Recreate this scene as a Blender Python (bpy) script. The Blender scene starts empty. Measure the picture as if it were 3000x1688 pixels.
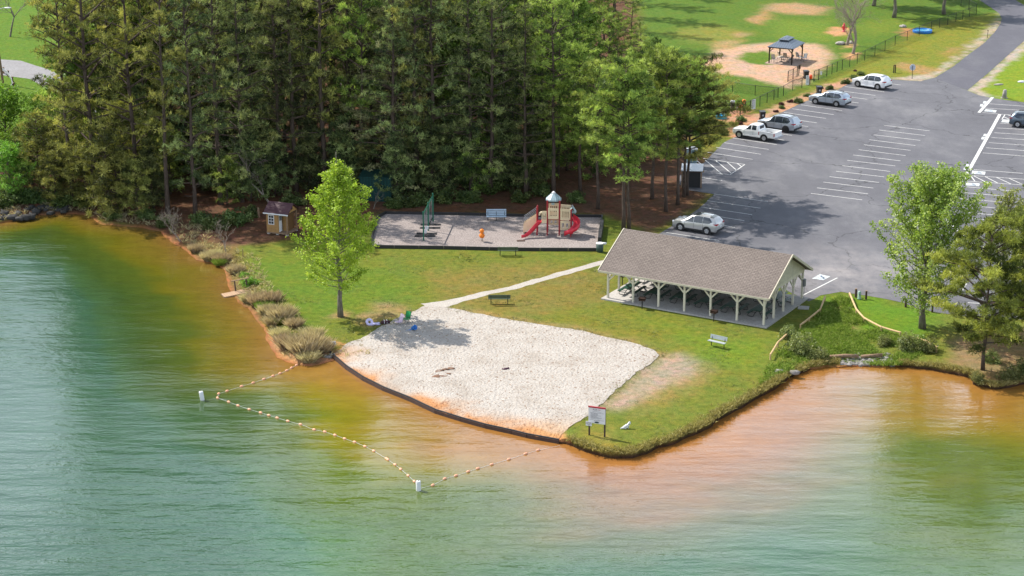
import bpy, bmesh, math, random
from mathutils import Vector, Matrix, noise
from mathutils.geometry import delaunay_2d_cdt
RAD = math.radians
SC = bpy.context.scene
COL = SC.collection
rnd = random.Random(11)
# ---------------------------------------------------------------- camera model (70 mm drone lens, 52 m up)
F, TH, H = 5833.0, RAD(17.8), 52.0
CT, ST = math.cos(TH), math.sin(TH)
def U(px, py, z=0.0):
    u, v = (px-1500)/F, (844-py)/F
    d = Vector((u, CT+v*ST, -ST+v*CT))
    t = (z-H)/d.z
    return Vector((d.x*t, d.y*t, z))
def PJ(x, y, z=0.0):
    dy, dz = y, z-H
    dep = dy*CT - dz*ST
    return 1500+F*x/dep, 844-F*(dy*ST+dz*CT)/dep
def S(py):                       # photo pixels per metre at a ground row
    p = U(1500, py)
    return F/(p.y*CT+H*ST)
WZ = -0.45                       # water level
# ---------------------------------------------------------------- object helpers
def tag(o, label=None, cat=None, group=None, kind=None):
    if label: o['label'] = label
    if cat: o['category'] = cat
    if group: o['group'] = group
    if kind: o['kind'] = kind
    return o
def thing(name, label, cat, loc=(0, 0, 0), rz=0, group=None, rx=0, ry=0):
    o = bpy.data.objects.new(name, None); COL.objects.link(o)
    o.empty_display_size = .3
    o.location = loc; o.rotation_euler = (rx, ry, rz)
    return tag(o, label, cat, group)
KIDS = {}
def kids(o): return KIDS.get(o.name, [])
def link(o, parent=None):
    COL.objects.link(o)
    if parent is not None:
        o.parent = parent; KIDS.setdefault(parent.name, []).append(o)
    return o
def dup(root, loc=None, rz=None, label=None, group=None, scale=None):
    def cp(o, par):
        c = o.copy(); link(c, par)
        for k in kids(o): cp(k, c)
        return c
    r = cp(root, None)
    if loc is not None: r.location = loc
    if rz is not None: r.rotation_euler[2] = rz
    if scale is not None: r.scale = (scale,)*3 if not hasattr(scale, '__len__') else scale
    if label: r['label'] = label
    if group: r['group'] = group
    return r
class MB:
    def __init__(s): s.v = []; s.f = []; s.m = []; s.t = []
    def add(s, vs, fs, m=0, t=0.5):
        b = len(s.v); s.v.extend([tuple(p) for p in vs]); s.t.extend([t]*len(vs))
        for f in fs: s.f.append([b+i for i in f]); s.m.append(m)
    def box(s, c, d, m=0, rz=0, rx=0, ry=0, t=.5):
        M = Matrix.Rotation(rz, 3, 'Z') @ Matrix.Rotation(ry, 3, 'Y') @ Matrix.Rotation(rx, 3, 'X')
        c = Vector(c); h = [x/2 for x in d]
        vs = [c + M @ Vector((sx*h[0], sy*h[1], sz*h[2])) for sz in (-1, 1) for sy in (-1, 1) for sx in (-1, 1)]
        s.add(vs, [(0, 2, 3, 1), (4, 5, 7, 6), (0, 1, 5, 4), (2, 6, 7, 3), (0, 4, 6, 2), (1, 3, 7, 5)], m, t)
    def bar(s, p, q, w, h, m=0, up=(0, 0, 1)):
        p, q = Vector(p), Vector(q); d = (q-p).normalized(); up = Vector(up)
        a = d.cross(up)
        if a.length < 1e-4: a = d.cross(Vector((1, 0, 0)))
        a.normalize(); b = a.cross(d)
        vs = [e + a*(i*w/2) + b*(j*h/2) for e in (p, q) for i, j in ((-1, -1), (1, -1), (1, 1), (-1, 1))]
        s.add(vs, [(3, 2, 1, 0), (4, 5, 6, 7), (0, 1, 5, 4), (1, 2, 6, 5), (2, 3, 7, 6), (3, 0, 4, 7)], m)
    def tube(s, pts, rad, n=6, m=0, cap=True, t=.5):
        pts = [Vector(p) for p in pts]
        if not hasattr(rad, '__len__'): rad = [rad]*len(pts)
        vs = []; ref = None
        for i, p in enumerate(pts):
            d = (pts[min(i+1, len(pts)-1)]-pts[max(i-1, 0)])
            d = d.normalized() if d.length > 1e-7 else Vector((0, 0, 1))
            if ref is None:
                ref = d.orthogonal().normalized()
            ref = (ref-d*ref.dot(d))
            ref = ref.normalized() if ref.length > 1e-6 else d.orthogonal().normalized()
            b = d.cross(ref)
            for k in range(n):
                a = 2*math.pi*k/n
                vs.append(p+(ref*math.cos(a)+b*math.sin(a))*rad[i])
        fs = []
        for i in range(len(pts)-1):
            for k in range(n):
                fs.append((i*n+k, i*n+(k+1) % n, (i+1)*n+(k+1) % n, (i+1)*n+k))
        if cap:
            fs.append(tuple(range(n-1, -1, -1))); fs.append(tuple((len(pts)-1)*n+k for k in range(n)))
        s.add(vs, fs, m, t)
    def cyl(s, c, r, h, n=12, m=0, r2=None):
        c = Vector(c); s.tube([c, c+Vector((0, 0, h))], [r, r if r2 is None else r2], n, m)
    def lathe(s, prof, n=14, c=(0, 0, 0), m=0):
        c = Vector(c); vs = []; fs = []
        for r, z in prof:
            for k in range(n):
                a = 2*math.pi*k/n; vs.append(c+Vector((r*math.cos(a), r*math.sin(a), z)))
        for i in range(len(prof)-1):
            for k in range(n): fs.append((i*n+k, i*n+(k+1) % n, (i+1)*n+(k+1) % n, (i+1)*n+k))
        fs.append(tuple(range(n-1, -1, -1))); fs.append(tuple((len(prof)-1)*n+k for k in range(n)))
        s.add(vs, fs, m)
    def poly(s, pts, m=0): s.add(pts, [tuple(range(len(pts)))], m)
    def slab(s, pts, th, m=0):      # closed prism from a polygon (list of 3D pts) with thickness vector
        n = len(pts); th = Vector(th); a = [Vector(p) for p in pts]; b = [p+th for p in a]
        s.add(a+b, [tuple(range(n-1, -1, -1)), tuple(range(n, 2*n))]+[(i, (i+1) % n, n+(i+1) % n, n+i) for i in range(n)], m)
    def blob(s, c, r, seed=0, n=1, m=0, rough=.25, sq=(1, 1, 1)):
        bm = bmesh.new(); bmesh.ops.create_icosphere(bm, subdivisions=n, radius=1)
        c = Vector(c)
        vs = []
        for v in bm.verts:
            k = 1+rough*noise.noise(v.co*1.7+Vector((seed*3.1, seed*1.7, seed)))*2
            vs.append(c+Vector((v.co.x*sq[0], v.co.y*sq[1], v.co.z*sq[2]))*r*k)
        fs = [tuple(x.index for x in f.verts) for f in bm.faces]; bm.free()
        s.add(vs, fs, m)
    def build(s, name, mats, parent=None, smooth=False, tint=False, angle=None):
        me = bpy.data.meshes.new(name); me.from_pydata(s.v, [], s.f)
        if not isinstance(mats, (list, tuple)): mats = [mats]
        for m in mats: me.materials.append(m)
        if len(mats) > 1: me.polygons.foreach_set('material_index', s.m)
        if smooth: me.polygons.foreach_set('use_smooth', [True]*len(s.f))
        if tint:
            a = me.attributes.new('tint', 'FLOAT', 'POINT'); a.data.foreach_set('value', s.t)
        me.update()
        o = bpy.data.objects.new(name, me); link(o, parent)
        return o
# ---------------------------------------------------------------- materials
def newmat(name):
    m = bpy.data.materials.new(name); m.use_nodes = True; nt = m.node_tree; nt.nodes.clear()
    out = nt.nodes.new('ShaderNodeOutputMaterial')
    return m, nt, out
def N(nt, t, **kw):
    n = nt.nodes.new('ShaderNode'+t)
    for k, v in kw.items():
        if hasattr(n, k): setattr(n, k, v)
        else: n.inputs[k].default_value = v
    return n
def L(nt, a, b): nt.links.new(a, b)
def c4(c): return (c[0], c[1], c[2], 1)
def ramp(nt, fac, stops):
    r = nt.nodes.new('ShaderNodeValToRGB'); e = r.color_ramp.elements
    while len(e) > 1: e.remove(e[-1])
    e[0].position = stops[0][0]; e[0].color = c4(stops[0][1])
    for p, c in stops[1:]:
        x = e.new(p); x.color = c4(c)
    if fac is not None: L(nt, fac, r.inputs[0])
    return r
def mix(nt, fac, a, b, mode='MIX'):
    m = nt.nodes.new('ShaderNodeMix'); m.data_type = 'RGBA'; m.blend_type = mode
    for sock, v in ((m.inputs[0], fac), (m.inputs[6], a), (m.inputs[7], b)):
        if hasattr(v, 'is_output'): L(nt, v, sock)
        elif isinstance(v, (int, float)): sock.default_value = v
        else: sock.default_value = c4(v)
    return m.outputs[2]
def math_(nt, op, a, b=None, clamp=False):
    m = nt.nodes.new('ShaderNodeMath'); m.operation = op; m.use_clamp = clamp
    for i, v in enumerate((a, b)):
        if v is None: continue
        if hasattr(v, 'is_output'): L(nt, v, m.inputs[i])
        else: m.inputs[i].default_value = v
    return m.outputs[0]
def pos(nt, scale=(1, 1, 1), rot=(0, 0, 0), obj=False):
    if obj:
        src = nt.nodes.new('ShaderNodeTexCoord').outputs['Object']
    else:
        src = nt.nodes.new('ShaderNodeNewGeometry').outputs['Position']
    mp = nt.nodes.new('ShaderNodeMapping'); mp.inputs['Scale'].default_value = scale; mp.inputs['Rotation'].default_value = rot
    L(nt, src, mp.inputs[0]); return mp.outputs[0]
def noise_(nt, vec, scale, detail=4, rough=.55):
    n = nt.nodes.new('ShaderNodeTexNoise'); n.inputs['Scale'].default_value = scale
    n.inputs['Detail'].default_value = detail; n.inputs['Roughness'].default_value = rough
    L(nt, vec, n.inputs['Vector']); return n.outputs[0]
def bump(nt, h, dist=.02, strength=1.0):
    b = nt.nodes.new('ShaderNodeBump'); b.inputs['Distance'].default_value = dist; b.inputs['Strength'].default_value = strength
    L(nt, h, b.inputs['Height']); return b.outputs[0]
def princ(nt, out, col, rough=.7, metal=0, nrm=None, spec=.4):
    p = nt.nodes.new('ShaderNodeBsdfPrincipled')
    if hasattr(col, 'is_output'): L(nt, col, p.inputs['Base Color'])
    else: p.inputs['Base Color'].default_value = c4(col)
    if hasattr(rough, 'is_output'): L(nt, rough, p.inputs['Roughness'])
    else: p.inputs['Roughness'].default_value = rough
    p.inputs['Metallic'].default_value = metal
    p.inputs['Specular IOR Level'].default_value = spec
    if nrm is not None: L(nt, nrm, p.inputs['Normal'])
    L(nt, p.outputs[0], out.inputs[0]); return p
MC = {}
def pm(name, col, rough=.6, metal=0, var=.25, scale=6, bmp=.004, spec=.4, coat=0):
    """painted / plastic / wood style surface with wear noise"""
    if name in MC: return MC[name]
    m, nt, out = newmat(name)
    v = pos(nt, obj=True); n = noise_(nt, v, scale, 5, .65)
    d = tuple(x*(1-var) for x in col); b = tuple(min(1, x*(1+var*.6)) for x in col)
    r = ramp(nt, n, [(.3, d), (.5, col), (.72, b)])
    n2 = noise_(nt, v, scale*9, 3)
    p = princ(nt, out, r.outputs[0], rough, metal, bump(nt, n2, bmp) if bmp else None, spec)
    if coat: p.inputs['Coat Weight'].default_value = coat; p.inputs['Coat Roughness'].default_value = .04
    MC[name] = m; return m
def striped(name, col, dark, axis, period, duty=.12, rough=.6, metal=0, var=.2, jitter=0):
    """boards / ribs / shingle courses along one object axis"""
    if name in MC: return MC[name]
    m, nt, out = newmat(name)
    tc = nt.nodes.new('ShaderNodeTexCoord'); sp = nt.nodes.new('ShaderNodeSeparateXYZ'); L(nt, tc.outputs['Object'], sp.inputs[0])
    a = math_(nt, 'FRACT', math_(nt, 'MULTIPLY', sp.outputs[axis], 1/period))
    g = math_(nt, 'LESS_THAN', a, duty)
    n = noise_(nt, pos(nt, obj=True), 3, 5, .7)
    base = ramp(nt, n, [(.3, tuple(x*(1-var) for x in col)), (.7, tuple(min(1, x*(1+var)) for x in col))]).outputs[0]
    colr = mix(nt, g, base, dark)
    princ(nt, out, colr, rough, metal, bump(nt, math_(nt, 'SUBTRACT', 1.0, g), .012))
    MC[name] = m; return m
def leafmat(name, dark, mid, light, trans=.3, gloss=.06, vary=.25, hue=.02):
    if name in MC: return MC[name]
    m, nt, out = newmat(name)
    at = nt.nodes.new('ShaderNodeAttribute'); at.attribute_name = 'tint'
    oi = nt.nodes.new('ShaderNodeObjectInfo')
    r = ramp(nt, at.outputs['Fac'], [(.05, dark), (.5, mid), (.95, light)])
    h = nt.nodes.new('ShaderNodeHueSaturation')
    L(nt, math_(nt, 'ADD', math_(nt, 'MULTIPLY', oi.outputs['Random'], hue*2), .5-hue), h.inputs['Hue'])
    L(nt, math_(nt, 'ADD', math_(nt, 'MULTIPLY', oi.outputs['Random'], vary*2), 1-vary), h.inputs['Value'])
    L(nt, r.outputs[0], h.inputs['Color'])
    d = nt.nodes.new('ShaderNodeBsdfDiffuse'); L(nt, h.outputs[0], d.inputs[0])
    t = nt.nodes.new('ShaderNodeBsdfTranslucent'); L(nt, mix(nt, 1.0, h.outputs[0], (1.15, 1.15, .7), 'MULTIPLY'), t.inputs[0])
    x = nt.nodes.new('ShaderNodeMixShader'); x.inputs[0].default_value = trans
    L(nt, d.outputs[0], x.inputs[1]); L(nt, t.outputs[0], x.inputs[2])
    g = nt.nodes.new('ShaderNodeBsdfGlossy'); g.inputs['Roughness'].default_value = .45
    y = nt.nodes.new('ShaderNodeMixShader'); y.inputs[0].default_value = gloss
    L(nt, x.outputs[0], y.inputs[1]); L(nt, g.outputs[0], y.inputs[2]); L(nt, y.outputs[0], out.inputs[0])
    MC[name] = m; return m
def barkmat(name, dark, light):
    m, nt, out = newmat(name)
    n = noise_(nt, pos(nt, (1, 1, .25), obj=True), 9, 6, .7)
    r = ramp(nt, n, [(.3, dark), (.7, light)])
    princ(nt, out, r.outputs[0], .9, 0, bump(nt, n, .04), .2); return m
import numpy as np
# ---------------------------------------------------------------- shoreline (photo pixels at the waterline, bank height)
SHORE = [(-700, 668, -.3), (-300, 662, -.3), (0, 655, -.25), (69, 640, -.25), (117, 626, -.3), (221, 623, -.3), (269, 628, -.3), (310, 655, -.3), (414, 662, -.3),
 (483, 676, -.3), (517, 705, -.32), (552, 724, -.35), (593, 760, -.37), (655, 772, -.37), (676, 790, -.37), (686, 820, -.37), (690, 845, -.38), (700, 862, -.38),
 (716, 884, -.36), (749, 903, -.36), (783, 950, -.36), (800, 972, -.38), (800, 995, -.4), (818, 1022, -.4), (833, 1045, -.4), (866, 1060, -.4), (912, 1066, -.4), (967, 1052, -.38),
 (982, 1048, -.26), (1014, 1079, -.24), (1064, 1113, -.24), (1124, 1143, -.24), (1200, 1173, -.24), (1276, 1209, -.24), (1350, 1232, -.24), (1422, 1252, -.24), (1500, 1269, -.24),
 (1544, 1280, -.24), (1638, 1297, -.2), (1660, 1300, -.05), (1679, 1306, 0), (1735, 1328, 0), (1790, 1342, 0), (1853, 1342, 0), (1892, 1330, 0), (1930, 1312, 0), (1969, 1303, 0), (2013, 1281, 0), (2080, 1250, 0),
 (2100, 1232, 0), (2150, 1205, 0), (2200, 1176, 0), (2256, 1147, 0), (2315, 1104, -.05), (2368, 1084, -.2), (2436, 1070, -.3), (2510, 1067, -.35), (2597, 1069, -.35), (2635, 1074, -.2), (2728, 1084, 0),
 (2796, 1097, 0), (2852, 1109, -.05), (2855, 1126, -.1), (2914, 1140, -.1), (2961, 1134, -.1), (3000, 1124, -.1), (3200, 1105, -.1), (3600, 1090, -.1)]
def jit(poly, step, amp, seed=0, closed=False):
    """resample a plan polyline and roughen it"""
    out = []; n = len(poly)
    for i in range(n if closed else n-1):
        a, b = poly[i], poly[(i+1) % n]
        d = math.hypot(b[0]-a[0], b[1]-a[1]); k = max(1, int(d/step))
        for j in range(k):
            t = j/k; p = [a[q]+(b[q]-a[q])*t for q in range(len(a))]
            nx, ny = -(b[1]-a[1])/(d+1e-9), (b[0]-a[0])/(d+1e-9)
            w = noise.noise(Vector((p[0]*.9+seed, p[1]*.9, seed)))*amp + noise.noise(Vector((p[0]*3.1, p[1]*3.1+seed, 7)))*amp*.6
            p[0] += nx*w; p[1] += ny*w; out.append(tuple(p))
    if not closed: out.append(tuple(poly[-1]))
    return out
_sh = []
for px, py, zt in SHORE:
    p = U(px, py, WZ); _sh.append((p.x, p.y, zt))
SHL = jit(_sh, .4, .16, 3)
SHA = np.array(SHL)
def shore_dist(P):
    """distance to the shoreline for Nx2 plan points and bank height of the nearest shore point"""
    d = np.full(len(P), 1e9); zt = np.zeros(len(P)); ix = np.zeros(len(P), int)
    for c in range(0, len(P), 4000):
        q = P[c:c+4000]
        dd = ((q[:, None, :]-SHA[None, :, :2])**2).sum(2); k = dd.argmin(1)
        d[c:c+4000] = np.sqrt(dd[np.arange(len(q)), k]); zt[c:c+4000] = SHA[k, 2]; ix[c:c+4000] = k
    return d, zt, ix
def gz(x, y):
    d, zt, _ = shore_dist(np.array([[x, y]])); t = min(1, d[0]/2.2); t = t*t*(3-2*t)
    return float(zt[0]*(1-t))
def G(px, py, dz=0):
    p = U(px, py)
    for _ in range(3): p = U(px, py, gz(p.x, p.y))
    p.z += dz; return p
# ---------------------------------------------------------------- ground sheet
BIG = 4000
near = []
y = 104.0
while y < 345:
    st = .55 if y < 215 else (.8 if y < 260 else 1.2)
    hw = 30+y*.30
    x = -hw
    while x < hw:
        near.append((x+rnd.uniform(-.2, .2)*st, y+rnd.uniform(-.2, .2)*st)); x += st
    y += st
near = np.array(near)
loop = [(p[0], p[1]) for p in SHL] + [(BIG, SHL[-1][1]-20), (BIG, BIG), (-BIG, BIG), (-BIG, SHL[0][1]-20)]
LA = np.array(loop)
def inside(P, poly):
    poly = np.asarray(poly, float); r = np.zeros(len(P), bool); n = len(poly); j = n-1
    for i in range(n):
        xi, yi = poly[i][:2]; xj, yj = poly[j][:2]
        c = ((yi > P[:, 1]) != (yj > P[:, 1]))
        with np.errstate(divide='ignore', invalid='ignore'):
            r ^= c & (P[:, 0] < (xj-xi)*(P[:, 1]-yi)/(yj-yi)+xi)
        j = i
    return r
def pdist(P, poly, closed=True):
    poly = np.asarray(poly, float); d = np.full(len(P), 1e9); n = len(poly)
    for i in range(n if closed else n-1):
        a, b = poly[i][:2], poly[(i+1) % n][:2]; ab = b-a
        t = np.clip(((P-a)@ab)/max(ab@ab, 1e-9), 0, 1)
        d = np.minimum(d, np.hypot(*(P-a-t[:, None]*ab).T))
    return d
sd, _, _ = shore_dist(near)
near = near[inside(near, loop) & (sd > .3)]
far = [(sx*d, yy) for d in (200, 500, 1200) for sx in (-1, 1) for yy in (300, 600, 1500)] + [(0, 420), (0, 700), (0, 1500), (-90, 380), (90, 380)]
pts = [Vector(p) for p in loop] + [Vector((float(a), float(b))) for a, b in near] + [Vector(p) for p in far]
nl = len(loop)
cd = delaunay_2d_cdt(pts, [], [list(range(nl))], 1, 1e-5)
gv = np.array([(v.x, v.y) for v in cd[0]]); gf = [list(f) for f in cd[2]]
d_, zt_, _ = shore_dist(gv)
t_ = np.clip(d_/2.2, 0, 1); t_ = t_*t_*(3-2*t_); gzv = zt_*(1-t_)
# what the ground is made of, laid out in plan from outlines read off the photo rows
def plan(poly, z=0.0):
    return [U(a, b, z).to_2d()[:] for a, b in poly]
WPX = {}
MASKS = [  # outline (photo px), soft edge m, colour
 ([(-900, 700), (-900, 440), (60, 430), (130, 330), (330, 300), (340, 60), (330, -60), (1830, -60), (1870, 60), (1880, 200), (1960, 330), (2050, 400), (2095, 440), (2070, 520), (2085, 560), (2040, 612), (1960, 660), (1900, 688), (1800, 640), (1764, 630), (1110, 628), (1080, 660), (880, 700), (700, 730), (620, 725), (560, 720), (500, 705), (420, 664), (250, 628), (-900, 690)], 1.2, (.092, .053, .031)),
 ([(-900, 440), (-900, -80), (330, -80), (330, 200), (240, 290), (120, 400), (60, 430)], 1.0, (.075, .155, .014)),
 ([(1880, -80), (2900, -80), (2935, 54), (2737, 228), (2500, 215), (2300, 285), (2200, 320), (2095, 300), (1900, 240), (1880, 100)], 1.2, (.068, .135, .016)),
 ([(2055, 186), (2103, 148), (2155, 134), (2250, 126), (2400, 128), (2440, 160), (2420, 190), (2370, 238), (2310, 262), (2250, 240), (2176, 224), (2100, 214)], 1.0, (.36, .268, .185)),
 ([(2166, 170), (2190, 154), (2250, 150), (2275, 168), (2262, 190), (2225, 190), (2180, 184)], .35, (.075, .15, .016)),
 ([(2250, 12), (2330, 8), (2430, 22), (2400, 44), (2300, 40), (2240, 30)], 1.6, (.28, .205, .11)),
 ([(2190, 60), (2240, 28), (2260, 50), (2220, 76)], 1.0, (.28, .19, .09)),
 ([(1960, 95), (2080, 70), (2200, 95), (2150, 120), (2040, 125)], 2.5, (.14, .17, .03)),
 ([(2080, 130), (2120, 118), (2180, 118), (2130, 140), (2090, 150)], 1.0, (.27, .21, .09)),
 ([(2140, 100), (2180, 92), (2200, 104), (2160, 112)], .8, (.24, .19, .08)),
 ([(2260, 60), (2420, 60), (2480, 110), (2400, 125), (2280, 110)], 3.0, (.10, .17, .02)),
 ([(2500, 75), (2620, 50), (2720, 60), (2640, 85), (2540, 110)], 2.0, (.10, .16, .02)),
 ([(2425, 92), (2450, 80), (2490, 84), (2480, 102), (2440, 104)], .4, (.38, .23, .12)),
 ([(2628, 95), (2650, 84), (2700, 92), (2730, 100), (2690, 108), (2640, 104)], .4, (.32, .17, .09)),
 ([(2478, 160), (2500, 152), (2512, 165), (2490, 178)], .4, (.40, .25, .13)),
 ([(2470, 140), (2480, 128), (2510, 130), (2500, 140)], .4, (.34, .24, .12)),
 ([(2320, 278), (2500, 195), (2720, 70), (2905, 40), (2930, 70), (2737, 228), (2530, 226), (2490, 240)], 1.0, (.135, .165, .022)),
 ([(2610, 192), (2650, 182), (2720, 196), (2750, 205), (2720, 222), (2660, 210)], .7, (.24, .18, .07)),
 ([(2760, 150), (2790, 138), (2830, 140), (2780, 168)], .9, (.21, .17, .06)),
 ([(2130, 425), (2150, 385), (2190, 345), (2240, 322), (2300, 296), (2380, 268), (2440, 240), (2490, 228), (2515, 224), (2505, 240), (2460, 262), (2371, 295), (2291, 331), (2200, 380)], .3, (.33, .215, .135)),
 ([(2195, 330), (2260, 300), (2350, 265), (2330, 285), (2260, 318), (2220, 338)], .4, (.105, .15, .02)),
 ([(2100, 350), (2130, 325), (2200, 320), (2200, 345), (2150, 365)], .4, (.33, .2, .12)),
 ([(2110, 400), (2170, 345), (2215, 340), (2160, 385)], .3, (.36, .22, .12)),
 ([(1990, 430), (2060, 380), (2120, 360), (2130, 390), (2080, 440), (2040, 460)], .6, (.14, .16, .02)),
 ([(2833, 262), (2890, 215), (3000, 125), (3200, 0), (3600, -80), (3600, 340), (3000, 300), (2905, 287)], .3, (.13, .21, .016)),
 ([(2833, 266), (2894, 214), (3002, 118), (3060, 70), (3060, 100), (3000, 150), (2920, 218), (2875, 268), (2905, 284), (2870, 280)], .5, (.30, .285, .25)),
 ([(2700, 242), (2737, 226), (2842, 155), (2935, 78), (2930, 40), (2922, 62), (2830, 150), (2725, 218), (2600, 228)], .5, (.30, .28, .22)),
 ([(2960, 600), (2975, 545), (3000, 528), (3300, 520), (3300, 680), (2990, 665), (2958, 640)], .4, (.14, .2, .018)),
 # lawn round the beach
 ([(620, 735), (700, 725), (880, 700), (1085, 725), (1750, 735), (1800, 690), (1900, 700), (2371, 885), (2405, 868), (2540, 866), (2700, 905), (3300, 935), (3300, 1100), (2860, 1115), (2600, 1060), (2380, 1080), (2080, 1245), (1850, 1340), (1650, 1300), (960, 1050), (830, 1030), (700, 870), (690, 800)], .6, (.112, .148, .022)),
 ([(700, 760), (900, 745), (1150, 790), (1250, 850), (1000, 930), (880, 960), (760, 880)], 3.0, (.088, .155, .016)),
 ([(1250, 800), (1560, 770), (1780, 800), (1780, 880), (1560, 930), (1330, 905)], 2.2, (.15, .145, .035)),
 ([(1560, 930), (1800, 890), (1990, 960), (2100, 1040), (1950, 1050), (1720, 965)], 2.0, (.125, .15, .022)),
 ([(1290, 893), (1430, 912), (1560, 940), (1700, 955), (1840, 990), (1950, 1030), (1940, 1060), (1800, 1030), (1560, 965), (1380, 930)], .7, (.21, .175, .06)),
 ([(1920, 1050), (1985, 1032), (2050, 1050), (2066, 1085), (2010, 1122), (1940, 1152), (1860, 1185), (1770, 1205), (1750, 1195), (1850, 1110)], 1.1, (.255, .228, .165)),
 ([(1860, 1185), (1960, 1140), (2060, 1080), (2090, 1100), (1990, 1165), (1880, 1210)], 1.2, (.19, .17, .05)),
 ([(1700, 1275), (1790, 1250), (1800, 1300), (1850, 1325), (1730, 1318)], .8, (.17, .165, .03)),
 ([(1880, 930), (2100, 990), (2260, 1000), (2200, 1080), (2060, 1060), (1950, 960)], 2.0, (.105, .175, .016)),
 ([(2395, 870), (2560, 870), (2760, 920), (2700, 990), (2400, 970)], 1.2, (.085, .175, .012)),
 ([(2440, 895), (2480, 890), (2520, 960), (2490, 990), (2450, 930)], .8, (.16, .14, .05)),
 ([(2260, 1010), (2440, 960), (2660, 985), (2640, 1050), (2420, 1058), (2300, 1090)], 1.0, (.11, .15, .025)),
 ([(2800, 985), (3300, 940), (3300, 1120), (2855, 1125), (2830, 1085), (2770, 1060)], .9, (.195, .155, .075)),
 ([(1045, 925), (1110, 885), (1180, 895), (1200, 915), (1130, 945), (1085, 960), (1040, 945)], .7, (.2, .175, .07)),
 ([(965, 920), (990, 908), (1020, 915), (1010, 935), (975, 935)], .5, (.25, .19, .09)),
 ([(780, 950), (830, 960), (940, 1020), (985, 1030), (970, 1075), (850, 1070), (780, 1000)], .6, (.32, .2, .1)),
 ([(560, 700), (700, 720), (720, 790), (780, 900), (760, 960), (690, 880), (660, 800), (570, 760)], .6, (.15, .12, .045)),
]
_wl = [(973, 1037), (1014, 1073), (1064, 1106), (1124, 1136), (1200, 1166), (1276, 1202), (1350, 1225), (1422, 1245), (1500, 1262), (1544, 1273), (1638, 1290)]
MASKS.append(([(a, c+30) for a, c in _wl]+[(a+15, c-45) for a, c in _wl[::-1]], .3, (.38, .2, .085)))
gcol = np.tile(np.array((.085, .13, .018)), (len(gv), 1))
gj = np.array([(noise.noise(Vector((a*.55, b*.55, 2))), noise.noise(Vector((a*.55, b*.55, 9)))) if b < 400 and abs(a) < 200 else (0, 0) for a, b in gv])
gp = gv+gj*.9
NEARM = (gv[:, 1] < 420) & (np.abs(gv[:, 0]) < 260)
for poly, soft, c in MASKS:
    pl = plan(poly); bb = np.array(pl)
    sel = NEARM & (gp[:, 0] > bb[:, 0].min()-4) & (gp[:, 0] < bb[:, 0].max()+4) & (gp[:, 1] > bb[:, 1].min()-4) & (gp[:, 1] < bb[:, 1].max()+4)
    q = gp[sel]
    if not len(q): continue
    s = np.where(inside(q, pl), 1, -1)*pdist(q, pl)
    w = np.clip(.5+s/(2*soft), 0, 1); w = w*w*(3-2*w)
    gcol[sel] = gcol[sel]*(1-w[:, None])+np.array(c)*w[:, None]
# right bank lip: straw-coloured uncut grass
lip = np.clip(1-d_/.9, 0, 1)*(gv[:, 0] > 5)
gcol = gcol*(1-.5*lip[:, None])+np.array((.17, .14, .05))*.5*lip[:, None]
me = bpy.data.meshes.new('ground')
# bank: skirt down from the shoreline under the water
key = {(round(a, 4), round(b, 4)): i for i, (a, b) in enumerate(gv)}
V = [(a, b, z) for (a, b), z in zip(gv, gzv)]; C = [tuple(c) for c in gcol]
ids = [key[(round(p[0], 4), round(p[1], 4))] for p in SHL if (round(p[0], 4), round(p[1], 4)) in key]
low = {}
for n_, i in enumerate(ids):
    x, y, z = V[i]
    a = V[ids[max(0, n_-1)]]; b = V[ids[min(len(ids)-1, n_+1)]]
    t = Vector((b[0]-a[0], b[1]-a[1])); t.normalize()
    out = .02 if z > -.29 else .5
    low[i] = (len(V), len(V)+1)
    dk = (.045, .028, .016) if z > -.2 else (.24, .12, .05)
    V.append((x+t.y*(out+.06), y-t.x*(out+.06), min(z-.18, WZ+.12) if z > -.3 else z-.02)); C.append(dk)
    V.append((x+t.y*(out+.25), y-t.x*(out+.25), -1.3)); C.append(dk)
F_ = gf[:]
for a, b in zip(ids[:-1], ids[1:]):
    F_.append([a, b, low[b][0], low[a][0]]); F_.append([low[a][0], low[b][0], low[b][1], low[a][1]])
me.from_pydata(V, [], F_); me.update()
bm = bmesh.new(); bm.from_mesh(me); bmesh.ops.recalc_face_normals(bm, faces=bm.faces)
if sum(f.normal.z for f in bm.faces) < 0: bmesh.ops.reverse_faces(bm, faces=bm.faces)
bm.to_mesh(me); bm.free()
at = me.color_attributes.new('gcol', 'FLOAT_COLOR', 'POINT')
at.data.foreach_set('color', np.hstack([np.array(C), np.ones((len(C), 1))]).ravel())
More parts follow.
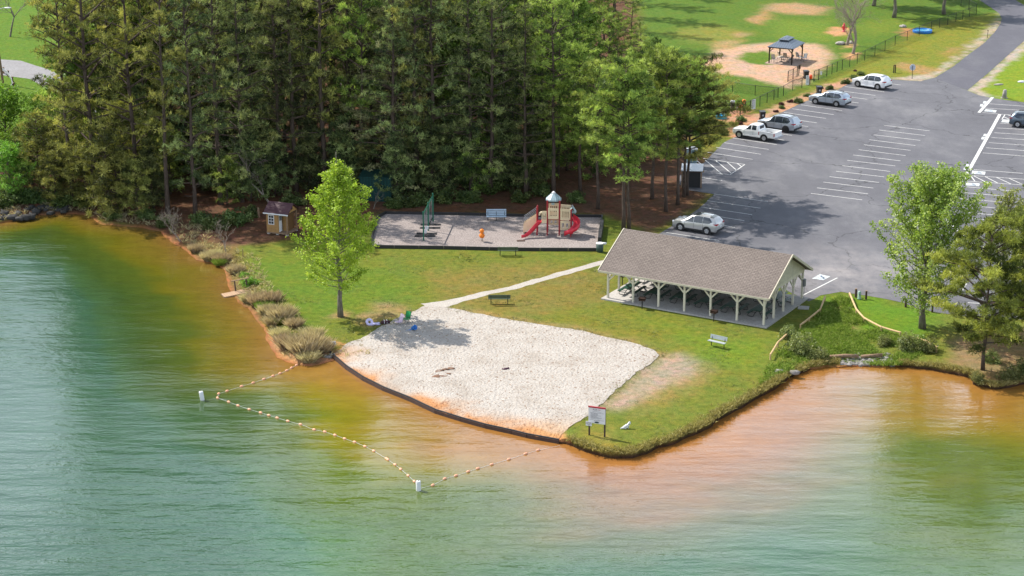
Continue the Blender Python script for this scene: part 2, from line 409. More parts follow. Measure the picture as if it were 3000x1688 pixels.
def groundmat(name, attr='gcol', fine=14, blade=1.0):
    m, nt, out = newmat(name)
    a = nt.nodes.new('ShaderNodeAttribute'); a.attribute_name = attr
    v = pos(nt)
    n1 = noise_(nt, v, .35, 6, .65); n2 = noise_(nt, v, 1.9, 5, .7); n3 = noise_(nt, pos(nt, (1, .6, 1)), fine, 4, .75)
    n4 = noise_(nt, pos(nt, (1, .55, 1), (0, 0, .35)), 4.5, 3, .6)
    c = mix(nt, ramp(nt, n1, [(.38, (0, 0, 0)), (.62, (1, 1, 1))]).outputs[0], a.outputs['Color'], (1.18, 1.0, .8), 'MULTIPLY')
    c = mix(nt, .75, c, ramp(nt, n2, [(.28, (.45, .52, .42)), (.5, (1, 1, 1)), (.72, (1.5, 1.35, 1.45))]).outputs[0], 'MULTIPLY')
    c = mix(nt, .8, c, ramp(nt, n3, [(.28, (.35, .4, .35)), (.5, (1, 1, 1)), (.72, (1.65, 1.55, 1.5))]).outputs[0], 'MULTIPLY')
    c = mix(nt, 1.0, c, ramp(nt, n4, [(.27, (.5, .55, .45)), (.36, (1, 1, 1))]).outputs[0], 'MULTIPLY')
    n6 = noise_(nt, pos(nt, (1, .7, 1), (0, 0, .7)), .9, 5, .7)
    c = mix(nt, ramp(nt, n6, [(.46, (0, 0, 0)), (.64, (.6, .6, .6))]).outputs[0], c, mix(nt, 1.0, c, (1.38, 1.0, 1.35), 'MULTIPLY'))
    princ(nt, out, c, .95, 0, bump(nt, math_(nt, 'ADD', n3, n2), .09*blade), .1)
    return m
me.materials.append(groundmat('lawn_and_soil'))
go = bpy.data.objects.new('ground', me); link(go); tag(go, 'mown lawn, bare dirt and pine straw running down to the lake bank', 'ground', kind='structure')
# ---------------------------------------------------------------- lake
xs = [-4000, -1500, -600, -300, -200, -130, -100]+[i*.9 for i in range(-88, 89)]+[100, 130, 200, 300, 600, 1500, 4000]
ys = [-4000, -1000, -200, 0, 50, 80, 95]+[100+i*.9 for i in range(0, 112)]+[215, 240]
gx, gy = np.meshgrid(xs, ys); P2 = np.stack([gx.ravel(), gy.ravel()], 1)
dl, _, _ = shore_dist(P2)
lx = PJ(0, 0)[0]
ppx = np.array([PJ(a, b, WZ) if b > 60 else (0, 3000) for a, b in P2])
# how quickly the bottom falls away: steep off the left bank, shallow off the beach and in the right bay
steep = np.interp(ppx[:, 0], [-200, 450, 720, 900, 1150, 1500, 2000, 2450, 2750, 3000], [3.2, 2.0, 1.8, 1.25, 1.05, 1.15, 1.1, 1.0, .8, .85])
dep = np.where(inside(P2, loop), 0, dl*steep)
dep += np.array([noise.noise(Vector((a*.07, b*.13, 4)))*6+noise.noise(Vector((a*.25, b*.5, 8)))*2.5 if abs(a) < 150 and 60 < b < 230 else 0 for a, b in P2])*np.clip(dl/6, 0, 1)
red = np.interp(ppx[:, 0], [0, 1150, 1750, 2300, 2650, 3000], [0, 0, 1, 1, .3, .1])
lm = bpy.data.meshes.new('lake'); nx = len(xs)
lm.from_pydata([(a, b, WZ) for a, b in P2], [], [(j*nx+i, j*nx+i+1, (j+1)*nx+i+1, (j+1)*nx+i) for j in range(len(ys)-1) for i in range(nx-1)])
mud = np.interp(ppx[:, 0], [0, 650, 950], [1, .9, 0])  # left bank water painted darker for tree reflections, over a darker bottom
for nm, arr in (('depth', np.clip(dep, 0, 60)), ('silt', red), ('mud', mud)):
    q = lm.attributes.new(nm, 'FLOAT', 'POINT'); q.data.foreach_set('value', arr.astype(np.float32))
m, nt, out = newmat('lake_water')
a = nt.nodes.new('ShaderNodeAttribute'); a.attribute_name = 'depth'
b_ = nt.nodes.new('ShaderNodeAttribute'); b_.attribute_name = 'silt'
fac = math_(nt, 'MULTIPLY', a.outputs['Fac'], 1/32, True)
cl = ramp(nt, fac, [(0, (.225, .105, .026)), (.05, (.205, .11, .02)), (.14, (.175, .12, .014)), (.28, (.135, .118, .008)), (.42, (.070, .095, .010)), (.66, (.045, .082, .013)), (.9, (.042, .098, .030)), (1, (.038, .10, .045))])
cr = ramp(nt, fac, [(0, (.25, .105, .024)), (.06, (.23, .098, .03)), (.16, (.19, .095, .045)), (.28, (.135, .095, .05)), (.42, (.075, .088, .042)), (.62, (.036, .085, .042)), (1, (.028, .095, .058))])
body = mix(nt, b_.outputs['Fac'], cl.outputs[0], cr.outputs[0])
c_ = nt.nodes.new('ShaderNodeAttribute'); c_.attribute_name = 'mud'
body = mix(nt, c_.outputs['Fac'], body, mix(nt, 1.0, body, (.66, .68, .85), 'MULTIPLY'))  # dark tree reflection mixed into the body colour off the left bank
# silt mottling on the shallow bottom
mot = noise_(nt, pos(nt, (.5, 1, 1)), 1.3, 5, .7)
body = mix(nt, .6, body, ramp(nt, mot, [(.3, (.75, .75, .8)), (.7, (1.2, 1.2, 1.1))]).outputs[0], 'MULTIPLY')
w1 = noise_(nt, pos(nt, (.11, .42, 1), (0, 0, .07)), 1.0, 3, .5)
w2 = noise_(nt, pos(nt, (.5, 1.3, 1), (0, 0, -.16)), 1.0, 3, .55)
w3 = noise_(nt, pos(nt, (2.0, 3.6, 1), (0, 0, .3)), 1.0, 3, .6)
big = noise_(nt, pos(nt, (.02, .035, 1)), 1.0, 2, .5)
amp = ramp(nt, big, [(.35, (.22, .22, .22)), (.65, (1, 1, 1))]).outputs[0]
h = math_(nt, 'ADD', math_(nt, 'MULTIPLY', w1, .32), math_(nt, 'ADD', math_(nt, 'MULTIPLY', w2, .075), math_(nt, 'MULTIPLY', w3, .05)))
h = math_(nt, 'MULTIPLY', h, amp)
p = princ(nt, out, body, .04, 0, bump(nt, h, 1.0, 1.0), .9); p.inputs['IOR'].default_value = 1.33
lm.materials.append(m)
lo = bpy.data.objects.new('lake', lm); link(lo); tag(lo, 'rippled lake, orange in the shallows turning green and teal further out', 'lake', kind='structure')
# ---------------------------------------------------------------- sheets lying on the ground
def sheet(name, poly, z, mat, label, step=.5, amp=.12, seed=1, grid=None, colfn=None, plan_pts=None):
    pl = plan_pts or plan(poly, z)
    pl = jit([tuple(p) for p in pl], step, amp, seed, True) if amp else [tuple(p) for p in pl]
    vv = [Vector(p) for p in pl]; n0 = len(vv)
    if grid:
        A = np.array(pl); xx = np.arange(A[:, 0].min(), A[:, 0].max(), grid); yy = np.arange(A[:, 1].min(), A[:, 1].max(), grid)
        X, Y = np.meshgrid(xx, yy); Q = np.stack([X.ravel(), Y.ravel()], 1)
        Q = Q[inside(Q, pl) & (pdist(Q, pl) > grid*.4)]; vv += [Vector((float(a), float(b))) for a, b in Q]
    c = delaunay_2d_cdt(vv, [], [list(range(n0))], 1, 1e-5)
    me = bpy.data.meshes.new(name); me.from_pydata([(v.x, v.y, z) for v in c[0]], [], [list(f) for f in c[2]])
    bm = bmesh.new(); bm.from_mesh(me); bmesh.ops.recalc_face_normals(bm, faces=bm.faces)
    if sum(f.normal.z*f.calc_area() for f in bm.faces) < 0: bmesh.ops.reverse_faces(bm, faces=bm.faces)
    bm.to_mesh(me); bm.free()
    if colfn:
        at = me.color_attributes.new('gcol', 'FLOAT_COLOR', 'POINT')
        cc = colfn(np.array([(v.co.x, v.co.y) for v in me.vertices]))
        at.data.foreach_set('color', np.hstack([cc, np.ones((len(cc), 1))]).ravel())
    me.materials.append(mat); o = bpy.data.objects.new(name, me); link(o)
    return tag(o, label, name.replace('_', ' ').split('.')[0], kind='structure')
WALL = [(973, 1037), (1014, 1073), (1064, 1106), (1124, 1136), (1200, 1166), (1276, 1202), (1350, 1225), (1422, 1245), (1500, 1262), (1544, 1273), (1638, 1290)]
WALLP = [U(a, b, -.22).to_2d() for a, b in WALL]
SAND = WALL+[(1645, 1268), (1677, 1246), (1721, 1221), (1765, 1182), (1804, 1143), (1859, 1097), (1914, 1061), (1936, 1041), (1914, 1027), (1873, 1012), (1831, 1001), (1760, 984), (1700, 969), (1600, 955), (1511, 940), (1428, 925), (1359, 911), (1301, 901), (1270, 892), (1235, 900), (1215, 912), (1193, 918), (1155, 936), (1130, 952), (1083, 977), (1055, 993), (1000, 1018), (980, 1026)]
def sandcol(P):
    c = np.tile(np.array((.40, .365, .325)), (len(P), 1))
    d = pdist(P, [w[:] for w in WALLP], False)
    d += np.array([noise.noise(Vector((a*.3, b*.3, 1)))*2.2+noise.noise(Vector((a*1.1, b*1.1, 5)))*1.0 for a, b in P])
    w = (np.clip(1-d/2.6, 0, 1)**1.5*.7)[:, None]; c = c*(1-w)+np.array((.46, .25, .12))*w
    w = (np.clip(1-d/.6, 0, 1)*.65)[:, None]; c = c*(1-w)+np.array((.40, .16, .04))*w
    ep = U(1640, 1265).to_2d(); e = np.hypot(P[:, 0]-ep.x, P[:, 1]-ep.y)
    w = (np.clip(1-e/3.2, 0, 1)*.5)[:, None]; c = c*(1-w)+np.array((.45, .25, .1))*w
    return c
def sandmat():
    m, nt, out = newmat('beach_sand')
    a = nt.nodes.new('ShaderNodeAttribute'); a.attribute_name = 'gcol'
    v = pos(nt); n1 = noise_(nt, v, 8.0, 5, .75); n2 = noise_(nt, v, .4, 5, .6); n3 = noise_(nt, pos(nt, (1, .6, 1)), 4.2, 3, .6)
    vo = nt.nodes.new('ShaderNodeTexVoronoi'); vo.inputs['Scale'].default_value = 4.5; L(nt, v, vo.inputs['Vector'])
    c = mix(nt, .8, a.outputs['Color'], ramp(nt, n1, [(.3, (.6, .53, .48)), (.5, (1, 1, 1)), (.75, (1.15, 1.15, 1.15))]).outputs[0], 'MULTIPLY')
    c = mix(nt, .6, c, ramp(nt, n2, [(.32, (.74, .68, .62)), (.55, (1.04, 1.04, 1.04))]).outputs[0], 'MULTIPLY')
    c = mix(nt, 1.0, c, ramp(nt, noise_(nt, pos(nt, (1, .6, 1), (0, 0, .5)), 5.5, 3, .6), [(.33, (.55, .42, .33)), (.41, (1, 1, 1))]).outputs[0], 'MULTIPLY')
    hh = math_(nt, 'ADD', math_(nt, 'MULTIPLY', vo.outputs['Distance'], .7), math_(nt, 'ADD', n1, n3))
    princ(nt, out, c, .95, 0, bump(nt, hh, .085), .1); return m
_sand = sheet('beach_sand', SAND, .005, sandmat(), 'pale trampled beach sand, stained orange along the water edging', .4, .2, 5, .4, sandcol, [p[:] for p in WALLP]+plan(SAND[len(WALL):]))
_q = np.array([(v.co.x, v.co.y) for v in _sand.data.vertices]); _d, _z, _i = shore_dist(_q); _t = np.clip(_d/2.2, 0, 1); _t = _t*_t*(3-2*_t); _zz = _z*(1-_t)+.035
for v, z_, (a, c) in zip(_sand.data.vertices, _zz, _q): v.co.z = z_+.03*noise.noise(Vector((a*.8, c*.8, 3)))

pathc = [U(a, b).to_2d() for a, b in [(1250, 900), (1300, 891), (1360, 876), (1430, 858), (1500, 844), (1600, 815), (1700, 787), (1785, 763), (1850, 742), (1930, 712)]]
def ribbon(c, w):
    l, r = [], []
    for i, p in enumerate(c):
        t = (c[min(i+1, len(c)-1)]-c[max(i-1, 0)]).normalized(); n = Vector((-t.y, t.x))
        ww = w[i] if hasattr(w, '__len__') else w
        l.append((p+n*ww/2)[:]); r.append((p-n*ww/2)[:])
    return l+r[::-1]
def gravmat(name, col, sc, var=.4, bmp=.04, attr=None):
    m, nt, out = newmat(name); v = pos(nt)
    n1 = noise_(nt, v, sc, 3, .7); n2 = noise_(nt, v, .5, 4, .6)
    vo = nt.nodes.new('ShaderNodeTexVoronoi'); vo.inputs['Scale'].default_value = sc*1.2; L(nt, v, vo.inputs['Vector'])
    c = mix(nt, 1.0, col, ramp(nt, n1, [(.25, (1-var,)*3), (.5, (1, 1, 1)), (.75, (1+var,)*3)]).outputs[0], 'MULTIPLY')
    c = mix(nt, .35, c, ramp(nt, vo.outputs['Distance'], [(.1, (.6, .58, .56)), (.5, (1.15, 1.15, 1.15))]).outputs[0], 'MULTIPLY')
    c = mix(nt, .7, c, ramp(nt, n2, [(.3, (.85, .83, .82)), (.7, (1.1, 1.1, 1.1))]).outputs[0], 'MULTIPLY')
    princ(nt, out, c, .95, 0, bump(nt, n1, bmp), .15); return m
sheet('gravel_path', None, .009, gravmat('white_gravel', (.36, .33, .29), 9, .3), 'pale gravel path from the beach up to the shelter', .4, .14, 8, plan_pts=ribbon(pathc, [2.2, 1.5, 1.05, .95, .9, .9, .9, .9, .9, .9]))
sheet('playground_gravel', [(1083, 723), (1746, 731), (1763, 637), (1534, 635), (1129, 627), (1106, 640)], .008, gravmat('play_gravel', (.25, .215, .20), 6.5, .55, .06), 'pinkish grey gravel under the play equipment', .5, .0)
# asphalt
def asphalt(name, col, warm, crack=True):
    m, nt, out = newmat(name); v = pos(nt)
    n1 = noise_(nt, v, 16, 3, .75); n2 = noise_(nt, pos(nt, (1, .6, 1), (0, 0, .9)), .16, 6, .68); n3 = noise_(nt, v, .9, 5, .75)
    c = ramp(nt, n2, [(.3, tuple(x*.88 for x in col)), (.5, col), (.68, tuple(x*1.16 for x in warm))]).outputs[0]
    c = mix(nt, .6, c, ramp(nt, n1, [(.3, (.7, .7, .7)), (.7, (1.3, 1.3, 1.3))]).outputs[0], 'MULTIPLY')
    c = mix(nt, .5, c, ramp(nt, n3, [(.3, (.8, .8, .8)), (.6, (1, 1, 1)), (.8, (1.3, 1.25, 1.2))]).outputs[0], 'MULTIPLY')
    if crack:
        vo = nt.nodes.new('ShaderNodeTexVoronoi'); vo.feature = 'DISTANCE_TO_EDGE'; vo.inputs['Scale'].default_value = .075
        wv = nt.nodes.new('ShaderNodeVectorMath'); wv.operation = 'ADD'; nn = nt.nodes.new('ShaderNodeTexNoise'); nn.inputs['Scale'].default_value = .3; nn.inputs['Detail'].default_value = 6
        L(nt, v, nn.inputs['Vector'])
        vs = nt.nodes.new('ShaderNodeVectorMath'); vs.operation = 'SCALE'; vs.inputs['Scale'].default_value = 5
        L(nt, nn.outputs['Color'], vs.inputs[0]); L(nt, v, wv.inputs[0]); L(nt, vs.outputs[0], wv.inputs[1]); L(nt, wv.outputs[0], vo.inputs['Vector'])
        c = mix(nt, ramp(nt, vo.outputs['Distance'], [(.0, (.85, .85, .85)), (.008, (0, 0, 0))]).outputs[0], c, (.035, .035, .037))
        v2 = nt.nodes.new('ShaderNodeTexVoronoi'); v2.inputs['Scale'].default_value = .11; L(nt, wv.outputs[0], v2.inputs['Vector'])
        sc_ = nt.nodes.new('ShaderNodeSeparateColor'); L(nt, v2.outputs['Color'], sc_.inputs[0])
        c = mix(nt, 1.0, c, ramp(nt, sc_.outputs[0], [(.0, (.93, .93, .94)), (.5, (1, 1, 1)), (1, (1.05, 1.05, 1.05))]).outputs[0], 'MULTIPLY')
        st_ = noise_(nt, pos(nt, (.9, .12, 1), (0, 0, .27)), .8, 4, .6)
        c = mix(nt, .35, c, ramp(nt, st_, [(.3, (.82, .82, .82)), (.6, (1.06, 1.06, 1.06))]).outputs[0], 'MULTIPLY')
        # pale dusty wash where the lot drains toward the lake
        p0 = U(2480, 800); sx = nt.nodes.new('ShaderNodeVectorMath'); sx.operation = 'DISTANCE'; sx.inputs[1].default_value = (p0.x, p0.y, 0)
        L(nt, v, sx.inputs[0])
        f = math_(nt, 'MULTIPLY', ramp(nt, sx.outputs['Value'], [(0, (1, 1, 1)), (1, (0, 0, 0))]).outputs[0], 1)
        f = ramp(nt, math_(nt, 'MULTIPLY', sx.outputs['Value'], 1/11.0), [(0, (1, 1, 1)), (1, (0, 0, 0))]).outputs[0]
        f = math_(nt, 'MULTIPLY', f, ramp(nt, noise_(nt, pos(nt, (1, .7, 1)), .45, 6, .7), [(.35, (0, 0, 0)), (.65, (1, 1, 1))]).outputs[0])
        c = mix(nt, math_(nt, 'MULTIPLY', f, .8), c, (.27, .245, .235))
    princ(nt, out, c, .85, 0, bump(nt, n1, .02), .3); return m
LOT = [(1915, 694), (1952, 672), (2048, 612), (2092, 569), (2010, 556), (1990, 540), (1992, 512), (2062, 505), (2058, 482), (2086, 452), (2121, 417), (2160, 398), (2291, 329), (2343, 305), (2371, 293), (2457, 262), (2498, 238), (2530, 228), (2602, 232), (2660, 236), (2698, 238), (2737, 228), (2833, 265), (2870, 280), (2905, 287), (3000, 300), (3500, 335), (3500, 945), (3000, 936), (2821, 926), (2743, 915), (2684, 902), (2653, 888), (2595, 876), (2543, 867), (2464, 855), (2405, 866), (2371, 883), (2340, 868), (2200, 800)]
sheet('parking_lot', LOT, .012, asphalt('lot_asphalt', (.104, .102, .112), (.128, .125, .130)), 'weathered grey asphalt parking lot with hairline cracks and pale dust', .8, .1, 12)
ROAD = [(2737, 229), (2790, 197), (2842, 157), (2886, 124), (2915, 93), (2931, 70), (2935, 54), (2927, 39), (2904, 23), (2869, 0), (2800, -40), (2700, -90), (2850, -90), (2910, -45), (2975, 0), (3003, 17), (3060, 50), (3060, 75), (3000, 120), (2956, 159), (2894, 215), (2834, 265)]
sheet('road', ROAD, .016, asphalt('road_asphalt', (.085, .083, .098), (.092, .09, .1), False), 'newer dark asphalt road climbing away from the lot', .8, .05, 13)
sheet('road', [(-700, 205), (-300, 182), (0, 174), (60, 178), (130, 200), (260, 250), (350, 330), (330, 400), (230, 395), (240, 330), (170, 280), (90, 232), (0, 219), (-300, 228), (-700, 250)], .012, gravmat('old_road', (.22, .215, .22), 3, .15, .01), 'pale grey lane seen through the pines beside the guardrail', .8, .1, 14)
# ---------------------------------------------------------------- painted markings
mk = MB(); MZ = .022
def stripe(a, b, w=.11):
    p, q = U(*a, MZ), U(*b, MZ); d = (q-p).normalized(); n = Vector((-d.y, d.x, 0))*w/2
    mk.add([p+n, p-n, q-n, q+n], [(0, 1, 2, 3)])
def quadm(pts): mk.add([U(a, b, MZ) for a, b in pts], [(0, 1, 2, 3)])
for rx, ry in [(2638, 249), (2614, 259), (2590, 269), (2565, 280), (2541, 291), (2516, 302), (2491, 313), (2467, 324), (2443, 336), (2419, 347), (2393, 360), (2367, 371), (2341, 384), (2320, 397), (2298, 411), (2276, 424), (2252, 438), (2229, 452), (2205, 467)]:
    d = 114+(ry-249)*.085; k = .13+(ry-249)*.00012
    stripe((rx-d, ry-d*k), (rx, ry))
for l, r in [((985, -95), (1372, -48)), ((945, -55), (1335, -8)), ((902, -14), (1293, 33)), ((860, 27), (1253, 77)), ((815, 70), (1213, 118)), ((770, 112), (1169, 162)), ((723, 157), (1125, 207)), ((672, 202), (1082, 250)), ((630, 247), (1038, 297)), ((577, 295), (987, 343)), ((522, 341), (942, 390)), ((470, 387), (895, 438)), ((417, 436), (850, 487)), ((365, 483), (800, 538))]:
    stripe((2250+l[0]/2.899, 400+l[1]/2.899), (2250+r[0]/2.899, 400+r[1]/2.899))
for a, b in [((1952, 681), (2107, 705)), ((2090, 632), (2181, 647)), ((2100, 656), (2153, 667)), ((2055, 607), (2203, 629)), ((2072, 588), (2228, 610)), ((2091, 568), (2250, 591)), ((2040, 518), (2116, 529)),
             ((2060, 464), (2182, 482)), ((2182, 482), (2139, 512)), ((2139, 512), (2098, 507)), ((2066, 469), (2116, 511)), ((2038, 468), (2058, 484)), ((2095, 469), (2145, 510)), ((2129, 474), (2158, 499)), ((2160, 479), (2172, 488)),
             ((2898, 304), (3010, 312)), ((2886, 317), (3010, 324)), ((2878, 330), (3010, 341)), ((2929, 361), (3010, 366)), ((2921, 375), (3010, 380)), ((2913, 389), (3010, 395)), ((2905, 403), (3010, 410)), ((2897, 418), (3010, 426)), ((2889, 433), (3010, 442)), ((2879, 448), (3010, 458)),
             ((2853, 497), (2998, 508)), ((2843, 514), (3010, 526)), ((2835, 531), (3010, 543)), ((2843, 514), (2835, 531)), ((2845, 516), (2856, 531)), ((2850, 514), (2889, 534)), ((2885, 517), (2924, 537)), ((2920, 520), (2964, 540)), ((2955, 522), (2997, 541)),
             ((2826, 547), (2971, 560)), ((2818, 564), (2957, 576)), ((2811, 582), (2948, 593)), ((2803, 600), (2940, 611)), ((2797, 620), (2940, 632)), ((2788, 637), (2950, 648)), ((2884, 669), (3050, 682)), ((2889, 690), (3050, 702)), ((2910, 712), (3050, 724)), ((2960, 738), (3060, 746)), ((2835, 887), (3060, 899)),
             ((2935, 350), (2945, 335)), ((2935, 350), (2966, 352)), ((2947, 335), (2966, 341)), ((2942, 343), (2958, 350))]:
    stripe(a, b)
stripe((2315, 884), (2453, 814), .13)
for a, b in [((2908, 285), (2868, 330)), ((2930, 334), (2800, 569)), ((2800, 569), (2762, 636)), ((2766, 640), (2866, 724)), ((2866, 724), (2880, 735))]: stripe(a, b, .36)
stripe((2842, 812), (2815, 856), .16)
mk.build('parking_markings', gravmat('road_paint', (.52, .52, .5), 5, .28, .003)); tag(bpy.data.objects['parking_markings'], 'white painted stall lines, hatching and borders on the asphalt', 'markings', kind='structure')
# stencilled lettering panels and parking symbols: pale worn boxes
mk = MB(); MZ = .02
def boxm(pts): quadm(pts)
boxm([(2888, 320), (2920, 323), (2917, 330), (2883, 326)]); boxm([(2938, 350), (2966, 352), (2963, 360), (2933, 358)])
boxm([(2848, 500), (2888, 503), (2885, 512), (2846, 509)]); boxm([(2831, 535), (2871, 538), (2868, 546), (2828, 543)])
boxm([(2402, 803), (2433, 810), (2412, 821), (2379, 816)])
for x, y in [(2885, 300), (2876, 309), (2886, 396), (2880, 405), (2834, 485), (2828, 494)]:
    boxm([(x-3, y-4), (x+6, y-3), (x+2, y+4), (x-6, y+3)])
mk.build('pavement_stencils', gravmat('worn_paint', (.42, .44, .44), 3.5, .5, .002)); tag(bpy.data.objects['pavement_stencils'], 'worn white stencil boxes painted beside the stall lines', 'stencils', kind='structure')
mk = MB(); MZ = .024      # wheelchair marks in the two stall boxes and by the shelter
def wheelchair(c, ux, uy, s):
    c = U(*c, MZ); X = (U(*ux, MZ)-c).normalized(); Y = (U(*uy, MZ)-c).normalized()
    def T(a, b): return c+X*a*s+Y*b*s
    ring = [(.0+.3*math.cos(t), -.15+.3*math.sin(t)) for t in [i*math.pi/8-2.6 for i in range(13)]]
    def ln(a, b):
        p, q = T(*a), T(*b); d = (q-p).normalized(); n = Vector((-d.y, d.x, 0))*.05*s*1.3; mk.add([p+n, p-n, q-n, q+n], [(0, 1, 2, 3)])
    for a, b in zip(ring, ring[1:]): ln(a, b)
    for a, b in [((-.05, .35), (0, .0)), ((0, 0), (.25, 0)), ((.25, 0), (.38, -.35)), ((-.03, .2), (.2, .2)), ((-.1, .46), (0, .46))]: ln(a, b)
wheelchair((2902, 325), (2915, 326.5), (2905, 321), .9); wheelchair((2867, 506), (2880, 507), (2870, 501), .9); wheelchair((2850, 541), (2862, 542), (2853, 536), .9); wheelchair((2406, 812), (2420, 815.3), (2410, 806), 1.0)
mk.build('parking_symbols', gravmat('blue_grey_paint', (.24, .30, .38), 5, .2, .002)); tag(bpy.data.objects['parking_symbols'], 'wheelchair outlines on the pale stall boxes', 'symbols', kind='structure')
# ================================================================ things people built
M_post = pm('cream_paint', (.58, .53, .42), .6, 0, .15, 3)
M_trim = pm('tan_trim', (.50, .45, .34), .6, 0, .15, 3)
M_green = pm('dark_green_coating', (.012, .055, .036), .45, 0, .25, 8, .002)
M_black = pm('black_metal', (.012, .012, .013), .45, .2, .2, 8, .001)
M_blk = pm('black_plastic', (.02, .02, .022), .5, 0, .3, 5, .003)
M_conc = gravmat('concrete', (.36, .34, .315), 6, .18, .005)
M_rust = pm('rusty_steel', (.05, .026, .018), .8, .3, .5, 14, .004)
M_wood = striped('weathered_boards', (.30, .20, .12), (.05, .03, .02), 0, .16, .14)
M_wood2 = pm('weathered_wood', (.22, .14, .085), .8, 0, .35, 5, .01)
M_log = pm('peeled_log', (.50, .34, .17), .8, 0, .3, 4, .01)
M_brown = pm('brown_stained_wood', (.06, .034, .025), .8, 0, .35, 6, .008)
M_white = pm('white_paint', (.62, .62, .63), .45, 0, .08, 5, .001)
M_red = pm('red_plastic', (.62, .03, .05), .35, 0, .18, 4, .001)
M_maroon = pm('maroon_post_paint', (.30, .02, .028), .4, 0, .2, 4, .001)
M_tan = pm('tan_plastic', (.66, .53, .34), .45, 0, .12, 4, .001)
M_paleblue = pm('pale_blue_plastic', (.34, .45, .47), .45, 0, .12, 4, .001)
M_orange = pm('orange_plastic', (.75, .19, .01), .4, 0, .15, 5, .001)
M_redor = pm('red_orange_plastic', (.75, .075, .01), .4, 0, .15, 5, .001)
M_blue = pm('blue_plastic', (.015, .16, .50), .35, 0, .2, 5, .001)
M_greychain = pm('galvanised_steel', (.35, .36, .37), .4, .6, .15, 8, .001)
M_slate = pm('dark_bronze_metal', (.022, .016, .014), .5, .3, .2, 6, .001)
M_ink = pm('printed_ink', (.03, .03, .05), .7, 0, .2, 5, 0)
M_grey = pm('grey_plastic', (.16, .16, .165), .6, 0, .2, 5, .002)
def frame_from(pa, pb):          # ground frame: origin pa, x axis toward pb
    d = pb-pa; return math.atan2(d.y, d.x), d.length
def loc(p, rz, x, y, z=0): 
    c, s = math.cos(rz), math.sin(rz); return Vector((p.x+c*x-s*y, p.y+s*x+c*y, p.z+z))
# ---------------------------------------------------------------- picnic shelter
pL, pR, pB = U(1781, 876), U(2237, 956), U(2369, 881)
rz, LEN = frame_from(pL, pR)
WID = (pB-pR).length
sh = thing('picnic_shelter', 'long open picnic shelter with a brown shingle roof and cream posts', 'shelter', pL, rz)
mb = MB(); mb.box((LEN/2, WID/2, .03), (LEN+.9, WID+.9, .16)); mb.build('slab', M_conc, sh)
PH = 2.45
def post_mb(x, y, dirs):
    b = MB(); b.box((x, y, .11+(PH-.11)/2), (.16, .16, PH-.11))
    for dx, dy in dirs:
        b.bar((x+dx*.06, y+dy*.06, PH-.75), (x+dx*.78, y+dy*.78, PH-.02), .09, .13)
    return b
nb, ns = 6, 4
for i in range(nb+1):
    x = LEN*i/nb; ds = [(d, 0) for d in (-1, 1) if 0 <= i+d <= nb]
    for y in (0, WID):
        post_mb(x, y, ds+([(0, 1 if y == 0 else -1)] if i in (0, nb) else [])).build('post', M_post, sh)
for j in range(1, ns):
    for x in (0, LEN): post_mb(x, WID*j/ns, [(0, -1), (0, 1)]).build('post', M_post, sh)
b = MB()
for y in (0, WID): b.box((LEN/2, y, PH+.13), (LEN+.2, .17, .26))
for x in (0, LEN): b.box((x, WID/2, PH+.129), (.17, WID-.18, .255))
b.build('beam', M_post, sh)
OV, RISE = .62, 2.42
e0, e1, x0, x1 = -OV, WID+OV, -.62, LEN+.62
zE, zR = PH+.2, PH+.2+RISE
shingle, nt, out = newmat('brown_shingles')
tc = nt.nodes.new('ShaderNodeTexCoord'); br = nt.nodes.new('ShaderNodeTexBrick')
br.inputs['Scale'].default_value = 1; br.inputs['Brick Width'].default_value = .4; br.inputs['Row Height'].default_value = .15; br.inputs['Mortar Size'].default_value = .018
br.inputs['Color1'].default_value = (.185, .156, .138, 1); br.inputs['Color2'].default_value = (.155, .13, .115, 1); br.inputs['Mortar'].default_value = (.085, .065, .055, 1); br.inputs['Bias'].default_value = -.1
L(nt, tc.outputs['Object'], br.inputs['Vector'])
nn = noise_(nt, pos(nt, obj=True), 7, 5, .75); n5 = noise_(nt, pos(nt, obj=True), .4, 4, .6)
cc = mix(nt, .8, br.outputs['Color'], ramp(nt, nn, [(.3, (.75, .75, .75)), (.7, (1.25, 1.24, 1.22))]).outputs[0], 'MULTIPLY')
cc = mix(nt, .6, cc, ramp(nt, n5, [(.3, (.85, .85, .85)), (.7, (1.12, 1.12, 1.12))]).outputs[0], 'MULTIPLY')
princ(nt, out, cc, .92, 0, bump(nt, br.outputs['Fac'], .02, -1), .15)
for (ya, za, yb, zb) in ((e0, zE-.05, WID/2, zR), (e1, zE-.05, WID/2, zR)):
    b = MB(); n = Vector((0, -(zb-za), (yb-ya))).normalized()
    if n.z < 0: n = -n
    b.slab([(x0, ya, za), (x1, ya, za), (x1, yb, zb), (x0, yb, zb)], -n*.1); b.build('roof', shingle, sh)
b = MB()
for xx in (x0-.02, x1+.02):
    for ya in (e0, e1): b.bar((xx, ya, zE-.11), (xx, WID/2, zR-.06), .07, .2, up=(0, 0, 1))
for ya in (e0-.02, e1+.02): b.box((LEN/2, ya, zE-.13), (x1-x0, .05, .16))
b.build('fascia', M_trim, sh)
M_sid = striped('cream_siding', (.52, .48, .37), (.3, .28, .21), 1, .2, .1)
for xx in (-.02, LEN+.02):
    b = MB(); b.slab([(xx, -.45, PH+.22), (xx, WID+.45, PH+.22), (xx, WID/2, zR-.2)], (.06, 0, 0)); b.build('gable', M_sid, sh)
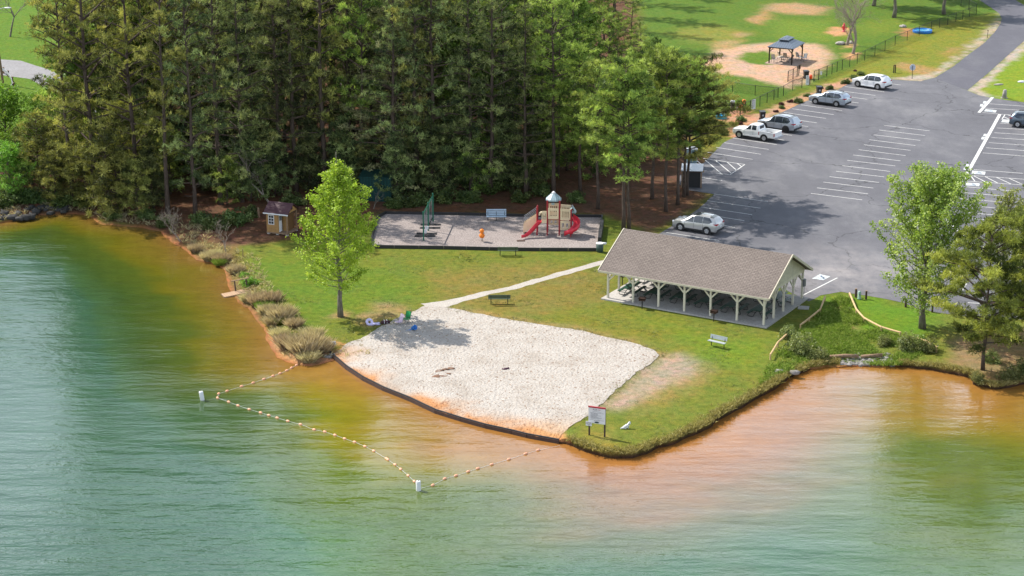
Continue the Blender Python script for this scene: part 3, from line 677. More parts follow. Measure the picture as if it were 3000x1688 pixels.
# electrics box on the far corner post
t = thing('electrical_box', 'grey electrical box on the far corner post of the shelter', 'electrical box', loc(pL, rz, LEN+.02, WID, 0), rz)
b = MB(); b.box((.16, 0, 1.5), (.16, .34, .62)); b.build('cabinet', M_grey, t)
b = MB(); b.cyl((.16, 0, .0), .025, 1.2, 8); b.build('conduit', M_greychain, t)
t = thing('access_cover', 'flat concrete access cover in the grass beside the shelter', 'cover', U(2354, 903), rz+.3)
b = MB(); b.box((0, 0, .03), (.9, .75, .1)); b.box((0, 0, .09), (.6, .5, .03)); b.build('lid', M_conc, t)
# ---------------------------------------------------------------- picnic tables
def picnic_table():
    t = thing('picnic_table', 'x', 'picnic table')
    b = MB()
    for k in range(5): b.box((-.31+k*.155, 0, .74), (.14, 2.3, .045))
    b.build('tabletop', M_green, t)
    for s in (-1, 1):
        b = MB()
        for k in (0, 1): b.box((s*(.62+k*.145), 0, .44), (.13, 2.3, .045))
        b.build('seat', M_green, t)
    for y in (-.75, .75):
        b = MB()
        for s in (-1, 1):
            b.tube([(s*.12, y, .7), (s*.14, y, .5), (s*.3, y, .28), (s*.36, y, .08), (s*.46, y, .03), (s*.8, y, .03), (s*.88, y, .1), (s*.8, y, .3), (s*.7, y, .41)], .028, 6)
            b.tube([(s*.14, y, .45), (s*.45, y, .42), (s*.8, y, .415)], .024, 6)
        b.build('frame', M_black, t)
    return t
pt0 = None
bays = ['in the first bay from the path', 'in the second bay from the path', 'in the third bay from the path', 'in the fourth bay from the path', 'in the bay before the gable end', 'in the gable end bay']
for i in range(6):
    for j, row in ((0, 'lake side'), (1, 'lot side')):
        p = loc(pL, rz, LEN*(i+.52)/nb, WID*(.27 if j == 0 else .72)+rnd.uniform(-.12, .12), .11)
        a = rz+rnd.uniform(-.05, .05)
        lab = 'dark green picnic table, %s row, %s' % (row, bays[i])
        if pt0 is None:
            pt0 = picnic_table(); pt0.location = p; pt0.rotation_euler[2] = a; pt0['label'] = lab; pt0['group'] = 'picnic tables under the shelter'
        else: dup(pt0, p, a, lab)
# ---------------------------------------------------------------- post grills
def grill(p, a, label):
    t = thing('park_grill', label, 'grill', p, a, 'pedestal grills round the shelter')
    b = MB(); b.cyl((0, 0, 0), .045, .72, 8); b.build('pedestal', M_black, t)
    b = MB(); b.box((0, 0, .74), (.5, .4, .03)); b.box((0, .2, .85), (.5, .02, .25)); b.box((-.25, 0, .85), (.02, .38, .24)); b.box((.25, 0, .85), (.02, .38, .24)); b.box((0, -.2, .79), (.5, .02, .12))
    b.build('firebox', M_rust, t)
    b = MB(); b.box((0, -.02, .93), (.46, .34, .02))
    for k in range(6): b.bar((-.2+k*.08, -.2, .945), (-.2+k*.08, .17, .945), .015, .015)
    b.tube([(-.25, -.15, .94), (-.36, -.15, .94)], .02, 6); b.tube([(.25, -.15, .94), (.36, -.15, .94)], .02, 6); b.build('grate', M_rust, t)
grill(U(1881, 905), rz+.2, 'rusty pedestal grill in front of the shelter, nearer the bench and path')
grill(U(2091, 942), rz-.1, 'rusty pedestal grill in front of the shelter, nearer the gable end')
grill(U(1823, 834), rz, 'dark pedestal grill on the grass behind the path end of shelter')
# ---------------------------------------------------------------- benches
def bench(p, a, label, mat, legm, slats=0, w=1.85):
    t = thing('park_bench', label, 'bench', p, a, 'park benches')
    b = MB()
    if slats:
        for k in range(3): b.box((0, -.05-k*.16, .46), (w, .13, .04))
    else: b.box((0, -.18, .46), (w, .34, .04))
    b.build('seat', mat, t)
    b = MB()
    if slats:
        for k in range(4): b.box((0, .1+k*.035, .56+k*.15), (w, .035, .12), rx=-.2)
    else: b.box((0, .13, .72), (w, .04, .32), rx=-.15)
    b.build('backrest', mat, t)
    for x in ((-.7*w/1.85, .7*w/1.85) if not slats else (-.8, 0, .8)):
        b = MB(); b.tube([(x, -.28, .43), (x, .0, .43), (x, .06, .43)], .03, 6); b.tube([(x, -.02, .0), (x, -.04, .44)], .035, 6); b.tube([(x, .04, .42), (x, .1, .6), (x, .17, .86)], .03, 6)
        b.build('leg', legm, t)
    return t
M_bb = pm('pale_blue_slats', (.33, .42, .5), .5, 0, .12, 4, .001)
M_bg = pm('faded_green_slats', (.06, .085, .055), .55, 0, .25, 5, .002)
M_bs = pm('weathered_grey_metal', (.33, .36, .36), .5, .1, .15, 5, .002)
bench(U(1454, 646), 0.02, 'pale blue slatted bench on the gravel at the back of the playground', M_bb, M_black, 1, 1.9)
bench(U(1488, 750), math.pi+.0, 'dark green bench on the lawn just below the playground edging', M_bg, M_black)
bench(U(1463, 892), math.pi+.03, 'dark green bench by the gravel path above the beach', M_bg, M_black)
bench(U(2103, 1016), -.62, 'weathered grey bench standing askew on the lawn below the shelter', M_bs, M_black, 0, 1.5)
# ---------------------------------------------------------------- playground edging, wall
def beam_path(mb, pts, w, h, z0, m=0):
    for a, b in zip(pts, pts[1:]):
        a, b = Vector(a), Vector(b); L_ = (b-a).length; k = max(1, round(L_/2.4))
        for i in range(k):
            p, q = a.lerp(b, i/k), a.lerp(b, (i+1)/k); d = (q-p).normalized()*.012
            mb.bar(Vector((p.x, p.y, z0+h/2))+d.to_3d(), Vector((q.x, q.y, z0+h/2))-d.to_3d(), w, h, m)
t = thing('playground_edging', 'black timber style edging around the gravel playground', 'edging', (0, 0, 0))
b = MB(); q = lambda *l: [U(a, c).to_2d().to_3d() for a, c in l]
beam_path(b, q((1083, 727), (1300, 730), (1500, 735), (1747, 736)), .14, .3, 0); beam_path(b, q((1129, 627), (1340, 630), (1534, 635), (1764, 637)), .14, .26, 0); beam_path(b, q((1083, 727), (1106, 640), (1129, 627)), .14, .26, 0); beam_path(b, q((1764, 637), (1755, 690)), .14, .28, 0)
b.build('border_beam', M_blk, t)
b = MB(); beam_path(b, q((1764, 662), (1756, 715)), .3, .62, 0); b.build('raised_border', M_blk, t)
t = thing('beach_edging', 'dark ribbed timber edging holding back the sand at the waterline', 'edging', (0, 0, 0))
b = MB(); wp = [U(a, c, -.2) for a, c in WALL]; wp[0] = U(967, 1032, -.2)
beam_path(b, wp, .15, .55, -.74); b.build('lower_beam', M_brown, t)
b = MB(); beam_path(b, [p+Vector((0, .03, 0)) for p in wp], .1, .07, -.185); b.build('top_rail', M_blk, t)
# ---------------------------------------------------------------- swing set
s0, s1 = U(1241, 705), U(1269, 649)
rzs, LS = frame_from(s0, s1)
t = thing('swing_set', 'dark green swing set with two bays beside the lime maple', 'swing set', s0, rzs)
M_sg = pm('swing_green', (.018, .12, .075), .4, .1, .2, 6, .001)
HB = 2.62
for x in (0, LS/2, LS):
    b = MB(); b.cyl((x, 0, 0), .07, HB+.1, 10); b.lathe([(.085, HB+.06), (.085, HB+.14), (.03, HB+.2)], 10, (x, 0, 0)); b.build('post', M_sg, t)
b = MB(); b.tube([(0, 0, HB-.06), (LS, 0, HB-.06)], .055, 8); b.build('top_beam', M_sg, t)
for k, x in enumerate((LS*.16, LS*.34, LS*.66, LS*.84)):
    b = MB()
    for s in (-.22, .22): b.tube([(x+s, 0, HB-.1), (x+s, 0, HB-.75)], .018, 5); b.tube([(x+s, 0, HB-.75), (x+s*.9, 0, .6)], .011, 4)
    b.build('chain', M_greychain, t)
    b = MB()
    if k < 2:
        b.lathe([(.14, .42), (.17, .5), (.17, .72), (.145, .72), (.14, .52)], 10, (x, 0, 0)); b.build('bucket_seat', M_white, t)
    else:
        b.tube([(x-.21, 0, .6), (x-.14, 0, .5), (x, 0, .46), (x+.14, 0, .5), (x+.21, 0, .6)], .075, 6); b.build('belt_seat', M_blk, t)
mt0 = None
for (a, c, lab) in [(1262, 659, 'black rubber mat under the swings, farthest from the lake'), (1260, 668.5, 'black rubber mat under the swings, second from the back'), (1250, 685.5, 'black rubber mat under the swings, second from the front'), (1245, 692.5, 'black rubber mat under the swings, nearest the lawn')]:
    if mt0 is None:
        b = MB(); b.box((0, 0, .02), (1.9, .55, .05)); b.box((0, 0, .045), (1.7, .4, .02)); mt0 = b.build('rubber_mat', M_blk)
        tag(mt0, lab, 'mat', 'rubber mats under the swings'); mt0.location = U(a, c)
    else: dup(mt0, U(a, c), 0, lab)
# ---------------------------------------------------------------- spring rider
t = thing('spring_rider', 'orange spring rider with black handles on the playground gravel', 'spring rider', U(1412, 708), -.5)
b = MB(); b.tube([(.09*math.cos(a*.9), .09*math.sin(a*.9), .02+a*.02) for a in range(18)], .018, 5); b.build('spring', M_black, t)
b = MB(); b.lathe([(.03, .36), (.17, .38), (.25, .5), (.27, .62), (.2, .74), (.13, .8), (.16, .88), (.21, 1.0), (.2, 1.1), (.12, 1.2), (.02, 1.22)], 12); b.build('body', M_orange, t, True)
b = MB(); b.tube([(-.34, -.02, .86), (.34, -.02, .86)], .028, 6); b.build('handle', M_black, t)
# ---------------------------------------------------------------- play structure
po = U(1603, 690)
pl_ = thing('play_structure', 'tan and red play tower with two red slides and a pale roof', 'play structure', po, -.06)
for x, y, h in ((0, 0, 3.35), (1.12, 0, 3.35), (0, 1.12, 3.35), (1.12, 1.12, 3.35), (-.95, .0, 2.65), (-.95, 1.1, 2.5), (2.2, .35, 2.35), (2.2, 1.3, 2.3)):
    b = MB(); b.cyl((x, y, 0), .065, h, 10); b.lathe([(.08, h), (.08, h+.06), (.02, h+.13)], 10, (x, y, 0)) if h < 3 else None
    b.build('post', M_maroon, pl_)
b = MB(); cx, cy = .56, .56
prof = [(.76, 3.28), (.78, 3.4), (.72, 3.47), (.28, 3.86), (.2, 3.9)]
for i in range(len(prof)-1):
    vs = []
    for r, z in prof[i:i+2]:
        for k in range(8):
            a = math.pi/8+k*math.pi/4; vs.append((cx+r*math.cos(a), cy+r*math.sin(a), z))
    b.add(vs, [(k, (k+1) % 8, 8+(k+1) % 8, 8+k) for k in range(8)])
rf = b.build('roof', striped('ribbed_blue_roof', (.27, .36, .39), (.15, .21, .23), 0, .17, .2, .4), pl_)
b = MB(); b.lathe([(.17, 3.88), (.19, 3.95), (.15, 4.04), (.07, 4.11), (.01, 4.13)], 8, (cx, cy, 0)); b.build('finial', M_white, rf)
def deck(x0, x1, y0, y1, z): 
    b = MB(); b.box(((x0+x1)/2, (y0+y1)/2, z), (x1-x0, y1-y0, .08)); b.build('deck', M_maroon, pl_)
deck(.08, 1.04, .08, 1.04, 1.55); deck(-.9, -.08, .05, 1.05, 1.2); deck(1.2, 2.15, .3, 1.25, 1.4)
def panel(p, q, z0, z1, slots=5, mat=None, dz=0):
    p, q = Vector(p), Vector(q); d = (q-p); Lp = d.length; d.normalize(); b = MB()
    zq = dz
    def seg(u0, u1, a, c):
        P0, P1 = p+d*u0*Lp, p+d*u1*Lp
        n = Vector((-d.y, d.x))*.03
        za0, za1, zc0, zc1 = a+zq*u0, a+zq*u1, c+zq*u0, c+zq*u1
        vs = [(P0.x-n.x, P0.y-n.y, za0), (P1.x-n.x, P1.y-n.y, za1), (P1.x-n.x, P1.y-n.y, zc1), (P0.x-n.x, P0.y-n.y, zc0), (P0.x+n.x, P0.y+n.y, za0), (P1.x+n.x, P1.y+n.y, za1), (P1.x+n.x, P1.y+n.y, zc1), (P0.x+n.x, P0.y+n.y, zc0)]
        b.add(vs, [(0, 1, 2, 3), (7, 6, 5, 4), (0, 4, 5, 1), (1, 5, 6, 2), (2, 6, 7, 3), (3, 7, 4, 0)])
    hh = z1-z0
    seg(0, 1, z0, z0+hh*.26); seg(0, 1, z1-hh*.22, z1)
    k = slots; m0 = .18; wv = (1-2*m0)/(2*k-1)
    seg(0, m0, z0+hh*.26, z1-hh*.22); seg(1-m0, 1, z0+hh*.26, z1-hh*.22)
    for i in range(1, k): u = m0+wv*(2*i-1); seg(u, u+wv, z0+hh*.26, z1-hh*.22)
    b.build('panel', mat or M_tan, pl_)
panel((.07, -.02), (1.05, -.02), 1.6, 2.65, 5); panel((.07, 1.12), (1.05, 1.12), 1.65, 2.8, 4); panel((-.52, -.06), (-.05, .0), 1.2, 2.35, 4)
panel((1.2, .02), (2.15, .38), 1.5, 2.62, 5, None, -.16); panel((1.2, 1.16), (2.15, 1.3), 1.5, 2.7, 5, None, -.1); panel((1.2, .06), (2.1, .36), .55, 1.4, 2, None, -.1)
panel((.1, 1.0), (1.0, 1.0), .75, 1.3, 2)
b = MB(); b.tube([(-.95+.46+.24*math.cos(a), -.04, 1.95+.3*math.sin(a)) for a in [math.pi*i/8 for i in range(9)]], .09, 6); b.build('slide_arch', M_tan, pl_)
b = MB(); b.box((.5, .55, 2.9), (.28, .1, .2)); b.build('sound_box', M_paleblue, pl_)
def slide(path, wid, wall, name='slide'):
    b = MB(); rings = []
    for i, (x, y, z, ax) in enumerate(path):
        n = Vector((math.cos(ax), math.sin(ax), 0)); c = Vector((x, y, z)); u = Vector((0, 0, 1))
        pr = [(-wid/2-.03, wall), (-wid/2, wall), (-wid/2+.03, .03), (0, 0), (wid/2-.03, .03), (wid/2, wall), (wid/2+.03, wall), (wid/2+.02, -.04), (0, -.07), (-wid/2-.02, -.04)]
        rings.append([c+n*a+u*h for a, h in pr])
    vs = [p for r in rings for p in r]; k = 10; fs = []
    for i in range(len(rings)-1):
        for j in range(k): fs.append((i*k+j, i*k+(j+1) % k, (i+1)*k+(j+1) % k, (i+1)*k+j))
    fs.append(tuple(range(k-1, -1, -1))); fs.append(tuple((len(rings)-1)*k+j for j in range(k)))
    b.add(vs, fs); return b.build(name, M_red, pl_, True)
ax = RAD(52)
slide([(-.55, -.02, 1.3, ax), (-.68, -.12, 1.25, ax), (-1.0, -.4, .98, ax), (-1.35, -.68, .62, ax), (-1.68, -.95, .32, ax), (-1.95, -1.16, .2, ax), (-2.15, -1.3, .19, ax)], .5, .24)
b = MB()
for a in (-1.75, -1.95): b.cyl((a, -1.1, 0), .02, .22, 6)
b.build('slide_support', M_greychain, pl_)
sp = []
cx2, cy2, r2 = 2.15, .05, .62
for i in range(15):
    a = RAD(75-i*14.5); sp.append((cx2+r2*math.cos(a), cy2+r2*math.sin(a)*1.1, 1.5-1.18*(i/14)**.9, a))
sp.append((1.75, -.66, .28, RAD(-118)))
slide(sp, .52, .34, 'spiral_slide')
b = MB(); b.slab([(2.0, .3, 2.15), (2.62, .55, 2.02), (2.62, 1.15, 2.02), (2.0, 1.1, 2.15)], (0, 0, .05)); b.slab([(2.0, .3, 2.2), (2.0, 1.1, 2.2), (2.3, 1.05, 2.62), (2.3, .45, 2.62)], (.06, 0, .03)); b.slab([(2.62, .55, 2.06), (2.3, .45, 2.62), (2.3, 1.05, 2.62), (2.62, 1.15, 2.06)], (.05, 0, .03)); b.build('slide_hood', M_paleblue, pl_)
b = MB(); b.tube([(2.28, .45, 2.66), (2.28, 1.05, 2.66)], .07, 8); b.build('hood_roller', M_grey, pl_)
b = MB(); b.cyl((2.2, -.2, 0), .05, .6, 8); b.lathe([(.1, .2), (.24, .3), (.24, .42), (.08, .5)], 10, (2.2, -.15, 0)); b.build('slide_support', M_red, pl_)
# stairs with tan stringers and rails, climbing from the left
st0, st1 = Vector((-2.25, .75, .0)), Vector((-1.0, .75, 1.2))
for y in (.42, 1.02):
    b = MB(); b.slab([(-2.25, y, .05), (-2.25, y, .95), (-1.02, y, 1.85), (-1.02, y, .95)], (0, .05, 0)); b.build('stair_side', M_tan, pl_)
    b = MB(); b.tube([(-2.2, y+.02, .95), (-2.2, y+.02, 1.55), (-1.05, y+.02, 2.4)], .02, 5); b.tube([(-2.2, y+.02, 1.25), (-1.05, y+.02, 2.1)], .018, 5); b.build('handrail', M_greychain, pl_)
b = MB()
for i in range(6): b.box((-2.15+i*.2, .74, .14+i*.19), (.24, .54, .05))
b.build('tread', M_maroon, pl_)
t = thing('wear_mat', 'flat brown wear mat at the foot of the straight red slide', 'mat', U(1526, 706), .1)
b = MB(); b.box((0, 0, .015), (.75, .5, .04)); b.box((0, 0, .03), (.6, .36, .03)); b.build('pad', M_brown, t)
# ---------------------------------------------------------------- litter bin by the playground
t = thing('litter_bin', 'dark green round litter bin with a white bag hanging out', 'bin', U(1757, 738))
b = MB(); b.lathe([(.27, .0), (.31, .04), (.34, .82), (.31, .82), (.3, .7)], 16); b.build('drum', pm('bin_green', (.03, .06, .05), .5, 0, .2, 5, .002), t, True)
b = MB(); b.lathe([(.35, .76), (.36, .84), (.3, .86), (.2, .8)], 14); b.blob((.38, .05, .78), .16, 3, 2, 0, .4, (1.3, 1, .6)); b.build('bag', M_white, t, True)
t = thing('marker_post', 'short brown wooden post on the grass behind the litter bin', 'post', U(1803, 735))
b = MB(); b.box((0, 0, .3), (.13, .13, .6)); b.box((0, 0, .62), (.15, .15, .04)); b.build('post', M_brown, t)
# ---------------------------------------------------------------- garden shed
h0, h1 = U(782, 685), U(843, 692)
rh, WL = frame_from(h0, h1)
hd = thing('garden_shed', 'small wooden playhouse shed with maroon roof, porch and white door', 'shed', h0, rh)
M_cedar = striped('cedar_boards', (.34, .19, .065), (.12, .06, .02), 0, .13, .12)
DP = 2.0; fz = .22
b = MB(); b.box((WL/2, DP/2, fz-.05), (WL+.06, DP+.06, .12)); b.build('floor', M_wood2, hd)
b = MB()
for x in (.15, WL*.5, WL-.1):
    for y in (.1, DP-.1): b.box((x, y, .08), (.25, .22, .17))
b.build('pier_block', M_conc, hd)
xw = WL*.56
b = MB()
b.box((xw*.5, .03, fz+.95), (xw, .06, 1.9)); b.box((.03, DP/2, fz+.95), (.06, DP-.13, 1.9)); b.box((WL*.42, DP-.03, fz+.95), (WL*.84, .06, 1.9)); b.box((xw-.03, .31, fz+.95), (.06, .5, 1.9)); b.box((WL*.84-.03, 1.42, fz+.95), (.06, 1.03, 1.9)); b.box(((xw+WL*.84)/2, .88, fz+.95), (WL*.84-xw, .06, 1.9))
wl = b.build('wall', M_cedar, hd)
dr = MB(); dr.box((xw+.02, .42, fz+.83), (.05, .52, 1.6)); do = dr.build('door', M_white, hd)
b = MB()
for k in range(3): b.box((xw+.048, .24+k*.16, fz+1.32), (.012, .11, .46))
b.build('pane', M_black, do)
b = MB(); b.box((.52, -.02, fz+1.2), (.6, .05, .92)); wf = b.build('window', M_white, hd)
b = MB()
for i in range(2):
    for j in range(3): b.box((.39+i*.26, -.048, fz+.93+j*.28), (.22, .012, .23))
b.build('pane', pm('window_glass', (.03, .035, .04), .08, 0, .2, 3, 0, .6), wf)
for x, y in ((WL-.06, .06), (WL-.06, DP-.06)):
    b = MB(); b.box((x, y, fz+.95), (.1, .1, 1.9)); b.build('porch_post', M_wood2, hd)
zE2, zR2 = fz+1.86, fz+2.62
M_mar = striped('maroon_shingles', (.06, .02, .026), (.03, .01, .014), 1, .17, .15)
for ya, n in ((-.22, 1), (DP+.22, -1)):
    b = MB(); b.slab([(-.2, ya, zE2-.05), (WL+.2, ya, zE2-.05), (WL+.2, DP/2, zR2), (-.2, DP/2, zR2)], (0, 0, .07)); b.build('roof', M_mar, hd)
b = MB(); b.box((WL/2, -.235, zE2-.03), (WL+.42, .03, .11)); b.build('fascia', M_white, hd)
for x in (0.0, WL-.06):
    b = MB(); b.slab([(x, 0, zE2), (x, DP, zE2), (x, DP/2, zR2-.03)], (.06, 0, 0)); g_ = b.build('gable', M_cedar, hd)
b = MB(); b.box((WL+.01, DP/2-.02, zE2+.36), (.04, .22, .24)); b.build('vent', M_black, hd)
b = MB(); b.bar((WL-.06, .06, zE2-.02), (WL-.06, DP-.06, zE2-.02), .1, .14); b.build('porch_beam', M_brown, hd)
# dark green hut in the trees
g0, g1 = U(1090, 590), U(1146, 592); rg, WG = frame_from(g0, g1)
t = thing('storage_hut', 'dark green ribbed metal hut in shade behind the lime maple', 'hut', g0, rg)
M_hut = striped('green_ribbed_metal', (.006, .045, .042), (.003, .02, .02), 0, .3, .2, .4, .3)
b = MB(); b.box((WG/2-.6, 1.1, 1.2), (WG+1.2, 2.2, 2.4)); b.build('wall', M_hut, t)
b = MB(); b.slab([(-1.3, -.1, 2.4), (WG+.1, -.1, 2.4), (WG+.1, 2.3, 2.6), (-1.3, 2.3, 2.6)], (0, 0, .08)); b.build('roof', M_hut, t)
b = MB(); b.box((WG*.5-.6, -.02, 1.05), (1.0, .04, 2.0)); b.build('door', M_hut, t)
t = thing('notice_post', 'grey notice post at the wood edge behind the lime maple', 'post', U(948, 560), 0)
b = MB(); b.box((0, 0, .9), (.12, .12, 1.8)); b.build('post', M_wood2, t)
b = MB(); b.box((.12, -.08, 1.7), (.5, .04, .5)); b.build('board', M_grey, t)
t = thing('fence_post', 'lone weathered grey post among shrubs left of the shed', 'post', U(759, 637), 0)
b = MB(); b.tube([(0, 0, 0), (-.06, 0, .95)], [.1, .085], 8); b.build('post', M_wood2, t)
# ---------------------------------------------------------------- swim rules sign
g0, g1 = U(1726, 1275), U(1771, 1281); rs, WS = frame_from(g0, g1)
t = thing('rules_sign', 'large white beach rules board on two brown posts at the point', 'sign', g0, rs)
for x in (0, WS):
    b = MB(); b.box((x, .03, 1.08), (.1, .1, 2.16)); b.build('post', M_brown, t)
BW = WS+.1
b = MB(); b.box((WS/2, -.04, 1.53), (BW, .03, 1.16)); bd = b.build('board', M_white, t)
b = MB(); b.box((WS/2, -.03, 2.14), (BW+.04, .12, .09)); b.build('top_cap', M_maroon, t)
b = MB()
zz = 1.83
for i, wv in enumerate([.5, 0, .82, .4, .42, .44, .62, .38, .5, .7, .66, .5, 0, .82, .3]):
    if wv:
        x0_ = WS/2-wv*BW*.5 if i in (0, 2, 13, 14) else WS/2-BW*.36
        x = x0_
        while x < x0_+wv*BW-.03:
            l = rnd.uniform(.03, .08); b.box((x+l/2, -.058, zz), (l, .005, .016)); x += l+.018
    zz -= .048
b.build('printed_lines', M_ink, bd)
def text(body, size, parent, x, y, z, mat, name='lettering', rx=math.pi/2):
    cu = bpy.data.curves.new(name, 'FONT'); cu.body = body; cu.size = size; cu.align_x = 'CENTER'; cu.align_y = 'CENTER'; cu.extrude = .002
    o0 = bpy.data.objects.new(name, cu); COL.objects.link(o0)
    me = bpy.data.meshes.new_from_object(o0.evaluated_get(bpy.context.evaluated_depsgraph_get())); bpy.data.objects.remove(o0)
    me.materials.clear(); me.materials.append(mat); o = bpy.data.objects.new(name, me); link(o, parent); o.location = (x, y, z); o.rotation_euler = (rx, 0, 0); return o
text('POA', .17, bd, WS/2-.13, -.06, 1.96, M_ink); text('news', .09, bd, WS/2+.17, -.06, 1.97, M_maroon)
b = MB(); vs = [(WS/2+.17*math.cos(a), -.058, 1.04+.065*math.sin(a)) for a in [i*math.pi/10 for i in range(20)]]; b.slab(vs, (0, -.004, 0)); b.build('oval_emblem', pm('emblem_green', (.03, .06, .07), .5), bd)
t = thing('small_notice', 'small white notice plate fixed low on the rules sign post', 'sign', g0+Vector((-.02, -.05, 0)), rs)
b = MB(); b.box((0, -.06, .9), (.44, .02, .32)); pb_ = b.build('plate', M_white, t)
text('SWIM AT\nYOUR OWN\nRISK', .085, pb_, 0, -.073, .9, M_ink)
t = thing('small_sign', 'small white sign beside the dried grass at the corner of sand', 'sign', U(976, 1020), .1)
b = MB(); b.cyl((0, 0, 0), .025, .5, 6); b.build('post', M_brown, t)
b = MB(); b.box((0, -.03, .42), (.46, .02, .3)); pb_ = b.build('plate', M_white, t)
b = MB()
for k in range(4): b.box((0, -.042, .5-k*.06), (.34-.05*(k % 2), .005, .02))
b.build('printed_lines', M_ink, pb_)
# ---------------------------------------------------------------- white decoy animal on the point
def skin(name, verts, edges, radii, mat, parent=None, lv=2):
    me = bpy.data.meshes.new(name); me.from_pydata([Vector(v) for v in verts], edges, [])
    o = bpy.data.objects.new(name, me); link(o, parent); me.materials.append(mat)
    md = o.modifiers.new('s', 'SKIN'); sv = me.skin_vertices[0].data
    for i, r in enumerate(radii): sv[i].radius = (r, r) if not hasattr(r, '__len__') else r
    sv[0].use_root = True
    md2 = o.modifiers.new('d', 'SUBSURF'); md2.levels = lv; md2.render_levels = lv
    for p in me.polygons: p.use_smooth = True
    return o
M_dec, nt, out = newmat('pale_mottled_coat')
nn = noise_(nt, pos(nt, (2, 2, 5), obj=True), 5, 4, .6); princ(nt, out, ramp(nt, nn, [(.38, (.2, .21, .22)), (.5, (.62, .62, .6))]).outputs[0], .6)
t = thing('animal_decoy', 'small white and grey animal decoy on the grass beyond the sign', 'decoy', U(1834, 1256), .25)
skin('body', [(-.05, 0, .16), (.1, 0, .23), (.2, 0, .34), (.27, 0, .43), (.36, 0, .42), (-.18, 0, .12), (-.3, 0, .07), (-.42, 0, .05), (.13, .07, .1), (.15, .09, .01), (.13, -.07, .1), (.15, -.09, .01), (-.1, .08, .06), (0, .1, .015), (-.1, -.08, .06), (0, -.1, .015), (.25, .05, .5), (.25, -.05, .5)],
 [(0, 1), (1, 2), (2, 3), (3, 4), (0, 5), (5, 6), (6, 7), (1, 8), (8, 9), (1, 10), (10, 11), (5, 12), (12, 13), (5, 14), (14, 15), (3, 16), (3, 17)],
 [.11, .105, .08, .07, .035, .09, .05, .03, .035, .025, .035, .025, .045, .03, .045, .03, .02, .02], M_dec, t)
# ---------------------------------------------------------------- beach bits
t = thing('folding_chair', 'green folding beach chair at the edge of the tree shade', 'chair', U(1190, 947), -.6)
M_gc = pm('green_canvas', (.02, .26, .07), .8, 0, .15, 5, .002)
b = MB(); b.slab([(-.24, -.22, .38), (.24, -.22, .38), (.24, .2, .33), (-.24, .2, .33)], (0, 0, .02)); b.build('seat', M_gc, t)
b = MB(); b.slab([(-.25, .2, .36), (.25, .2, .36), (.24, .4, .92), (-.24, .4, .92)], (0, .02, 0)); b.build('backrest', M_gc, t)
b = MB()
for s in (-1, 1):
    b.tube([(s*.27, -.28, 0), (s*.26, .26, .55)], .014, 5); b.tube([(s*.27, .3, 0), (s*.26, -.24, .55)], .014, 5); b.tube([(s*.26, .26, .55), (s*.25, .4, .92)], .014, 5); b.tube([(s*.29, -.26, .56), (s*.29, .28, .57)], .022, 5)
b.tube([(-.27, -.28, 0), (.27, .3, 0)], .012, 5); b.tube([(.27, -.28, 0), (-.27, .3, 0)], .012, 5)
b.build('frame', M_black, t)
M_pk = pm('pink_print_fabric', (.55, .42, .52), .8, 0, .35, 14, .002)
t = thing('folding_chair', 'pale pink print folding chair beside the green chair', 'chair', U(1167, 951), -.9)
b = MB(); b.slab([(-.24, -.2, .24), (.24, -.2, .24), (.24, .2, .2), (-.24, .2, .2)], (0, 0, .02)); b.build('seat', M_pk, t)
b = MB(); b.slab([(-.25, .2, .22), (.25, .2, .22), (.22, .44, .82), (-.22, .44, .82)], (0, .02, 0)); b.build('backrest', M_pk, t)
b = MB()
for s in (-1, 1): b.tube([(s*.26, -.24, 0), (s*.25, .24, .4)], .013, 5); b.tube([(s*.26, .26, 0), (s*.25, -.2, .3)], .013, 5); b.tube([(s*.25, .22, .3), (s*.23, .44, .82)], .013, 5)
b.build('frame', M_greychain, t)
M_lav = pm('lavender_print', (.55, .5, .72), .6, 0, .4, 10, .003)
t = thing('swim_ring', 'lavender swim ring with a crumpled towel on shaded grass', 'swim ring', U(1086, 951), .3)
b = MB(); b.tube([(.21*math.cos(a)-.1, .24*math.sin(a)*.6, .22+.17*math.sin(a)) for a in [i*math.pi/9 for i in range(19)]], .11, 8); b.build('ring', M_lav, t, True)
b = MB(); b.blob((.35, -.15, .07), .36, 5, 2, 0, .5, (1.2, .8, .3)); b.build('towel', M_lav, t, True)
t = thing('beach_bag', 'dark maroon bag with pale straps between towel and chairs', 'bag', U(1129, 949), .2)
b = MB(); b.blob((0, 0, .15), .3, 8, 2, 0, .3, (1.2, .7, .6)); b.build('body', pm('maroon_cloth', (.04, .012, .02), .8), t, True)
b = MB()
for s in (-.1, .12): b.tube([(s, -.2, .1), (s, -.14, .32), (s, .05, .34), (s, .18, .15)], .02, 5)
b.build('strap', M_white, t)
t = thing('sand_bucket', 'blue toy bucket lying on the sand in front of the chairs', 'bucket', U(1208, 968), .4, rx=0)
b = MB(); b.lathe([(.13, 0), (.15, .02), (.2, .36), (.215, .36), (.215, .39), (.18, .39), (.12, .05)], 14); o = b.build('pail', M_blue, t, True); o.rotation_euler = (1.1, 0, .4); o.location = (0, 0, .16)
b = MB(); b.box((-.35, .1, .02), (.3, .05, .03)); b.lathe([(.01, .03), (.1, .05), (.06, .09)], 8, (-.15, .1, -.02)); b.build('scoop', M_blue, t)
M_mud = pm('wet_mud', (.16, .085, .05), .9, 0, .4, 8, .02)
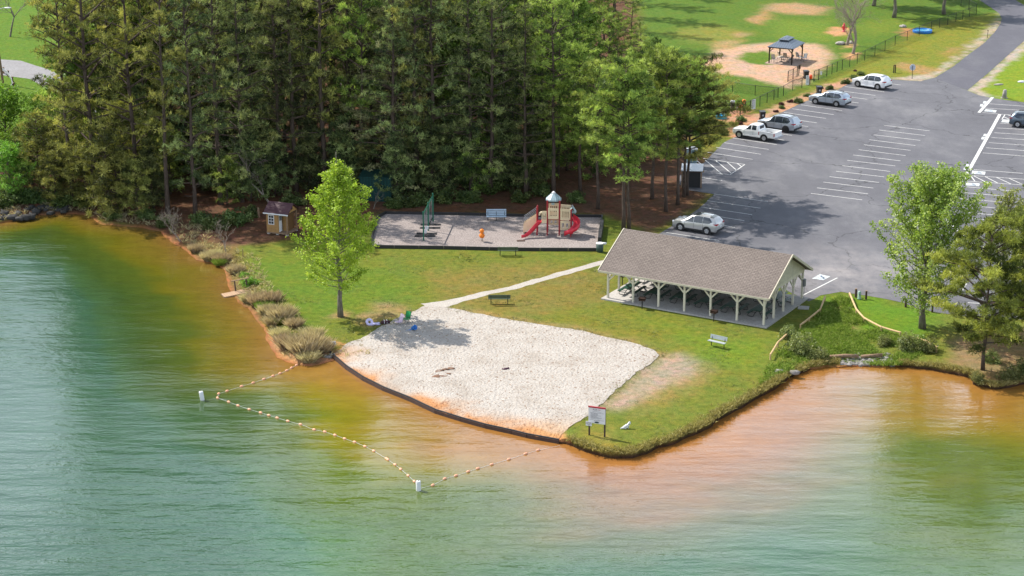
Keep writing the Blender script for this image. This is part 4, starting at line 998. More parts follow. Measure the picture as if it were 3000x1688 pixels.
for k, (a, c, r, lab) in enumerate([(1296, 1086, .42, 'elongated clod of brown mud on the sand, upper left one'), (1330, 1080, .5, 'elongated clod of brown mud on the sand, upper right one'), (1312, 1098, .55, 'largest brown mud clod in the middle of the beach'), (1287, 1106, .45, 'ragged brown mud clod nearest the water edging')]):
    b = MB()
    for q_ in range(4): b.blob((rnd.uniform(-r, r)*1.1, rnd.uniform(-.3, .3), .015), rnd.uniform(.12, .3), k*7+q_, 2, 0, .8, (1.3, .8, .14))
    o = b.build('mud_clod', M_mud, None, True); o.location = U(a, c); o.rotation_euler[2] = .35; tag(o, lab, 'mud', 'mud clods on the beach')
o = MB(); o.blob((0, 0, .04), .16, 4, 2, 0, .5, (1.2, .8, .5)); o.blob((.22, .1, .05), .13, 9, 2, 0, .5, (1, .9, .6)); o.blob((-.2, .05, .02), .07, 2, 1)
o = o.build('discarded_cloth', pm('plum_cloth', (.05, .015, .03), .9), None, True); o.location = U(1480, 1083); tag(o, 'small dark plum cloth scrap left on the open sand', 'cloth')
# ---------------------------------------------------------------- gangplank into the cove
d0, d1 = U(652, 866, -.38), U(772, 843, -.2); rd, LD = frame_from(d0, d1)
t = thing('gangplank', 'weathered wooden gangplank with one handrail dipping into the cove', 'gangplank', (d0.x, d0.y, -.4), rd, ry=-.06)
b = MB(); b.box((LD/2, .0, .0), (LD, 1.0, .06)); b.box((LD/2, -.46, -.07), (LD, .07, .14)); b.box((LD/2, .46, -.07), (LD, .07, .14)); b.build('deck', striped('gangplank_boards', (.42, .27, .16), (.06, .035, .02), 0, .2, .2), t)
for x in (LD*.36, LD*.64):
    b = MB(); b.box((x, .47, .45), (.1, .1, .95)); b.build('rail_post', M_brown, t)
b = MB(); b.box((LD*.5, .47, .95), (LD*.42, .12, .06)); b.build('handrail', M_wood2, t)
t = thing('snag', 'thin dark stick leaning in the grass beyond the gangplank', 'stick', U(829, 872), .0)
b = MB(); b.tube([(0, 0, 0), (-.2, .1, .35), (-.38, .15, .72)], [.035, .03, .02], 6); b.build('stick', M_brown, t)
t = thing('survey_stake', 'short pale stake in the grass at the wood shadow edge', 'stake', U(712, 752), .0)
b = MB(); b.box((0, 0, .35), (.06, .06, .7)); b.box((0, 0, .69), (.075, .075, .05)); b.build('stake', M_wood2, t)
# ---------------------------------------------------------------- swim area ropes and markers
def rope(name, label, px, ends):
    t = thing(name, label, 'swim rope', (0, 0, WZ)); P = [U(a, c, WZ) for a, c in px]
    full = ([U(*ends[0], WZ+.05)] if ends[0] else [])+P+([U(*ends[1], WZ+.05)] if ends[1] else [])
    b = MB(); b.tube([(p.x, p.y, .03) for p in full], .008, 4); b.build('rope', M_white, t)
    fl = pm('peach_float', (.70, .34, .20), .5, 0, .2, 8, .001)
    m0 = None
    for i, p in enumerate(P):
        q = P[min(i+1, len(P)-1)]-P[max(i-1, 0)]
        if m0 is None:
            b = MB()
            for s, r in ((-.17, .03), (-.16, .09), (-.08, .125), (.08, .125), (.16, .09), (.17, .03)): pass
            b.tube([(-.14, 0, 0), (-.12, 0, 0), (-.06, 0, 0), (.06, 0, 0), (.12, 0, 0), (.14, 0, 0)], [.03, .065, .09, .09, .065, .03], 10)
            o = b.build('float', fl, t, True); m0 = o
        else: o = m0.copy(); link(o, t)
        o.location = (p.x, p.y, .03); o.rotation_euler = (0, 0, math.atan2(q.y, q.x))
cv = lambda l: [(550+a/3.22, 1050+c/3.22) for a, c in l]
rope('swim_rope', 'long line of peach floats running from the reeds round to the marker', cv([(1028, 67), (980, 93), (935, 118), (872, 145), (805, 170), (720, 200), (618, 235), (508, 268), (372, 312), (292, 337), (282, 377), (387, 415), (475, 450), (581, 485), (688, 517), (765, 541), (845, 566), (945, 596), (1065, 627), (1193, 677), (1293, 697), (1390, 728), (1480, 762), (1575, 794), (1672, 834), (1755, 878), (1875, 950), (1888, 960), (1957, 1007), (2010, 1050), (2080, 1110), (2138, 1165)]), [(885, 1060), (1222, 1420)])
rope('swim_rope', 'short line of peach floats from the marker in toward the point', [(1268, 1423), (1303, 1404), (1336, 1395), (1372, 1383), (1400, 1374), (1441, 1362), (1491, 1347), (1540, 1331), (1577, 1320)], [(1232, 1430), (1640, 1305)])
for a, c, tilt, lab in [(593, 1172, -.12, 'white cylindrical marker buoy, leaning, beyond the bend of the rope'), (1226, 1437, 0, 'white cylindrical marker buoy where the two float lines meet')]:
    t = thing('marker_buoy', lab, 'buoy', U(a, c, WZ), 0, 'white marker buoys'); t.rotation_euler = (0, tilt, 0)
    b = MB(); b.lathe([(.13, -.4), (.16, -.3), (.16, .62), (.15, .66), (.1, .68)], 16); b.build('body', M_white, t, True)
    b = MB(); b.lathe([(.05, .675), (.05, .7), (.02, .71)], 8); b.build('cap', M_grey, t)
# ---------------------------------------------------------------- log rails, timber, bollards by the drainage swale
def lograil(label, px, h=.42):
    t = thing('log_rail', label, 'rail', (0, 0, 0), 0, 'low peeled log rails'); P = [U(a, c, h) for a, c in px]
    for p, q in zip(P, P[1:]):
        b = MB(); b.tube([p, p.lerp(q, .5)+Vector((0, 0, -.02)), q], [.075, .08, .07], 8); b.build('log', M_log, t)
    for p in P:
        b = MB(); b.tube([(p.x, p.y-.03, -.05), (p.x, p.y-.03, h+.06)], .065, 8); b.build('post', M_log, t)
lograil('long peeled log rail curving down the swale from the bollards', [(2489, 859), (2509, 906), (2531, 931), (2582, 958), (2638, 974)])
lograil('short peeled log rail below the tree, under the pine branches', [(2686, 990), (2712, 999), (2744, 1017)])
lograil('peeled log rail along the shelter side of the swale', [(2417, 869), (2403, 906), (2371, 932), (2345, 952)])
lograil('lower peeled log rail on the lawn beside the olive bush', [(2306, 978), (2279, 1003), (2257, 1039)])
t = thing('fallen_log', 'grey timber log lying above the white riprap', 'log', U(2430, 1049, -.1), .02)
b = MB(); e = U(2585, 1047, -.1)-U(2430, 1049, -.1); b.tube([(0, 0, .1), (e.x*.3, .05, .16), (e.x*.55, 0, .13)], [.14, .16, .13], 8); b.tube([(e.x*.6, .05, .1), (e.x, .2, .14)], [.12, .15], 8); b.build('timber', M_wood2, t, True)
bo0 = None
for a, c, lab in [(2507, 871, 'brown square bollard just left of the green pedestal'), (2537, 877, 'brown square bollard just right of the green pedestal'), (2653, 900, 'brown square bollard between pedestal and the broad maple'), (2731, 915, 'brown square bollard just behind the broad maple trunk'), (2800, 929, 'brown square bollard half hidden behind the pine')]:
    if bo0 is None:
        bo0 = thing('wooden_bollard', lab, 'bollard', U(a, c), .2, 'wooden bollards along the lot edge')
        b = MB(); b.box((0, 0, .36), (.15, .15, .72)); b.build('post', M_brown, bo0); b = MB(); b.box((0, 0, .735), (.155, .155, .04)); b.build('cap', M_wood2, bo0)
    else: dup(bo0, U(a, c), rnd.uniform(-.3, .5), lab)
t = thing('utility_pedestal', 'pale green rounded utility pedestal between two bollards', 'pedestal', U(2517, 877))
b = MB(); b.lathe([(.16, 0), (.16, .1), (.135, .12), (.135, .62), (.11, .7), (.04, .73)], 14); b.build('housing', pm('pale_utility_green', (.25, .38, .3), .5), t, True); b = MB(); b.box((0, -.14, .45), (.08, .02, .1)); b.build('latch', M_grey, t)
# ---------------------------------------------------------------- gazebos
def gazebo(pc, pl, pr, label, h=2.05):
    rz2, A = frame_from(pl, pc); B = (pr-pc).length
    t = thing('gazebo', label, 'gazebo', pl, rz2, 'metal roofed gazebos in the dog park')
    MR = striped('blue_grey_ribbed_roof', (.13, .16, .20), (.07, .09, .12), 0, .32, .16, .4, .3, .1)
    for x, y in ((0, 0), (A, 0), (0, B), (A, B)):
        b = MB(); b.box((x, y, h/2), (.14, .14, h))
        for dx, dy in (((1 if x == 0 else -1), 0), (0, (1 if y == 0 else -1))): b.bar((x, y, h-.55), (x+dx*.5, y+dy*.5, h-.03), .07, .09)
        b.build('post', M_slate, t)
    b = MB()
    for y in (0, B): b.box((A/2, y, h+.07), (A+.35, .14, .16))
    for x in (0, A): b.box((x, B/2, h+.069), (.14, B-.15, .158))
    b.build('beam', M_slate, t)
    def hip(x0, x1, y0, y1, z0, ix, iy, z1, name):
        b = MB(); b.add([(x0, y0, z0), (x1, y0, z0), (x1, y1, z0), (x0, y1, z0), (x0+ix, y0+iy, z1), (x1-ix, y0+iy, z1), (x1-ix, y1-iy, z1), (x0+ix, y1-iy, z1), (x0, y0, z0-.06), (x1, y0, z0-.06), (x1, y1, z0-.06), (x0, y1, z0-.06)],
              [(0, 1, 5, 4), (1, 2, 6, 5), (2, 3, 7, 6), (3, 0, 4, 7), (4, 5, 6, 7), (8, 9, 1, 0), (9, 10, 2, 1), (10, 11, 3, 2), (11, 8, 0, 3), (11, 10, 9, 8)]); return b.build(name, MR, t)
    hip(-.25, A+.25, -.25, B+.25, h+.17, A*.38, B*.34, h+.85, 'roof')
    b = MB(); b.box((A/2, B/2, h+.9), (A*.34, B*.42, .2)); b.build('vent_gap', M_black, t)
    hip(A*.27, A*.73, B*.22, B*.78, h+1.0, A*.2, B*.2, h+1.32, 'upper_roof')
    return t, rz2, A, B
gA, rzg, ga, gb = gazebo(U(2319, 191), U(2253, 185), U(2365, 175.5), 'gazebo with two tier blue grey metal roof over patio chairs')
o = sheet('paver_patio', None, .02, gravmat('patio_pavers', (.33, .24, .19), 3, .25, .01), 'tan paver patio under the gazebo', 1, 0, plan_pts=[loc(U(2253, 185), rzg, a, c).to_2d()[:] for a, c in ((-.5, -.5), (ga+.8, -.5), (ga+.8, gb+.4), (-.5, gb+.4))])
gp_ = U(1966, 326)
gazebo(gp_, gp_+Vector((-2.6, 1.7, 0)), gp_+Vector((2.6, 3.2, 0)), 'pale metal roofed gazebo glimpsed through the pines by the small dog run')
M_ch = pm('tan_mesh_fabric', (.42, .36, .3), .7, 0, .2, 6, .001)
def patio_chair(p, a, label, mat, recl=.3):
    t = thing('patio_chair', label, 'chair', p, a, 'patio chairs at the gazebo')
    b = MB(); b.box((0, 0, .42), (.5, .5, .05)); b.build('seat', mat, t)
    b = MB(); b.box((0, .3, .74), (.5, .05, .62), rx=-recl); b.build('backrest', mat, t)
    b = MB()
    for s in (-1, 1): b.tube([(s*.27, -.27, 0), (s*.27, -.25, .62), (s*.27, .24, .62)], .02, 5); b.tube([(s*.27, .34, 0), (s*.27, .24, .45), (s*.26, .42, 1.0)], .02, 5)
    b.build('frame', M_slate, t)
g_ = U(2253, 185)
for i, (x, y, a, lab, mt_) in enumerate([(.55, .5, .9, 'tan patio chair at the sunny near corner of the gazebo', M_ch), (1.5, 2.6, 2.9, 'tan patio chair near the back of the gazebo, facing out', M_ch), (.6, 3.0, 2.2, 'tan patio chair behind the near-left gazebo post', M_ch), (2.4, 1.4, -.9, 'black reclined patio chair in the gazebo shade', M_black), (3.7, 3.3, -2.2, 'white patio chair outside the far side of gazebo', M_white), (2.9, 3.7, 2.6, 'white patio chair just behind the gazebo', M_white)]):
    patio_chair(loc(g_, rzg, x, y, .03), rzg+a, lab, mt_, .55 if i == 3 else .25)
t = thing('patio_table', 'low pale patio table under the gazebo', 'table', loc(g_, rzg, 1.2, 1.4, .03), rzg)
b = MB(); b.lathe([(.5, .62), (.52, .64), (.5, .67)], 16); b.build('tabletop', M_ch, t)
b = MB(); b.cyl((0, 0, 0), .05, .62, 8); b.lathe([(.28, 0), (.28, .03), (.06, .06)], 10); b.build('pedestal', M_slate, t)
# ---------------------------------------------------------------- chain link fences
m_link, nt, out = newmat('black_chain_link')
tc = nt.nodes.new('ShaderNodeTexCoord'); sp_ = nt.nodes.new('ShaderNodeSeparateXYZ'); L(nt, tc.outputs['UV'], sp_.inputs[0])
u_ = math_(nt, 'ADD', sp_.outputs[0], sp_.outputs[1]); v_ = math_(nt, 'SUBTRACT', sp_.outputs[0], sp_.outputs[1])
k_ = math_(nt, 'MINIMUM', math_(nt, 'PINGPONG', u_, .035), math_(nt, 'PINGPONG', v_, .035))
wire = math_(nt, 'LESS_THAN', k_, .0042)
tr = nt.nodes.new('ShaderNodeBsdfTransparent'); db = nt.nodes.new('ShaderNodeBsdfPrincipled'); db.inputs['Base Color'].default_value = (.012, .014, .013, 1); db.inputs['Roughness'].default_value = .5
mx = nt.nodes.new('ShaderNodeMixShader'); L(nt, wire, mx.inputs[0]); L(nt, tr.outputs[0], mx.inputs[1]); L(nt, db.outputs[0], mx.inputs[2]); L(nt, mx.outputs[0], out.inputs[0])
def fence(label, px, h=1.25, group='black chain link fences', gate=False):
    t = thing('gate' if gate else 'chain_link_fence', label, 'gate' if gate else 'fence', (0, 0, 0), 0, group)
    P = [U(a, c) for a, c in px]
    for p in P:
        b = MB(); b.cyl(p, .04 if not gate else .05, h+.05, 8); b.build('post', M_black, t)
    b = MB()
    for p, q in zip(P, P[1:]): b.tube([(p.x, p.y, h), (q.x, q.y, h)], .028, 6)
    b.build('top_rail', M_black, t)
    if gate:
        b = MB()
        for p, q in zip(P, P[1:]): b.tube([(p.x, p.y, .12), (q.x, q.y, .12)], .025, 6); b.tube([(p.x, p.y, h*.55), (q.x, q.y, h*.55)], .02, 6)
        b.build('lower_rail', M_black, t)
    vs, fs, uv = [], [], []; s = 0
    for p, q in zip(P, P[1:]):
        l = (q-p).length; k = len(vs)
        vs += [(p.x, p.y, .03), (q.x, q.y, .03), (q.x, q.y, h-.02), (p.x, p.y, h-.02)]; uv += [(s, 0), (s+l, 0), (s+l, h), (s, h)]; fs.append((k, k+1, k+2, k+3)); s += l
    me = bpy.data.meshes.new('wire_mesh'); me.from_pydata(vs, [], fs); ul = me.uv_layers.new(); ul.data.foreach_set('uv', [x for p in uv for x in p]); me.materials.append(m_link)
    link(bpy.data.objects.new('wire_mesh', me), t)
def dense(px, k):
    out = []
    for a, c in zip(px, px[1:]):
        for i in range(k): out.append((a[0]+(c[0]-a[0])*i/k, a[1]+(c[1]-a[1])*i/k))
    return out+[px[-1]]
fence('long black chain link fence running uphill beside the road verge', dense([(2422, 224), (2467, 205), (2533, 178), (2622, 134), (2728, 91), (2800, 64), (2860, 43)], 3), 1.35)
fence('short tall fence end at the top of the dog park', [(2860, 43), (2838, 30), (2815, 18)], 1.6)
fence('black chain link fence behind the shrub bed, from gate to corner', [(2349, 258), (2322, 265), (2295, 281), (2279, 287), (2267, 293), (2247, 302), (2226, 312), (2198, 325)], 1.25)
fence('black chain link fence dividing the small dog run from the lawn', [(2279, 287), (2212, 280), (2146, 270), (2088, 262), (2030, 252)], 1.25)
fence('short lower fence return beside the orange dispenser', [(2168, 337), (2135, 333), (2090, 326)], 1.2)
fence('bare framed gate enclosure in front of the gazebo', [(2308, 240), (2323, 233), (2335, 225), (2340, 222)], 1.35, gate=True)
fence('black gate leaf between sign and shrub bed', [(2384, 240), (2398, 234), (2422, 224)], 1.35, gate=True)
fence('black gate panel beside the tall white rules sheet', [(2168, 337), (2183, 331), (2198, 325)], 1.25, gate=True)
# ---------------------------------------------------------------- dog park bits
def dispenser(p, label, mat):
    t = thing('bag_dispenser', label, 'dispenser', p, .3, 'dog bag dispensers')
    b = MB(); b.box((0, 0, .6), (.1, .1, 1.2)); b.build('post', M_brown, t)
    b = MB(); b.lathe([(.1, .72), (.2, .78), (.24, 1.0), (.2, 1.22), (.1, 1.28)], 10, (.06, -.08, 0)); b.build('dispenser_box', mat, t, True)
dispenser(U(2372, 248), 'red orange bag dispenser on a post by the main dog gate', M_redor)
dispenser(U(2168, 338), 'red orange bag dispenser on a post by the lower dog gate', M_redor)
dispenser(U(2177, 322), 'orange bag dispenser just inside the lower dog gate', M_orange)
def notice(p, a, w, h, z, label, post=True, lines=6):
    t = thing('notice_board', label, 'sign', p, a, 'white dog park notices')
    b = MB(); b.box((0, 0, z+h/2), (w, .03, h)); bd = b.build('board', M_white, t)
    b = MB()
    for k in range(lines): b.box((0, -.018, z+h*.85-k*h*.11), (w*(.7 if k % 2 else .8), .005, h*.025))
    b.box((0, -.018, z+h*.93), (w*.3, .005, h*.04)); b.build('printed_lines', M_ink, bd)
    if post:
        for s in (-.4, .4): b = MB(); b.box((s*w, .04, (z+h)/2), (.05, .05, z+h)); b.build('post', M_slate, t)
notice(U(2365, 250), .15, .42, 1.2, .05, 'tall white rules board by the main dog gate')
notice(U(2207, 321.5), .45, .55, 1.15, .08, 'tall white rules sheet hung on the fence by the lower gate')
notice(U(2159, 330), .1, .22, .6, .3, 'narrow white notice standing by the lower orange dispenser', True, 3)
notice(U(2405, 232), .4, .22, .45, .55, 'small white notice on the fence above the gate leaf', False, 3)
def wheelie(p, a, label, tape=True):
    t = thing('wheelie_bin', label, 'bin', p, a, 'black wheeled rubbish bins')
    b = MB(); vs = [(-.24, -.28, .1), (.24, -.28, .1), (.24, .26, .1), (-.24, .26, .1), (-.3, -.38, .98), (.3, -.38, .98), (.3, .36, .98), (-.3, .36, .98)]
    b.add(vs, [(3, 2, 1, 0), (0, 1, 5, 4), (1, 2, 6, 5), (2, 3, 7, 6), (3, 0, 4, 7), (4, 5, 6, 7)]); b.build('body', M_blk, t)
    b = MB(); b.slab([(-.33, -.42, .98), (.33, -.42, .98), (.33, .42, 1.0), (-.33, .42, 1.0)], (0, 0, .07)); b.tube([(-.25, .46, .98), (.25, .46, .98)], .025, 6); b.build('lid', M_blk, t)
    for s in (-.27, .27): b = MB(); b.tube([(s-.03, .28, .12), (s+.03, .28, .12)], .12, 10); b.build('wheel', M_black, t)
    if tape:      # small recycling style print
        b = MB()
        for x, z in ((-.06, .6), (.06, .6), (0, .7)): b.box((x, -.345, z), (.09, .012, .08), ry=.5)
        b.box((0, -.34, .52), (.2, .012, .02)); b.build('print', M_white, t)
wheelie(U(2233, 352), .1, 'black wheelie bin in the mulch in front of the grey SUV')
wheelie(U(2399, 278), .1, 'black wheelie bin beside the round shrub and silver wagon')
wheelie(U(2361, 231), .1, 'black wheelie bin inside the dog park gate', False)
t = thing('litter_bin', 'grey litter bin with pale lid by the lower dog gate', 'bin', U(2146, 318))
b = MB(); b.lathe([(.24, 0), (.26, .05), (.26, .75)], 12); b.build('drum', pm('brown_grey_slats', (.13, .1, .09), .7), t, True); b = MB(); b.lathe([(.29, .74), (.3, .82), (.22, .98), (.05, 1.02)], 12); b.build('lid', M_white, t, True)
t = thing('waste_station', 'small dark pet waste box by the gazebo gate', 'box', U(2341, 214))
b = MB(); b.box((0, 0, .35), (.08, .08, .7)); b.build('post', M_brown, t); b = MB(); b.box((0, -.05, .8), (.3, .2, .5)); b.build('box', M_brown, t)
t = thing('hydrant', 'red fire hydrant ornament in a dirt patch of the dog park', 'hydrant', U(2472, 93))
b = MB(); b.lathe([(.28, 0), (.28, .08), (.19, .1), (.18, .75), (.25, .78), (.25, .86), (.19, .9), (.15, 1.08), (.07, 1.16), (.05, 1.28)], 14); b.build('body', M_red, t, True)
for s in (-1, 1): b = MB(); b.tube([(s*.15, 0, .58), (s*.36, 0, .58)], .095, 8); b.build('nozzle', M_red, t)
for a, c, r, lab in [(2702, 95, 1.35, 'round blue paddling pool in the dirt beside the uphill fence'), (2113, 347, .62, 'round light blue paddling pool half hidden behind the pines')]:
    t = thing('paddling_pool', lab, 'paddling pool', U(a, c), 0, 'blue paddling pools')
    b = MB(); b.lathe([(r, 0), (r*1.04, .12), (r, .25), (r*1.04, .38), (r*.96, .42), (r*.9, .36), (r*.9, .06)], 24); b.build('wall', M_blue if a > 2500 else pm('cyan_plastic', (.03, .35, .55), .35), t, True)
    b = MB(); b.lathe([(r*.9, .28), (r*.5, .285)], 24); b.build('water', pm('pool_water', (.05, .3, .5), .05, 0, .1, 3, .002), t)
M_rock = gravmat('pale_fieldstone', (.30, .28, .25), 2.5, .35, .02)
for k, (a, c, r, lab) in enumerate([(2462, 131, .5, 'pale rounded boulder left of the two bare trees'), (2492, 128, .42, 'grey boulder between the two bare trees'), (2645, 80, .4, 'low pale rock in the grass beside the blue pool patch')]):
    b = MB(); b.blob((0, 0, r*.35), r, k+20, 2, 0, .3, (1.3, .9, .6)); o = b.build('boulder', M_rock, None, True); o.location = U(a, c); tag(o, lab, 'boulder', 'boulders in the dog park')
t = thing('stone_marker', 'upright pale stone marker on the grass corner by the lot', 'stone', U(2942, 288))
b = MB(); b.box((0, 0, .04), (.75, .55, .1)); b.build('base', M_rock, t); b = MB(); b.tube([(0, 0, .05), (.02, 0, .6), (.03, 0, .98), (.04, 0, 1.08)], [.3, .26, .22, .12], 9); b.build('stone', M_rock, t, True)
t = thing('flat_stone', 'flat pale stone lying in the grass right of the road', 'stone', U(2925, 249), .2)
b = MB(); b.blob((0, 0, .06), .42, 31, 2, 0, .2, (1.5, .7, .3)); b.build('slab', M_rock, t, True)
t = thing('post_sign', 'round backed white sign on a thin post beside the lot', 'sign', U(2672, 231))
b = MB(); b.cyl((0, 0, 0), .035, 1.7, 6); b.build('post', M_slate, t); b = MB(); b.slab([(.38*math.cos(a), .05, 1.45+.42*math.sin(a)) for a in [i*math.pi/8 for i in range(16)]], (0, .03, 0)); b.build('plate', pm('pale_sign_back', (.5, .53, .58), .4, .3), t)
t = thing('water_tap', 'dark double standpipe on the verge behind the white SUV', 'standpipe', U(2618, 214))
for s in (0, .22):
    b = MB(); b.box((s, s*.5, .5), (.12, .12, 1.0 if s == 0 else 1.1)); b.build('post', M_slate, t)
b = MB(); b.box((.1, 0, 1.02), (.25, .1, .08)); b.build('tap', M_rust, t)
t = thing('verge_stake', 'thin rust coloured stake on the verge near the road bend', 'stake', U(2893, 111))
b = MB(); b.box((0, 0, .55), (.06, .06, 1.1), ry=.06); b.box((-.03, 0, 1.05), (.09, .09, .12)); b.build('stake', M_rust, t)
# dumpster pen and portable toilet behind the pines
p = U(2000, 549)
t = thing('dumpster_pen', 'black walled dumpster pen with pale roof behind the pine trunks', 'enclosure', p, -.12)
b = MB(); b.box((.85, .9, .85), (1.8, 1.8, 1.7)); b.build('wall', M_blk, t)
b = MB(); b.slab([(-.2, -.2, 1.72), (2.0, -.2, 1.72), (2.0, 2.0, 1.95), (-.2, 2.0, 1.95)], (0, 0, .07)); b.build('roof', M_greychain, t)
for x in (-.1, 1.85): b = MB(); b.box((x, -.12, .85), (.12, .12, 1.7)); b.build('corner_post', M_wood2, t)
b = MB(); b.bar((-.05, -.1, 1.68), (1.8, -.1, 1.68), .08, .1); b.build('door_beam', M_brown, t)
t = thing('portable_toilet', 'pale blue portable toilet behind the pine trunks', 'portable toilet', U(2012, 492), -.1)
b = MB(); b.box((.5, .5, 1.0), (1.1, 1.1, 2.0)); b.build('cabin', M_paleblue, t); b = MB(); b.slab([(-.1, -.1, 2.0), (1.1, -.1, 2.0), (1.1, 1.1, 2.0), (-.1, 1.1, 2.0)], (0, 0, .06)); b.tube([(.1, .5, 2.08), (.9, .5, 2.08)], .12, 8); b.build('roof', M_white, t)
b = MB(); b.box((.5, -.07, .95), (.8, .04, 1.8)); b.build('door', pm('blue_door', (.2, .3, .38), .5), t)
# ---------------------------------------------------------------- guardrail, lamps
t = thing('guardrail', 'curved silver guardrail on timber posts beside the grey lane', 'guardrail', (0, 0, 0))
P = [U(a, c) for a, c in [(-120, 330), (-40, 306), (0, 291), (24, 278), (38, 262), (34, 244), (22, 226), (8, 216), (-40, 206)]]
b = MB()
for p, q in zip(P, P[1:]): b.bar((p.x, p.y, .6), (q.x, q.y, .6), .05, .34)
b.build('rail', M_greychain, t)
for p in P: b = MB(); b.box((p.x+.1, p.y+.1, .4), (.2, .2, .85)); b.build('post', M_wood2, t)
t = thing('street_lamp', 'leaning wooden street lamp pole at the lane with a pale arm', 'street lamp', U(9, 247), 0, 'street lamps')
b = MB(); b.tube([(0, 0, 0), (-.35, 0, 6), (-.6, 0, 10.5)], [.17, .14, .11], 8); b.build('pole', M_wood2, t)
b = MB(); b.tube([(-.5, 0, 8.9), (.2, -.3, 9.5), (1.1, -.5, 9.75)], .05, 6); b.build('arm', M_greychain, t)
b = MB(); b.blob((1.5, -.55, 9.72), .3, 3, 2, 0, .05, (1.6, .6, .35)); b.build('lamp_head', M_white, t, True)
t = thing('street_lamp', 'street lamp reaching in over the verge at the picture edge', 'street lamp', U(3040, 312), 0, 'street lamps')
b = MB(); b.cyl((0, 0, 0), .09, 2.9, 8); b.build('pole', M_greychain, t)
b = MB(); b.tube([(0, 0, 2.85), (-.9, 0, 3.0), (-1.6, 0, 3.0)], .05, 6); b.build('arm', M_greychain, t)
b = MB(); b.blob((-2.1, 0, 3.0), .34, 4, 2, 0, .05, (1.6, .7, .4)); b.build('lamp_head', M_white, t, True)
# ---------------------------------------------------------------- vehicles
M_glass = pm('tinted_glass', (.02, .026, .035), .06, 0, .2, 2, 0, .9)
M_tyre = pm('tyre_rubber', (.012, .012, .013), .8, 0, .2, 8, .003)
M_rim = pm('alloy_rim', (.55, .56, .58), .3, .7, .1, 6, 0)
M_rimk = pm('black_rim', (.02, .02, .022), .35, .3, .1, 6, 0)
M_tail = pm('tail_lamp', (.35, .012, .02), .2, 0, .15, 5, 0, .6)
M_clad = pm('black_cladding', (.022, .022, .024), .6, 0, .2, 5, .001)
M_hl = pm('headlamp', (.6, .62, .65), .12, .2, .1, 5, 0, .8)
def carpaint(name, c, metal): return pm(name, c, .32, metal, .05, 1.5, 0, .5, .7)
def hull(mb, ST, m=0):
    rings = []
    for x, zb, zm, zt, w, wt in ST:
        half = [(w*.86, zb), (w*.99, zb+.12), (w, (zb+zm)/2+.05), (w*.985, zm), ((w*.985+wt)/2+.02 if zt-zm > .3 else w*.93, (zm+zt)/2), (wt, zt-.03), (wt*.8, zt), (0, zt+.02)]
        rings.append([(x, -a, z) for a, z in half]+[(x, a, z) for a, z in half[-2::-1]])
    k = len(rings[0]); vs = [p for r in rings for p in r]; fs = []
    for i in range(len(rings)-1):
        for j in range(k-1): fs.append((i*k+j, (i+1)*k+j, (i+1)*k+j+1, i*k+j+1))
        fs.append((i*k+k-1, (i+1)*k+k-1, (i+1)*k, i*k))
    fs.append(tuple(range(k))); fs.append(tuple((len(rings)-1)*k+j for j in range(k-1, -1, -1)))
    mb.add(vs, fs, m)
def side_z(ST, x):
    for a, b in zip(ST, ST[1:]):
        if a[0] <= x <= b[0]:
            t = (x-a[0])/(b[0]-a[0]); return [p+(q-p)*t for p, q in zip(a, b)]
